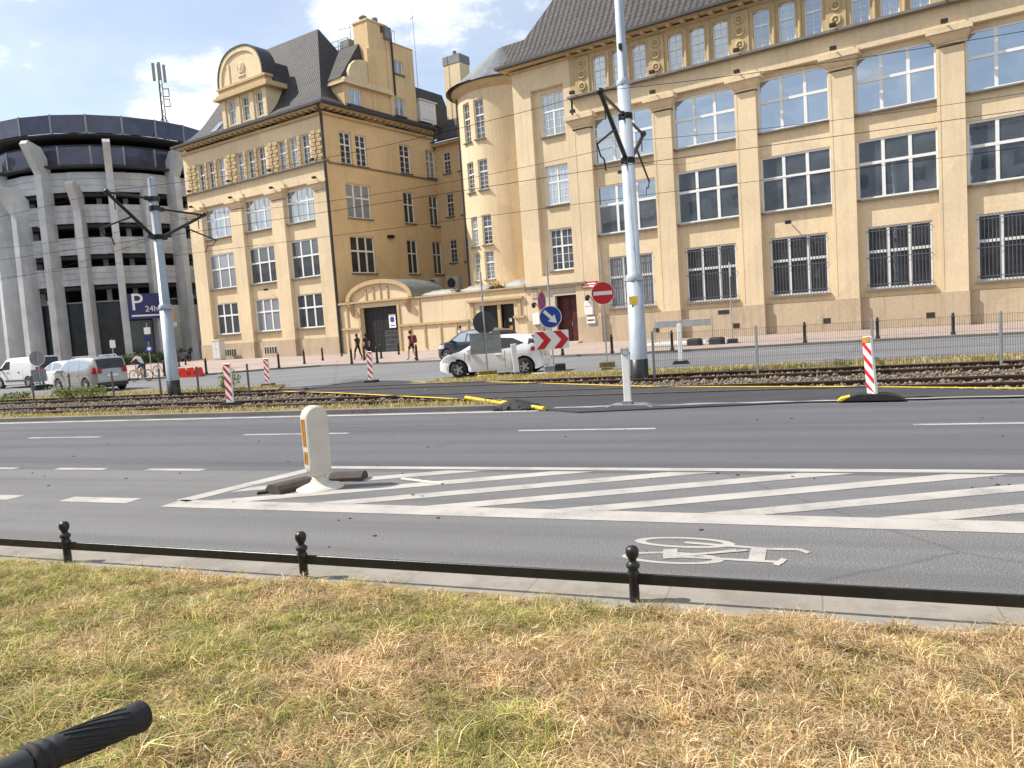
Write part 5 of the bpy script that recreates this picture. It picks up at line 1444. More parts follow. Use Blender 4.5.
for sg, rm, rl_, zt, zc, nm in ((-1,2.9,2.15,7.7,5.75,'near'),(1,2.6,2.6,7.5,5.75,'far')):
    wire('upper wire over the %s tram track' % nm, [armpt(P0_,sg,2.4,zt),armpt(LPp,sg,rl_,zt-(0.05 if sg<0 else 0.2)),armpt(MP,sg,rm,zt),armpt(P3,sg,2.6,zt)], 0.007, 0.35)
    wire('lower contact wire over the %s tram track' % nm, [armpt(P0_,sg,2.4,zc),armpt(LPp,sg,rl_,zc),armpt(MP,sg,rm,zc),armpt(P3,sg,2.6,zc)], 0.0075, 0.03)
wire('span wire from the corner building wall to the left pole', [BW(-41.0,-0.1,13.6), LPp+Vector((0,0,7.3))], 0.007, 0.3)
wire('span wire from the garage side to the left pole', [Vector((-38,52,7.0)), LPp+Vector((0,0,6.2))], 0.008, 0.5)
wire('span wire from the office front to the tall pole', [BW(8.0,0.0,10.9), MP+Vector((0,0,6.45))], 0.007, 0.2)

# ================================================================== FENCES
def mesh_fence(name, lab, s_posts, d, h, wires, every=0.055):
    t = thing(name, lab, 'fence', RW(s_posts[0],d,-0.05), RANG)
    for s in s_posts:
        x = s-s_posts[0]; MB().bbox(x-0.03,x+0.03,-0.03,0.03,0,h,0.006).build('post', M_bars if not wires else M_steel, t)
    for a, b_ in zip(s_posts[:-1], s_posts[1:]):
        m = MB(); x0, x1 = a-s_posts[0]+0.04, b_-s_posts[0]-0.04
        if wires:
            n_ = int((x1-x0)/every)
            for i in range(n_+1):
                x = x0+(x1-x0)*i/n_; m.box(x-0.0035,x+0.0035,-0.0035,0.0035,0.12,h-0.06)
            for z in (0.14,0.34,0.54,0.74,0.94,1.14,h-0.08): m.box(x0,x1,0.003,0.010,z-0.003,z+0.003)
        else:
            for z in (0.35,0.7,h-0.12): m.box(x0,x1,-0.002,0.002,z-0.002,z+0.002)
        m.build('mesh_panel' if wires else 'wire_strands', M_bars, t)
    return t
mesh_fence('mesh_fence','grey wire mesh fence on posts along the tracks, right of the tall pole',[-4.46,-1.5,1.5,4.5,7.5,10.5],23.0,1.42,True)
mesh_fence('wire_fence','row of thin dark fence posts along the tracks in front of the silver cars',[-38.9,-36.3,-33.6,-31.0,-28.8,-26.4,-23.9,-22.0,-19.6],23.05,1.12,False)

# ================================================================== SIGNS
def round_sign(mb, r_, y, mat, n_=36, th=0.02): 
    mb.lathe([(0.001,0),(r_,0)],(0,0,0),n_,mat,False,T(0,y,0) @ Matrix.Rotation(PI/2,4,'X'))
def sign_pole(name, lab, loc, rz, h, cat='sign', r_=0.03):
    t = thing(name, lab, cat, loc, rz); MB().cyl((0,0,0),(0,0,h),r_,r_,10).build('pole', M_steel, t); return t
def facing(x, y): return math.atan2(-y, -x)+PI/2
# blue arrow and chevrons
L1 = (1.52,27.37,0.04)
t = sign_pole('direction_sign','round blue sign with a white slanting arrow above a red and white chevron board',L1,facing(*L1[:2])+0.03,4.0)
m = MB(); m.cyl((0,-0.045,1.97),(0,-0.03,1.97),0.40,0.40,40,0); m.lathe([(0.375,0),(0.40,0)],(0,0,0),40,1,False,T(0,-0.047,1.97) @ Matrix.Rotation(PI/2,4,'X'))
m.build('round_plate', [M_blue, M_signw], t)
ar = [(-0.06,-0.30),(0.0,-0.30)]
m = MB(); c_, s_ = math.cos(R(-45)), math.sin(R(-45))
def rot(p_): return (p_[0]*c_-p_[1]*s_, p_[0]*s_+p_[1]*c_+1.97)
poly = [rot(p_) for p_ in [(-0.31,-0.06),(0.04,-0.06),(0.04,-0.17),(0.31,0.0),(0.04,0.17),(0.04,0.06),(-0.31,0.06)]]
m.prism(poly,-0.056,-0.046,'xz'); m.build('arrow', M_signw, t)
m = MB(); m.bbox(-0.62,0.60,-0.05,-0.03,0.83,1.49,0.004)
for x in (-0.56,0.06):
    m.prism([(x,1.47),(x+0.27,1.47),(x+0.54,1.16),(x+0.27,0.85),(x,0.85),(x+0.27,1.16)],-0.056,-0.0505,'xz',1)
m.build('chevron_board', [M_signw, M_red], t)
m = MB(); m.bbox(-0.34,0.05,-0.2,0.2,0,0.26,0.02); m.bbox(0.06,0.42,-0.2,0.2,0.0,0.30,0.02,1); m.box(-0.75,0.35,-0.25,0.25,-0.03,0.02,2); m.build('weights', [M_greyback, M_rubber, M_signw], t)
# no stopping
L2 = tuple(RW(-8.9,26.9,0.0)); t = sign_pole('no_stopping_sign','narrow blue and red round sign seen nearly edge-on above the blue arrow sign',(1.30,29.2,0.0),facing(1.30,29.2)+R(66),2.95)
m = MB(); m.cyl((0,-0.05,2.62),(0,-0.035,2.62),0.36,0.36,32,0); m.lathe([(0.27,0),(0.36,0)],(0,0,0),32,1,False,T(0,-0.052,2.62) @ Matrix.Rotation(PI/2,4,'X'))
for a in (45,-45): m.box(-0.28,0.28,-0.054,-0.051,-0.04,0.04,1,T(0,-0.001*(a>0),2.62) @ Matrix.Rotation(R(a),4,'Y'))
m.build('round_plate', [M_blue, M_red], t)
# no entry
L3 = (3.43,27.4,0.0); t = sign_pole('no_entry_sign','round red no entry sign with a white bar on a pole in a yellow foot',L3,facing(*L3[:2]),4.25)
m = MB(); m.cyl((0,-0.045,2.72),(0,-0.03,2.72),0.405,0.405,40,0); m.lathe([(0.39,0),(0.405,0)],(0,0,0),40,1,False,T(0,-0.0455,2.72) @ Matrix.Rotation(PI/2,4,'X')); m.box(-0.33,0.33,-0.052,-0.0455,2.655,2.785,1); m.build('round_plate', [M_red, M_signw], t)
m = MB(); m.bbox(-0.28,0.28,-0.2,0.2,0.1,0.3,0.03); m.bbox(-0.22,0.22,-0.25,0.25,0.0,0.1,0.02); m.build('foot', M_brownblk, t)
# signs seen from behind, by the white hatchback
L4 = (-0.83,27.2,0.0); t = sign_pole('road_sign','dark round sign and grey board seen from behind, before the white hatchback',L4,facing(*L4[:2]),3.75)
m = MB(); m.cyl((0,0.03,1.98),(0,0.045,1.98),0.40,0.40,40,0); m.box(-0.3,0.3,0.012,0.03,2.1,2.13,0); m.box(-0.3,0.3,0.012,0.03,1.8,1.83,0); m.build('round_plate', M_backdark, t)
m = MB(); m.bbox(-0.55,0.55,0.03,0.05,0.88,1.58,0.004); m.box(-0.5,0.5,0.012,0.03,1.02,1.05); m.box(-0.5,0.5,0.012,0.03,1.4,1.43); m.box(-0.62,0.55,-0.02,0.06,1.582,1.62); m.build('board', M_cab2, t)
m = MB(); m.bbox(-0.36,0.36,-0.25,0.25,0.0,0.16,0.03); m.bbox(-0.33,0.33,-0.22,0.22,0.162,0.30,0.03,1); m.build('foot', [M_yellow, M_brownblk], t)
# left sign back
L5 = (-25.6,41.9,0.0); t = sign_pole('road_sign','grey round sign and board seen from behind, before the white van',L5,facing(*L5[:2])+R(28),3.9)
m = MB(); m.cyl((0,0.03,1.72),(0,0.05,1.72),0.40,0.40,32,0); m.lathe([(0.40,-0.02),(0.42,0.02)],(0,0,0),32,1,False,T(0,0.04,1.72) @ Matrix.Rotation(PI/2,4,'X')); m.build('round_plate', [M_greyback, M_signw], t)
m = MB(); m.bbox(-0.40,0.40,0.03,0.05,0.45,1.12,0.004); m.build('board', M_greyback, t)
m = MB(); m.bbox(-0.4,0.4,-0.25,0.25,0,0.28,0.03); m.build('foot', M_rubber, t)
# signs left of the grey pole
L6 = (-27.0,58.0,0.1); t = sign_pole('sign_pole','sign pole with white, dark and blue plates between the garage and the grey pole',L6,facing(*L6[:2]),3.6)
m = MB()
for z0, z1, k in ((2.75,3.25,0),(2.2,2.68,1),(1.4,1.9,2)): m.bbox(-0.22,0.22,-0.05,-0.03,z0,z1,0.004,k)
m.build('plates', [M_signw, M_navy, M_blue], t)
MB().cyl((0,-0.056,1.65),(0,-0.051,1.65),0.14,0.14,20).build('white_disc', M_signw, t)
t = sign_pole('sign_pole','thin pole with a small white plate in front of the garage ribs',(-31.0,60.5,0.1),facing(-31,60.5)+R(40),2.6)
MB().bbox(-0.25,0.25,-0.05,-0.03,1.9,2.5,0.004).build('plate', M_signw, t)
t = sign_pole('sign_pole','dark pole standing close to the left of the grey tram pole',(-24.6,55.8,0.1),facing(-24.6,55.8),3.1,'pole',0.05)
MB().bbox(-0.1,0.1,-0.06,-0.03,2.6,3.0,0.004).build('plate', M_dark, t)
m = MB(); m.bbox(-0.55,0.55,-0.06,0,0,1.15,0.01); m.bbox(-0.75,0.75,-0.06,0,-0.75,-0.25,0.01,1)
o = m.build('garage_notice', [M_poster, M_beacon]); tag(o,'orange and cream notice on the garage wall right of the grey pole','notice'); o.location=(-36.6,84.2,4.6); o.rotation_euler=(0,0,R(-3))
t = sign_pole('sign_pole','tall thin pole in a black foot, right of the metal barrier boards',(11.1,38.3,0.1),facing(11.1,38.3)+R(88),4.0)
m = MB(); m.bbox(-0.3,0.3,-0.05,-0.03,3.3,3.9,0.004); m.build('plate', M_signw, t); MB().bbox(-0.3,0.3,-0.25,0.25,0,0.22,0.04).build('foot', M_rubber, t)
# metal barrier boards on the pavement
bb = thing('barrier_boards','grey metal barrier boards in a frame on the pavement before the office building','barrier',(8.95,39.5,0.1),R(-40))
m = MB()
for x0, x1 in ((-1.55,-0.12),(-0.02,1.5)): m.bbox(x0,x1,-0.03,0.03,0.95,1.30,0.01)
m.build('boards', M_greyback, bb)
for x in (-1.62,1.58): MB().cyl((x,0,0.0),(x,0,1.42),0.03,0.03,8).build('post', M_steel, bb)
m = MB(); m.bbox(-2.0,1.0,-0.5,-0.1,0.02,0.16,0.02); m.bbox(-1.7,1.2,0.1,0.4,0.05,0.2,0.02); m.bbox(-2.0,1.4,-0.08,0.05,0.0,0.1,0.02); m.build('beams', M_cab, bb)
for x, y in ((0.9,-0.6),(1.9,-0.2)):
    MB().bbox(x-0.35,x+0.35,y-0.25,y+0.25,0,0.36,0.08).build('foot', M_rubber, bb)

# ================================================================== BOLLARDS, BARRIERS, CABINET
m = MB(); m.lathe([(0.095,0),(0.09,0.10),(0.07,0.14),(0.065,0.70),(0.08,0.73),(0.08,0.77),(0.055,0.80),(0.06,0.86),(0.035,0.92),(0.003,0.94)],(0,0,0),12)
bm = m.mesh('bollard', M_black)
def bollard(x, y, lab):
    o = bpy.data.objects.new('bollard', bm); COL.objects.link(o); o.location = (x,y,0.1); tag(o, lab, 'bollard', 'dark bollards on the pavement')
for x, y, lab in ((-13.78,45.9,'dark bollard at the kerb before the corner building, leftmost of its kerb row'),(-13.33,49.96,'dark bollard under the right windows of the corner building'),
    (-13.07,53.83,'dark bollard just left of the downpipe corner of the corner building'),(-13.2,60.6,'dark bollard against the downpipe corner of the corner building'),
    (-9.15,44.5,'dark bollard at the kerb left of the two walking women'),(-9.24,48.9,'dark bollard directly in front of the two walking women'),
    (-7.50,43.5,'dark bollard at the kerb before the left half of the gate'),(-8.37,50.2,'dark bollard in front of the middle of the dark gate'),
    (-7.93,55.15,'dark bollard in front of the right edge of the dark gate'),(-5.25,43.4,'dark bollard at the kerb beside the walker with the backpack'),
    (-22.1,46.6,'dark bollard behind the cyclist'),(-20.6,45.9,'dark bollard between the parked bicycle and the grey pole'),(-18.0,45.6,'dark bollard right of the red plastic barriers'),
    (-26.6,62.0,'dark bollard beyond the red plastic barriers, left one'),(-28.0,66.6,'dark bollard beyond the red plastic barriers, far one by the hedge'),
    (2.58,37.7,'dark bollard behind the chevron board'),(4.82,36.3,'dark bollard beside the red no entry sign'),(7.47,35.4,'dark bollard before the metal barrier boards'),
    (13.05,34.0,'dark bollard on the right pavement, nearest the sign pole'),(15.89,33.2,'dark bollard on the right pavement just right of the striped post'),(18.64,32.3,'dark bollard on the right pavement, rightmost in view'),(21.4,31.6,'dark bollard beyond the right edge of the picture')):
    if x < 21: bollard(x, y, lab)
def water_barrier(loc, rz, lab):
    t = thing('plastic_barrier', lab, 'barrier', loc, rz, 'red plastic road barriers')
    m = MB(); m.prism([(-0.55,0),(0.55,0),(0.55,0.12),(0.46,0.25),(0.40,0.52),(0.25,0.55),(0.2,0.42),(-0.2,0.42),(-0.25,0.55),(-0.40,0.52),(-0.46,0.25),(-0.55,0.12)],-0.2,0.2,'xz'); m.build('body', M_barrier, t)
    m = MB(); m.box(-0.4,-0.1,-0.206,-0.2,0.12,0.35); m.box(0.1,0.4,-0.206,-0.2,0.12,0.35); m.build('recess', M_tail, t)
water_barrier((-19.6,45.4,0.0), RANG, 'red plastic road barrier next to the grey pole, left of two'); water_barrier((-18.35,44.75,0.0), RANG, 'red plastic road barrier at the kerb, right of two')
cb = thing('utility_cabinet','light grey utility cabinet at the foot of the corner building','cabinet',BW(-41.2,-0.75,0.1),FAC)
m = MB(); m.bbox(-0.6,0.6,-0.3,0.3,0.12,1.9,0.03); m.bbox(-0.66,0.66,-0.36,0.36,1.902,1.98,0.02); m.box(-0.55,0.55,-0.25,0.25,0,0.12); m.build('case', M_cab, cb)
m = MB(); m.bbox(-0.55,-0.01,-0.32,-0.302,0.2,1.8,0.005); m.bbox(0.01,0.55,-0.32,-0.302,0.2,1.8,0.005); d_ = m.build('doors', M_cab, cb)
MB().box(0.03,0.06,-0.345,-0.32,0.95,1.1).build('handle', M_dark, d_)

# ================================================================== VEHICLES
def car(name, lab, loc, rz, spec, paintm, cat='car', group=None):
    """x forward, origin on the ground at mid wheelbase; spec holds the side outline"""
    t = thing(name, lab, cat, loc, rz, group)
    Wd = spec['w']/2; xf, xr = spec['wheels']; rw = spec['r']; out = spec['top']; belt = spec['belt']; tumb = spec.get('tumble', 0.80)
    x0, x1 = out[0][0], out[-1][0]
    def top(x):
        for a, b_ in zip(out[:-1], out[1:]):
            if a[0] <= x <= b_[0] or a[0] >= x >= b_[0]:
                u = (x-a[0])/(b_[0]-a[0]+1e-9); return a[1]+(b_[1]-a[1])*u
        return out[0][1] if x < x0 else out[-1][1]
    def arch_z(x):
        zb = spec.get('sill', 0.22)
        if x < x0+0.25: zb += (x0+0.25-x)*0.35
        if x > x1-0.25: zb += (x-x1+0.25)*0.35
        for c in (xf, xr):
            if abs(x-c) < rw+0.07: zb = max(zb, rw+math.sqrt(max(0,(rw+0.07)**2-(x-c)**2)))
        return zb
    xs = set([x0, x1] + [p_[0] for p_ in out])
    for c in (xf, xr): xs |= set(c+(rw+0.07)*math.cos(PI*k/12) for k in range(13))
    for i in range(28): xs.add(x0+(x1-x0)*i/27)
    xs = sorted(x for x in xs if x0 <= x <= x1)
    def halfw(x):
        L_ = x1-x0; u = min(x-x0, x1-x)
        return Wd*(1-0.24*max(0,1-u/0.55)**2)
    def ysurf(x, z):
        w_ = halfw(x)
        if z <= belt: return w_*(1-0.05*abs(z-0.62)**1.3)
        k = min(1,(z-belt)/(spec['h']-belt)); yb = w_*(1-0.05*abs(belt-0.62)**1.3)
        return yb*(1-(1-tumb)*k)
    rings = []
    for x in xs:
        zb = arch_z(x); zt = top(x); w_ = halfw(x)
        zt = max(zt, zb+0.05)
        zz = [zb, zb+(min(belt,zt)-zb)*0.18, zb+(min(belt,zt)-zb)*0.5, zb+(min(belt,zt)-zb)*0.8]
        if zt > belt+0.10: zz += [belt, belt+(zt-belt)*0.5, zt-0.05]
        else: zz += [zb+(zt-zb)*0.9, zb+(zt-zb)*0.95, zt-0.012]
        pts = [(x, ysurf(x,z)*(0.985 if i == 0 else 1), z) for i, z in enumerate(zz)]
        y_t = ysurf(x, zt); pts += [(x, y_t*0.93, zt-0.008), (x, y_t*0.6, zt+0.012), (x, 0, zt+0.018)]
        rings.append(pts + [(x_, -y_, z_) for x_, y_, z_ in pts[-2::-1]])
    k = len(rings[0]); vs = [p_ for r_ in rings for p_ in r_]
    m = MB()
    m.add(vs, [(i*k+j, i*k+j+1, (i+1)*k+j+1, (i+1)*k+j) for i in range(len(rings)-1) for j in range(k-1)], 0, True)
    m.add(rings[0], [tuple(range(k-1,-1,-1))], 0); m.add(rings[-1], [tuple(range(k))], 0)
    body = m.build('body', paintm, t)
    m = MB()
    for a, b_ in ((x0+0.12, xr-rw-0.08),(xr+rw+0.08, xf-rw-0.08),(xf+rw+0.08, x1-0.12)):
        if b_ > a: m.box(a, b_, -Wd*(0.9 if abs(a+b_) < 1.5 else 0.72), Wd*(0.9 if abs(a+b_) < 1.5 else 0.72), 0.19, 0.34)
    m.box(x0+0.3, x1-0.3, -Wd*0.70, Wd*0.70, 0.2, 0.62)
    m.build('underbody', M_plastic, t)
    # glass: side panes between outline points, screens across
    for sy in (1,-1):
        for poly in spec['side']:
            m = MB(); n_ = len(poly)
            P = [(x, sy*(ysurf(x,z)+0.006), z) for x, z in poly]
            cx = sum(p_[0] for p_ in P)/n_; cz = sum(p_[2] for p_ in P)/n_
            C_ = (cx, sy*(ysurf(cx,cz)+0.008), cz)
            m.add(P+[C_], [((i,(i+1)%n_,n_) if sy < 0 else ((i+1)%n_,i,n_)) for i in range(n_)])
            m.build('side_window', M_carglass, t)
    for nm, (xa, xb) in (('windscreen', spec['ws']), ('rear_window', spec['rs'])):
        m = MB(); n_ = 6; P = []
        for i in range(n_+1):
            x = xa+(xb-xa)*i/n_; z = top(x); y_ = ysurf(x,z)*0.90
            dx = 0.006*(1 if nm == 'windscreen' else -1)
            P.append([(x+dx, y_, z+0.010), (x+dx, y_*0.5, z+0.026), (x+dx, 0, z+0.032), (x+dx,-y_*0.5, z+0.026), (x+dx,-y_, z+0.010)])
        vs = [p_ for r_ in P for p_ in r_]
        m.add(vs, [(i*5+j,i*5+j+1,(i+1)*5+j+1,(i+1)*5+j) for i in range(n_) for j in range(4)], 0, True)
        m.build(nm, M_carglass, t)
    for c in (xf, xr):
        for sy in (1,-1):
            y_ = sy*(Wd-0.105)
            m = MB(); m.lathe([(rw*0.60,-0.10),(rw*0.93,-0.10),(rw,-0.06),(rw,0.06),(rw*0.93,0.10),(rw*0.60,0.10)],(0,0,0),28)
            wo = m.build('wheel', M_tyre, t); wo.location = (c, y_, rw); wo.rotation_euler = (PI/2*(-sy),0,0)
            m = MB(); m.lathe([(rw*0.64,0.085),(rw*0.60,0.06),(rw*0.55,0.05)],(0,0,0),28)
            m.lathe([(0.001,0.02),(rw*0.62,0.02)],(0,0,0),24,1)
            for i in range(5):
                a = 2*PI*i/5; Ms = Matrix.Rotation(a,4,'Z'); m.prism([(0.02,-0.05),(rw*0.60,-0.028),(rw*0.60,0.028),(0.02,0.05)],0.05,0.085,'xy',0,Ms)
            m.cyl((0,0,0.05),(0,0,0.095),0.06,0.05,12); m.build('rim', [M_rim, M_plastic], wo)
    zl = spec.get('lampz', (0.62,0.80)); zt_ = spec.get('tailz', (0.75,1.0))
    for sy in (1,-1):
        def patch_(xa, xb, za, zb_, nm, mt, ext):
            m = MB(); P = []
            for x in np.linspace(xa, xb, 5):
                for z in np.linspace(za, zb_, 4):
                    z = min(z, top(x)-0.035); P.append((x, sy*(ysurf(x,z)+0.010), z))
            m.add(P, [(i*4+j,i*4+j+1,(i+1)*4+j+1,(i+1)*4+j) if sy < 0 else (i*4+j,(i+1)*4+j,(i+1)*4+j+1,i*4+j+1) for i in range(4) for j in range(3)], 0, True)
            xe = xb; ye = ysurf(xb, (za+zb_)/2); sg = 1 if xb > 0 else -1
            if sg < 0: m.add([(xe+sg*0.008, sy*(ye+0.008), za),(xe+sg*0.02, sy*ye*0.70, za+0.02),(xe+sg*0.02, sy*ye*0.72, zb_-0.02),(xe+sg*0.008, sy*(ye+0.008), zb_)], [(0,1,2,3) if sy*sg > 0 else (3,2,1,0)])
            m.build(nm, mt, t)
        patch_(x1-0.72, x1-0.14, zl[0], zl[1], 'headlight', M_lamp, 1); patch_(x0+spec.get('taill',0.30), x0, zt_[0], zt_[1], 'tail_light', M_tail, 1)
        xm = spec['mirror']; m = MB(); m.bbox(xm-0.08,xm+0.08,sy*(Wd+0.10)-0.09,sy*(Wd+0.10)+0.09,belt-0.02,belt+0.13,0.03); m.box(xm-0.03,xm+0.03,min(sy*Wd*0.9,sy*(Wd+0.05)),max(sy*Wd*0.9,sy*(Wd+0.05)),belt-0.02,belt+0.03)
        m.build('mirror', spec.get('mirrorm', paintm), t)
        for xh in spec['handles']:
            m = MB(); y_ = ysurf(xh, belt-0.14); m.bbox(xh-0.10,xh+0.10,min(sy*y_,sy*(y_+0.03)),max(sy*y_,sy*(y_+0.03)),belt-0.16,belt-0.12,0.008); m.build('door_handle', spec.get('handlem', paintm), t)
        for xd in spec['doors']:
            m = MB(); zb = max(arch_z(xd), 0.3)+0.02
            for z0_, z1_ in ((zb,(zb+belt)/2),((zb+belt)/2,belt)): m.add([(xd-0.007,sy*(ysurf(xd,z0_)+0.003),z0_),(xd+0.007,sy*(ysurf(xd,z0_)+0.003),z0_),(xd+0.007,sy*(ysurf(xd,z1_)+0.003),z1_),(xd-0.007,sy*(ysurf(xd,z1_)+0.003),z1_)], [(0,1,2,3) if sy < 0 else (3,2,1,0)])
            m.build('door_gap', M_plastic, t)
    MB().bbox(x0-0.022,x0-0.004,-0.26,0.26,spec.get('plate',0.62),spec.get('plate',0.62)+0.12,0.002).build('number_plate', M_signw, t); MB().bbox(x1+0.004,x1+0.022,-0.26,0.26,0.42,0.54,0.002).build('number_plate', M_signw, t)
    m = MB(); m.bbox(x1-0.06,x1+0.012,-Wd*0.45,Wd*0.45,0.30,0.42,0.02); m.bbox(x1-0.06,x1+0.014,-Wd*0.4,Wd*0.4,0.56,0.66,0.02); m.build('grille', M_plastic, t)
    if spec.get('bumper'):
        m = MB(); m.bbox(x0-0.02,x0+0.1,-Wd*0.8,Wd*0.8,0.28,0.45,0.03); m.build('rear_bumper_strip', M_plastic, t)
    if spec.get('rails'):
        for sy in (1,-1):
            m = MB(); a, b_ = spec['rails']; y_ = ysurf(0, spec['h'])*0.86*sy; m.tube([(a,y_,top(a)+0.0),(a+0.12,y_,top(a)+0.08),(b_-0.12,y_,top(b_)+0.08),(b_,y_,top(b_))],0.018,6); m.build('roof_rail', M_steel, t)
    return t
corsa = dict(w=1.74,h=1.48,wheels=(1.255,-1.255),r=0.315,belt=0.93,tumble=0.76,sill=0.20,
    top=[(-1.93,0.50),(-1.95,0.80),(-1.90,0.98),(-1.80,1.06),(-1.58,1.36),(-1.42,1.425),(-0.9,1.475),(-0.3,1.48),(0.15,1.44),(0.50,1.33),(1.20,0.965),(1.5,0.90),(1.85,0.78),(2.02,0.62),(2.05,0.42)],
    side=[[(0.92,0.97),(0.05,0.95),(0.02,1.38),(0.40,1.31)],[(-0.05,0.95),(-0.75,1.02),(-1.28,1.16),(-0.85,1.36),(-0.30,1.40),(-0.06,1.39)],[(-1.42,1.10),(-1.74,1.05),(-1.60,1.28),(-1.45,1.31)]],
    ws=(1.18,0.50),rs=(-1.79,-1.50),mirror=0.78,mirrorm=M_carw,handles=[-0.30],doors=[0.98,-0.55],lampz=(0.62,0.82),tailz=(0.86,1.01),taill=0.40,plate=0.62)
CAR_Z = -0.002
def heading(deg_left): return R(90+deg_left)
car('hatchback_car','white three-door hatchback driving left behind the sign poles',(-0.50,28.9,CAR_Z),heading(75),corsa,M_carw)
suv = dict(w=1.90,h=1.68,wheels=(1.38,-1.38),r=0.37,belt=1.08,tumble=0.80,sill=0.28,
    top=[(-2.25,0.55),(-2.28,0.9),(-2.2,1.12),(-1.85,1.50),(-1.6,1.60),(-0.8,1.68),(0.1,1.66),(0.55,1.55),(1.25,1.15),(1.6,1.08),(2.1,0.95),(2.28,0.75),(2.3,0.45)],
    side=[[(0.98,1.12),(-0.02,1.10),(-0.05,1.56),(0.42,1.50)],[(-0.12,1.10),(-1.0,1.12),(-1.0,1.55),(-0.15,1.57)],[(-1.08,1.13),(-1.75,1.22),(-1.55,1.47),(-1.08,1.54)]],
    ws=(1.22,0.57),rs=(-2.15,-1.80),mirror=0.85,mirrorm=M_plastic,handles=[0.15,-0.85],doors=[1.05,0.0,-1.0],lampz=(0.78,0.98),tailz=(0.95,1.2),plate=0.8)
car('suv_car','dark blue SUV parked at the kerb behind the white hatchback',(-1.55,38.9,CAR_Z),heading(46),suv,M_card)
mpv = dict(w=1.80,h=1.66,wheels=(1.36,-1.34),r=0.33,belt=0.98,tumble=0.82,sill=0.22,
    top=[(-2.16,0.50),(-2.20,0.85),(-2.14,1.02),(-1.98,1.45),(-1.85,1.58),(-1.3,1.64),(-0.4,1.66),(0.3,1.60),(0.7,1.48),(1.55,1.02),(1.8,0.95),(2.15,0.80),(2.26,0.60),(2.28,0.42)],
    side=[[(1.15,1.03),(0.25,1.01),(0.20,1.50),(0.62,1.42)],[(0.14,1.01),(-0.78,1.03),(-0.78,1.52),(0.10,1.51)],[(-0.88,1.04),(-1.75,1.10),(-1.62,1.44),(-0.88,1.51)]],
    ws=(1.5,0.74),rs=(-2.13,-1.92),mirror=1.02,handles=[0.40,-0.62],doors=[1.22,0.19,-0.83],lampz=(0.68,0.90),tailz=(0.86,1.16),taill=0.22,plate=0.70,bumper=True,rails=(-1.5,0.3))
car('minivan_car','silver minivan seen from behind, nearest of the cars at the left',(-20.35,37.3,CAR_Z),heading(54),mpv,M_cars)
hatch = dict(corsa); car('compact_car','small white car between the silver minivan and the van',(-25.3,44.0,CAR_Z),heading(55),hatch,M_carw)
est = dict(mpv, h=1.52, top=[(-2.3,0.50),(-2.34,0.82),(-2.28,0.98),(-2.0,1.36),(-1.85,1.45),(-1.2,1.50),(-0.4,1.52),(0.25,1.46),(0.6,1.36),(1.4,0.96),(1.7,0.90),(2.15,0.78),(2.26,0.60),(2.28,0.42)],
    side=[[(1.05,0.99),(0.2,0.98),(0.15,1.38),(0.52,1.32)],[(0.08,0.98),(-0.85,1.0),(-0.85,1.40),(0.05,1.40)],[(-0.95,1.0),(-1.9,1.08),(-1.7,1.34),(-0.95,1.40)]],ws=(1.36,0.63),rs=(-2.25,-1.95),mirror=0.95)
car('estate_car','silver estate car with roof rails, half hidden behind the minivan',(-25.2,46.4,CAR_Z),heading(56),est,M_cars)
vans = dict(w=1.80,h=1.82,wheels=(1.40,-1.32),r=0.32,belt=1.10,tumble=0.90,sill=0.22,
    top=[(-2.10,0.45),(-2.12,1.0),(-2.10,1.72),(-2.0,1.80),(-0.8,1.82),(0.4,1.80),(0.75,1.72),(1.45,1.12),(1.7,1.04),(2.1,0.85),(2.2,0.6),(2.2,0.42)],
    side=[[(1.22,1.14),(0.35,1.12),(0.32,1.62),(0.72,1.60)]],ws=(1.42,0.80),rs=(-2.118,-2.095),mirror=1.1,handles=[0.55,-0.5],doors=[1.28,0.28,-0.9],lampz=(0.68,0.92),tailz=(0.75,1.2),taill=0.14,plate=0.55,handlem=M_plastic,mirrorm=M_plastic)
van = car('delivery_van','white panel van at the left edge with its shaded rear doors',(-29.3,46.9,CAR_Z),heading(64),vans,M_carw,'van')
for y_ in (0.895,-0.915): MB().bbox(-0.9,0.9,y_,y_+0.02,0.42,0.5,0.006).build('side_strip', M_plastic, van)

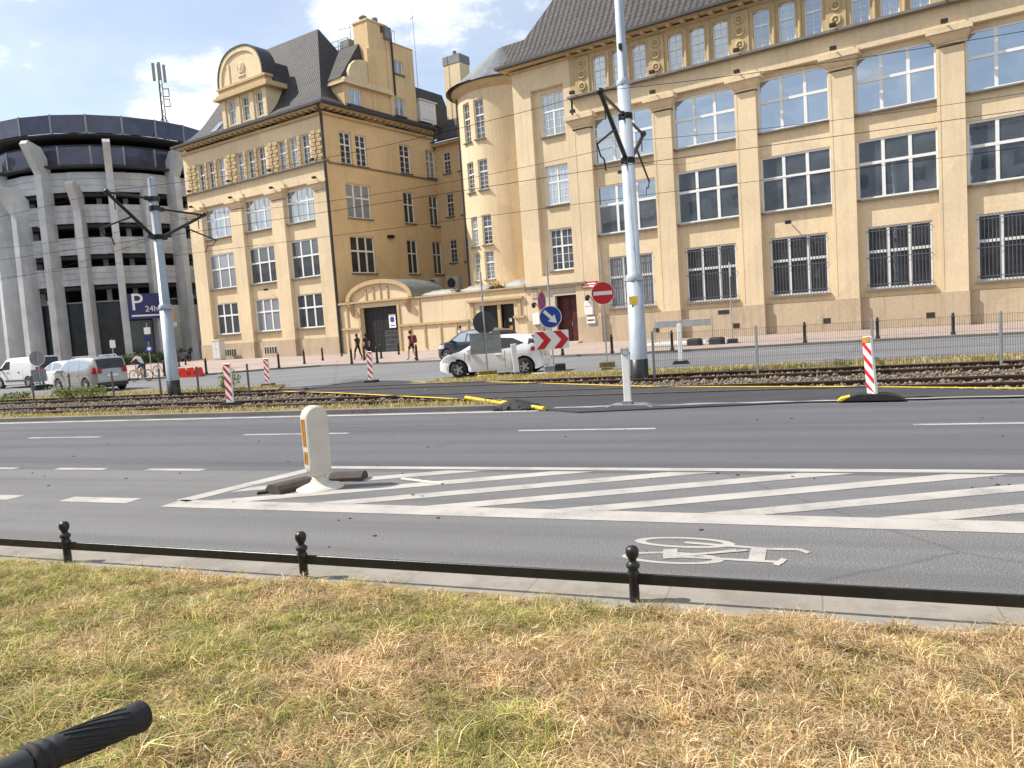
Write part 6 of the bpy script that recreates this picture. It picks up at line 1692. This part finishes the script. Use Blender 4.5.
# ================================================================== BICYCLES
def bicycle(name, lab, loc, rz, fm, tilt=0.0, steer=0.0, group=None, bar_w=0.30, s=1.0, grips=True):
    t = thing(name, lab, 'bicycle', loc, rz, group); t.rotation_euler = (tilt, 0, rz)
    rw = 0.335
    for x, nm in ((0.54,'front'),(-0.50,'rear')):
        m = MB(); m.torus((0,0,0), rw-0.02, 0.020, 40, 8, 'y'); wo = m.build('wheel', M_tyre, t); wo.location = (x,0,rw)
        m = MB(); m.torus((0,0,0), rw-0.048, 0.010, 40, 6, 'y'); m.cyl((0,-0.04,0),(0,0.04,0),0.02,0.02,10)
        for k in range(20):
            a = 2*PI*k/20; m.cyl((0,0.02*(-1)**k,0),((rw-0.05)*math.cos(a),0,(rw-0.05)*math.sin(a)),0.0015,0.0015,4,0,False)
        m.build('rim', M_steel, wo)
    m = MB()
    m.tube([(-0.08,0,0.28),(0.34,0,0.78)],0.017,8); m.tube([(-0.08,0,0.28),(-0.20,0,0.80)],0.016,8); m.tube([(-0.18,0,0.72),(0.32,0,0.84)],0.016,8); m.cyl((0.355,0,0.74),(0.325,0,0.90),0.021,0.021,10)
    for sy in (-1,1): m.tube([(-0.50,sy*0.05,rw),(-0.19,sy*0.015,0.74)],0.008,6); m.tube([(-0.50,sy*0.05,rw),(-0.08,sy*0.03,0.28)],0.009,6); m.tube([(0.54,sy*0.05,rw),(0.40,sy*0.05,0.62),(0.355,0,0.74)],0.011,6)
    m.build('frame', fm, t)
    m = MB(); m.cyl((0.325,0,0.88),(0.30,0,1.04),0.016,0.016,10); m.cyl((0.30,0,1.04),(0.37,0,1.06),0.018,0.018,10)
    m.tube([(0.37,-bar_w+0.0,1.07),(0.37,-0.06,1.06),(0.37,0.06,1.06),(0.37,bar_w,1.07)],0.0125,12)
    hb = m.build('handlebar', M_plastic, t)
    for sy in (-1,1):
        m = MB(); y0, y1 = bar_w-0.135, bar_w
        prof = [(0.0128,0),(0.0185,0.001),(0.0185,0.006),(0.0158,0.008),(0.0158,0.012),(0.0182,0.014),(0.0182,0.018),(0.0156,0.020),(0.0156,0.024),(0.0180,0.026),(0.0162,0.032),(0.0152,0.055),(0.0158,0.085),(0.0164,0.115),(0.0180,0.122),(0.0182,0.132),(0.0165,0.136),(0.001,0.137)]
        prof = [(r_*1.0 if r_ > 0.002 else r_, z) for r_, z in prof]
        m.lathe(prof,(0,0,0),28)
        for k in range(14):            # raised spiral ribs of the grip
            P = []
            for i in range(9):
                a = 2*PI*k/14+i*0.16; z = 0.036+i*0.0095; P.append((0.0162*math.cos(a),0.0162*math.sin(a),z))
            m.tube(P, 0.0012, 5)
        g = m.build('grip', M_rubber, hb); g.location = (0.37, sy*y0, 1.07); g.rotation_euler = (-sy*PI/2,0,0)
        m = MB(); m.cyl((0.37,sy*(y0-0.055),1.068),(0.37,sy*(y0-0.002),1.069),0.0155,0.0155,16); m.box(0.36,0.40,min(sy*(y0-0.06),sy*(y0-0.03)),max(sy*(y0-0.06),sy*(y0-0.03)),1.04,1.065)
        m.tube([(0.40,sy*(y0-0.045),1.05),(0.43,sy*(y0-0.02),1.04),(0.43,sy*(y0+0.07),1.035)],0.006,8); m.build('brake_lever', M_plastic, hb)
    m = MB(); m.cyl((-0.19,0,0.76),(-0.215,0,0.90),0.013,0.013,10); m.build('seat_post', M_steel, t)
    m = MB(); m.prism([(-0.35,-0.07),(-0.30,-0.085),(-0.18,-0.05),(-0.05,-0.02),(-0.05,0.02),(-0.18,0.05),(-0.30,0.085),(-0.35,0.07)],0.90,0.945,'xy'); m.build('saddle', M_rubber, t)
    m = MB(); m.lathe([(0.09,-0.005),(0.09,0.005)],(0,0,0),20,0,False,T(-0.08,-0.05,0.28) @ Matrix.Rotation(PI/2,4,'X')); m.cyl((-0.08,-0.06,0.28),(0.06,-0.08,0.20),0.01); m.cyl((-0.08,0.06,0.28),(-0.22,0.08,0.36),0.01); m.box(0.02,0.10,-0.18,-0.08,0.19,0.21); m.box(-0.26,-0.18,0.08,0.18,0.35,0.37); m.build('cranks', M_plastic, t)
    return t

# the photographer's own bicycle: only the end of its right grip is in the picture
GE = Vector((-0.459, 0.8685, 1.570)); GB = Vector((-0.5200, 0.7407, 1.589))
ax = (GE-GB).normalized()
yaw_ = math.atan2(ax.y, ax.x) + PI/2       # bar runs along -y of the bicycle on its right side
fwd = Vector((math.cos(yaw_), math.sin(yaw_), 0)); rgt = Vector((fwd.y, -fwd.x, 0))
roll_ = math.atan2(ax.z, Vector((ax.x,ax.y)).length)
bk = bicycle('own_bicycle','black bicycle grip on a handlebar end at the lower left corner','TMP' and (0,0,0), yaw_, M_dark, 0, 0, None, 0.31)
bk.rotation_mode = 'QUATERNION'
bk.rotation_quaternion = (Matrix.Rotation(yaw_,4,'Z') @ Matrix.Rotation(-roll_,4,'X')).to_quaternion()
bpy.context.view_layer.update()
mw = (Matrix.Rotation(yaw_,4,'Z') @ Matrix.Rotation(-roll_,4,'X'))
bk.location = GE - (mw @ Vector((0.37,-0.31,1.07)))
bicycle('parked_bicycle','dark bicycle standing at the bollards between the cyclist and the grey pole',(-20.9,46.2,0.10),R(150),M_dark,0.06)

# ================================================================== PEOPLE
def person(lab, loc, rz, J, mats, hair, group=None, extra=None):
    """J: joint name -> (x,y,z); figure faces +x. One continuous skinned body; colours follow the limb each face belongs to."""
    E_ = [('pelvis','waist'),('waist','chest'),('chest','neck'),('neck','head0'),('head0','head1')]
    for s_ in 'LR': E_ += [('pelvis','hip'+s_),('hip'+s_,'knee'+s_),('knee'+s_,'ankle'+s_),('ankle'+s_,'toe'+s_),('chest','sho'+s_),('sho'+s_,'elb'+s_),('elb'+s_,'wri'+s_),('wri'+s_,'hand'+s_)]
    rad = dict(pelvis=(0.15,0.12),waist=(0.13,0.10),chest=(0.155,0.115),neck=(0.055,0.055),head0=(0.075,0.08),head1=(0.085,0.098),hip=(0.095,0.095),knee=(0.062,0.062),ankle=(0.043,0.045),toe=(0.042,0.030),sho=(0.062,0.062),elb=(0.044,0.044),wri=(0.031,0.031),hand=(0.035,0.022))
    names = list(J.keys()); idx = {n_: i for i, n_ in enumerate(names)}
    me = bpy.data.meshes.new('person'); me.from_pydata([J[n_] for n_ in names], [(idx[a],idx[b_]) for a, b_ in E_], [])
    ob = bpy.data.objects.new('person', me); COL.objects.link(ob)
    md = ob.modifiers.new('skin','SKIN'); md.use_smooth_shade = True; md.branch_smoothing = 0.4
    for n_ in names:
        k = n_[:-1] if n_[-1] in 'LR' else n_
        sv = me.skin_vertices[0].data[idx[n_]]; sv.radius = rad[k]; sv.use_root = (n_ == 'pelvis')
    ob.modifiers.new('sub','SUBSURF').render_levels = 2; ob.modifiers['sub'].levels = 2
    bpy.context.view_layer.update()
    ev = ob.evaluated_get(bpy.context.evaluated_depsgraph_get())
    nm = bpy.data.meshes.new_from_object(ev)
    bpy.data.objects.remove(ob)
    kinds = list(mats.keys()); nm.materials.clear()
    ml = []
    for k in kinds:
        if mats[k][0] not in ml: ml.append(mats[k][0])
    for m_ in ml: nm.materials.append(m_)
    segs = []
    for a, b_ in E_:
        ka = b_[:-1] if b_[-1] in 'LR' else b_
        segs.append((Vector(J[a]), Vector(J[b_]), ka))
    for p_ in nm.polygons:
        c = p_.center; best = None
        for a, b_, ka in segs:
            ab = b_-a; t = max(0,min(1,(c-a).dot(ab)/(ab.length_squared+1e-9))); dd = (a+ab*t-c).length
            if best is None or dd < best[0]: best = (dd, ka, t)
        spec = mats[best[1]]
        p_.material_index = ml.index(spec[0] if (len(spec) == 1 or best[2] < spec[1]) else spec[2])
        p_.use_smooth = True
    uvmap(nm)
    o = bpy.data.objects.new('person', nm); COL.objects.link(o); o.location = loc; o.rotation_euler = (0,0,rz)
    tag(o, lab, 'person', group)
    h = Vector(J['head1']); f = (Vector(J['head1'])-Vector(J['neck'])).normalized()
    m = MB(); m.sphere((h.x-0.018,h.y,h.z+0.022),0.112,16,10,0,(1.0,0.88,1.0))
    for j in (hair or {}).get('long',()): m.sphere((h.x-0.07,h.y,h.z-j),0.075,10,6,0,(0.7,1.0,1.2))
    m.v = [(min(x, h.x+0.055), y, z) if z < h.z+0.05 else (x,y,z) for x, y, z in m.v]
    hr = m.build('hair', M_hair, o)
    m = MB(); m.prism([(h.x+0.085,h.z+0.01),(h.x+0.118,h.z-0.03),(h.x+0.085,h.z-0.035)],h.y-0.014,h.y+0.014,'xz')
    for sy in (-1,1): m.sphere((h.x+0.005,h.y+sy*0.094,h.z-0.01),0.026,8,5,0,(0.7,0.4,1.2))
    m.build('face', M_skin, o)
    m = MB()
    for sy in (-1,1): m.sphere((h.x+0.086,h.y+sy*0.034,h.z+0.012),0.011,6,4)
    m.box(h.x+0.083,h.x+0.09,h.y-0.022,h.y+0.022,h.z-0.062,h.z-0.054); m.build('eyes_and_mouth', M_doorred, o)
    return o
def walk(stride=0.28, arm=0.16, h=1.0):
    J = dict(pelvis=(0,0,0.93),waist=(0,0,1.08),chest=(0.01,0,1.32),neck=(0.02,0,1.49),head0=(0.035,0,1.55),head1=(0.045,0,1.63))
    for s_, sy, ph in (('L',1,1),('R',-1,-1)):
        J['hip'+s_] = (0.02*ph,sy*0.10,0.88); J['knee'+s_] = (stride*0.55*ph+0.05,sy*0.10,0.50); J['ankle'+s_] = (stride*ph-(0.04 if ph < 0 else 0),sy*0.095,0.085+(0.05 if ph < 0 else 0)); J['toe'+s_] = (stride*ph+0.14,sy*0.11,0.035)
        J['sho'+s_] = (0.0,sy*0.18,1.41); J['elb'+s_] = (-arm*0.5*ph-0.03,sy*0.23,1.14); J['wri'+s_] = (-arm*ph+0.05,sy*0.23,0.90); J['hand'+s_] = (-arm*ph+0.08,sy*0.22,0.80)
    return {k: tuple(c*h for c in v_) for k, v_ in J.items()}
def dress(top, bottom, short=True, sleeves=True):
    sk = M_skin
    return dict(pelvis=(bottom,),waist=(top,),chest=(top,),neck=(top,0.5,sk),head0=(sk,),head1=(sk,),hip=(bottom,),knee=(bottom,0.55,sk) if short else (bottom,),ankle=(sk,) if short else (bottom,),toe=(M_shoe,),sho=(top,),elb=(top,0.7 if sleeves else 0.2,sk),wri=(sk,),hand=(sk,))
person('woman in dark long trousers walking by the gate, left of a pair',(-10.0,50.9,0.10),heading(50),walk(0.26,0.14,0.98),dress(M_clothd,M_clothd,False,True),dict(long=(0.08,0.16)),'two walkers by the gate')
person('woman in dark top with bare legs walking by the gate, right of a pair',(-9.35,50.45,0.10),heading(50),walk(-0.22,-0.12,0.97),dress(M_clothd,M_clothd,True,True),dict(long=(0.08,0.16)),'two walkers by the gate')
bpw = person('walker in dark clothes with a maroon backpack, right of the gate',(-5.69,44.85,0.10),heading(52),walk(0.20,0.10,0.98),dress(M_clothd,M_clothd,True,True),dict())
m = MB(); m.bbox(-0.15,0.10,-0.16,0.16,0,0.46,0.05); m.bbox(-0.19,-0.15,-0.12,0.12,0.05,0.28,0.02)
for sy in (-1,1): m.tube([(0.08,sy*0.11,0.44),(0.22,sy*0.12,0.42),(0.26,sy*0.13,0.25),(0.08,sy*0.14,0.05)],0.018,6)
o = m.build('backpack', M_bag); tag(o,'maroon backpack worn by the walker right of the gate','backpack'); o.rotation_euler = (0,0,heading(52)); o.location = Vector((-5.69,44.85,1.07))+Matrix.Rotation(heading(52),3,'Z') @ Vector((-0.21,0,0))
person('person in a white shirt walking behind the dark SUV',(-3.0,48.5,0.10),heading(60),walk(0.22,0.12,1.02),dress(M_clothw,M_clothd,False,True),dict())
# cyclist
cyp = Vector((-20.9,43.6,0.0)); cyr = heading(72)
bicycle('ridden_bicycle','city bicycle ridden by the cyclist in the white shirt',cyp,cyr,M_steel,0.0,0)
J = dict(pelvis=(-0.22,0,0.99),waist=(-0.12,0,1.12),chest=(0.06,0,1.30),neck=(0.19,0,1.42),head0=(0.235,0,1.47),head1=(0.28,0,1.54))
J.update(hipL=(-0.16,0.10,0.95),kneeL=(0.17,0.11,0.72),ankleL=(-0.02,0.11,0.38),toeL=(0.10,0.12,0.335),hipR=(-0.16,-0.10,0.95),kneeR=(0.12,-0.11,0.62),ankleR=(0.0,-0.11,0.26),toeR=(0.13,-0.13,0.235),
    shoL=(0.12,0.18,1.36),elbL=(0.27,0.23,1.20),wriL=(0.36,0.25,1.12),handL=(0.40,0.25,1.095),shoR=(0.12,-0.18,1.36),elbR=(0.27,-0.23,1.20),wriR=(0.36,-0.25,1.12),handR=(0.40,-0.25,1.095))
person('cyclist in a white shirt and blue shorts bending over a bicycle, beside the minivan',cyp,cyr,J,dress(M_clothw,M_clothb,True,True),dict())
# covered motorcycle
mc = thing('motorcycle','dark motorcycle parked by the hedge at the corner building','motorcycle',(-32.9,78.2,0.1),R(150))
for x in (0.68,-0.66):
    m = MB(); m.torus((0,0,0),0.26,0.065,28,8,'y'); m.cyl((0,-0.05,0),(0,0.05,0),0.12,0.12,12); o=m.build('wheel',M_tyre,mc); o.location=(x,0,0.32)
m = MB(); m.prism([(-0.95,0.72),(-0.55,0.62),(-0.3,0.35),(0.25,0.32),(0.5,0.55),(0.62,0.95),(0.45,1.05),(0.25,0.92),(-0.1,0.84),(-0.8,0.92)],-0.17,0.17,'xz'); m.build('body',M_card,mc)
m = MB(); m.bbox(-0.75,0.05,-0.16,0.16,0.86,0.96,0.04); m.bbox(-1.05,-0.62,-0.24,0.24,0.95,1.38,0.06); m.build('seat_and_case',M_rubber,mc)
m = MB(); m.tube([(0.72,0,0.35),(0.45,0,1.05)],0.035,8); m.tube([(0.38,-0.36,1.12),(0.45,0,1.06),(0.38,0.36,1.12)],0.018,8); m.prism([(0.62,0.95),(0.42,1.38),(0.39,1.37),(0.55,0.95)],-0.18,0.18,'xz'); m.build('handlebar_and_screen',M_dark,mc)
MB().sphere((0.66,0,0.93),0.09,10,6).build('headlight',M_lamp,mc)

# ================================================================== HOUSES ACROSS THE STREET (behind the photographer, seen in the window panes)
def opposite(x0, x1, y, h, lab, mat):
    t = thing('apartment_building', lab, 'building', BW((x0+x1)/2,y,0), FAC+PI)
    Wd = (x1-x0)/2; m = MB(); holes = []
    nf = int((h-2)/3.4); nc = int((x1-x0)/3.6)
    for f in range(nf):
        for c in range(nc):
            xc = -Wd+(c+0.5)*2*Wd/nc; holes.append((xc-0.75,xc+0.75,1.2+f*3.4,3.1+f*3.4))
    m.wall(-Wd,Wd,0,h,0,holes,0.2)
    m.box(-Wd,Wd,0.22,12,0,h)
    m.build('wall', mat, t)
    p_ = MB()
    for a, b_, c, d in holes: p_.add([(a,0.18,c),(b_,0.18,c),(b_,0.18,d),(a,0.18,d)],[(0,1,2,3)])
    p_.build('window_panes', M_gglass2, t)
    r_ = MB(); r_.prism([(-0.6,h),(12.6,h),(6,h+4.0)],-Wd-0.3,Wd+0.3,'yz'); r_.build('roof', M_roof2, t)
opposite(-30,16,-82,25.5,'dark brick apartment house across the street, middle of three reflected in the panes',M_brick)
opposite(17,70,-80,24,'dark brick apartment house across the street, right of three reflected in the panes',M_brick)
opposite(-190,-34,-86,19,'long dark brick apartment house across the street, left of three reflected',M_brick)

# ================================================================== SKY, SUN, CAMERA
SUN_AZ = R(-82.5); SUN_EL = R(48)
W_ = bpy.data.worlds.new('World'); S.world = W_; W_.use_nodes = True
nt = W_.node_tree; bg = nt.nodes['Background']
sky = N(nt, 'ShaderNodeTexSky', sky_type='NISHITA'); sky.sun_disc = False; sky.sun_elevation = SUN_EL; sky.sun_rotation = SUN_AZ % (2*PI)
sky.air_density = 1.0; sky.dust_density = 1.0; sky.ozone_density = 1.0
tc = N(nt, 'ShaderNodeTexCoord'); sp = N(nt, 'ShaderNodeSeparateXYZ'); L(nt, tc.outputs['Generated'], sp.inputs[0])
zz = N(nt, 'ShaderNodeMath', operation='MAXIMUM'); L(nt, sp.outputs[2], zz.inputs[0]); zz.inputs[1].default_value = 0.03
za = N(nt, 'ShaderNodeMath', operation='ADD'); L(nt, zz.outputs[0], za.inputs[0]); za.inputs[1].default_value = 0.22
dx = N(nt, 'ShaderNodeMath', operation='DIVIDE'); L(nt, sp.outputs[0], dx.inputs[0]); L(nt, za.outputs[0], dx.inputs[1])
dy = N(nt, 'ShaderNodeMath', operation='DIVIDE'); L(nt, sp.outputs[1], dy.inputs[0]); L(nt, za.outputs[0], dy.inputs[1])
cb_ = N(nt, 'ShaderNodeCombineXYZ'); L(nt, dx.outputs[0], cb_.inputs[0]); L(nt, dy.outputs[0], cb_.inputs[1])
mp_ = N(nt, 'ShaderNodeMapping'); mp_.inputs['Location'].default_value = (3.1, 0.4, 0); L(nt, cb_.outputs[0], mp_.inputs['Vector'])
cl = noise(nt, mp_.outputs[0], 3.4, 10, 0.62)
nrm = N(nt, 'ShaderNodeVectorMath', operation='NORMALIZE'); L(nt, tc.outputs['Generated'], nrm.inputs[0])
acc = None
for d_, w0, w1 in (((-0.475,0.80,0.475),0.13,0.0),((-0.03,0.86,0.47),0.22,0.0),((-0.12,0.89,0.43),0.14,0.0),((-0.335,0.90,0.272),0.09,0.0),((0.5,-0.6,0.5),0.6,0.1),((-0.8,-0.3,0.45),0.5,0.1),((0.1,-0.9,0.25),0.75,0.35),((-0.9,0.1,0.25),0.5,0.3)):
    dv = Vector(d_).normalized()
    dp = N(nt, 'ShaderNodeVectorMath', operation='DOT_PRODUCT'); L(nt, nrm.outputs[0], dp.inputs[0]); dp.inputs[1].default_value = dv
    mr = N(nt, 'ShaderNodeMapRange', interpolation_type='SMOOTHSTEP'); L(nt, dp.outputs['Value'], mr.inputs[0])
    mr.inputs[1].default_value = math.cos(w0); mr.inputs[2].default_value = math.cos(w1)
    if acc is None: acc = mr.outputs[0]
    else:
        mx = N(nt, 'ShaderNodeMath', operation='MAXIMUM'); L(nt, acc, mx.inputs[0]); L(nt, mr.outputs[0], mx.inputs[1]); acc = mx.outputs[0]
sm_ = N(nt, 'ShaderNodeMath', operation='MULTIPLY_ADD'); L(nt, acc, sm_.inputs[0]); sm_.inputs[1].default_value = 0.30; L(nt, cl, sm_.inputs[2])
cf = ramp(nt, sm_.outputs[0], [(0.44,(0.23,0.23,0.23)),(0.61,(0.31,0.31,0.31)),(0.75,(1,1,1))])
sh = ramp(nt, noise(nt, mp_.outputs[0], 5.2, 6, 0.6), [(0.3,(0.86,0.88,0.92)),(0.65,(1,1,1))])
CLOUD = 7.6
cc = mix(nt, 1.0, sh, (CLOUD*0.985, CLOUD*0.995, CLOUD), 'MULTIPLY')
L(nt, mix(nt, cf, sky.outputs[0], cc), bg.inputs['Color']); bg.inputs['Strength'].default_value = 0.112
sd_ = bpy.data.lights.new('sun','SUN'); sd_.energy = 4.3; sd_.angle = R(0.53); sd_.color = (1.0,0.955,0.88)
so = bpy.data.objects.new('sun', sd_); COL.objects.link(so)
sv = Vector((math.sin(SUN_AZ)*math.cos(SUN_EL), math.cos(SUN_AZ)*math.cos(SUN_EL), math.sin(SUN_EL)))
so.rotation_euler = sv.to_track_quat('Z','Y').to_euler(); so.location = sv*60
cam = bpy.data.cameras.new('camera'); co_ = bpy.data.objects.new('camera', cam); COL.objects.link(co_)
cam.sensor_width = 36; cam.lens = 770/1024*36; cam.clip_start = 0.05; cam.clip_end = 3000
pitch = R(-4.74); roll = R(4.0)
right = Vector((1,0,0)); fw = Vector((0,math.cos(pitch),math.sin(pitch))); upv = right.cross(fw)
cx_ = right*math.cos(roll)-upv*math.sin(roll); cy_ = right*math.sin(roll)+upv*math.cos(roll)
co_.matrix_world = Matrix(((cx_.x,cy_.x,-fw.x,0),(cx_.y,cy_.y,-fw.y,0),(cx_.z,cy_.z,-fw.z,2.0),(0,0,0,1)))
S.camera = co_
S.view_settings.view_transform = 'Standard'; S.view_settings.look = 'None'; S.view_settings.exposure = 0.67; S.view_settings.gamma = 1.0
S.render.film_transparent = False
S.cycles.max_bounces = 6; S.cycles.use_denoising = True
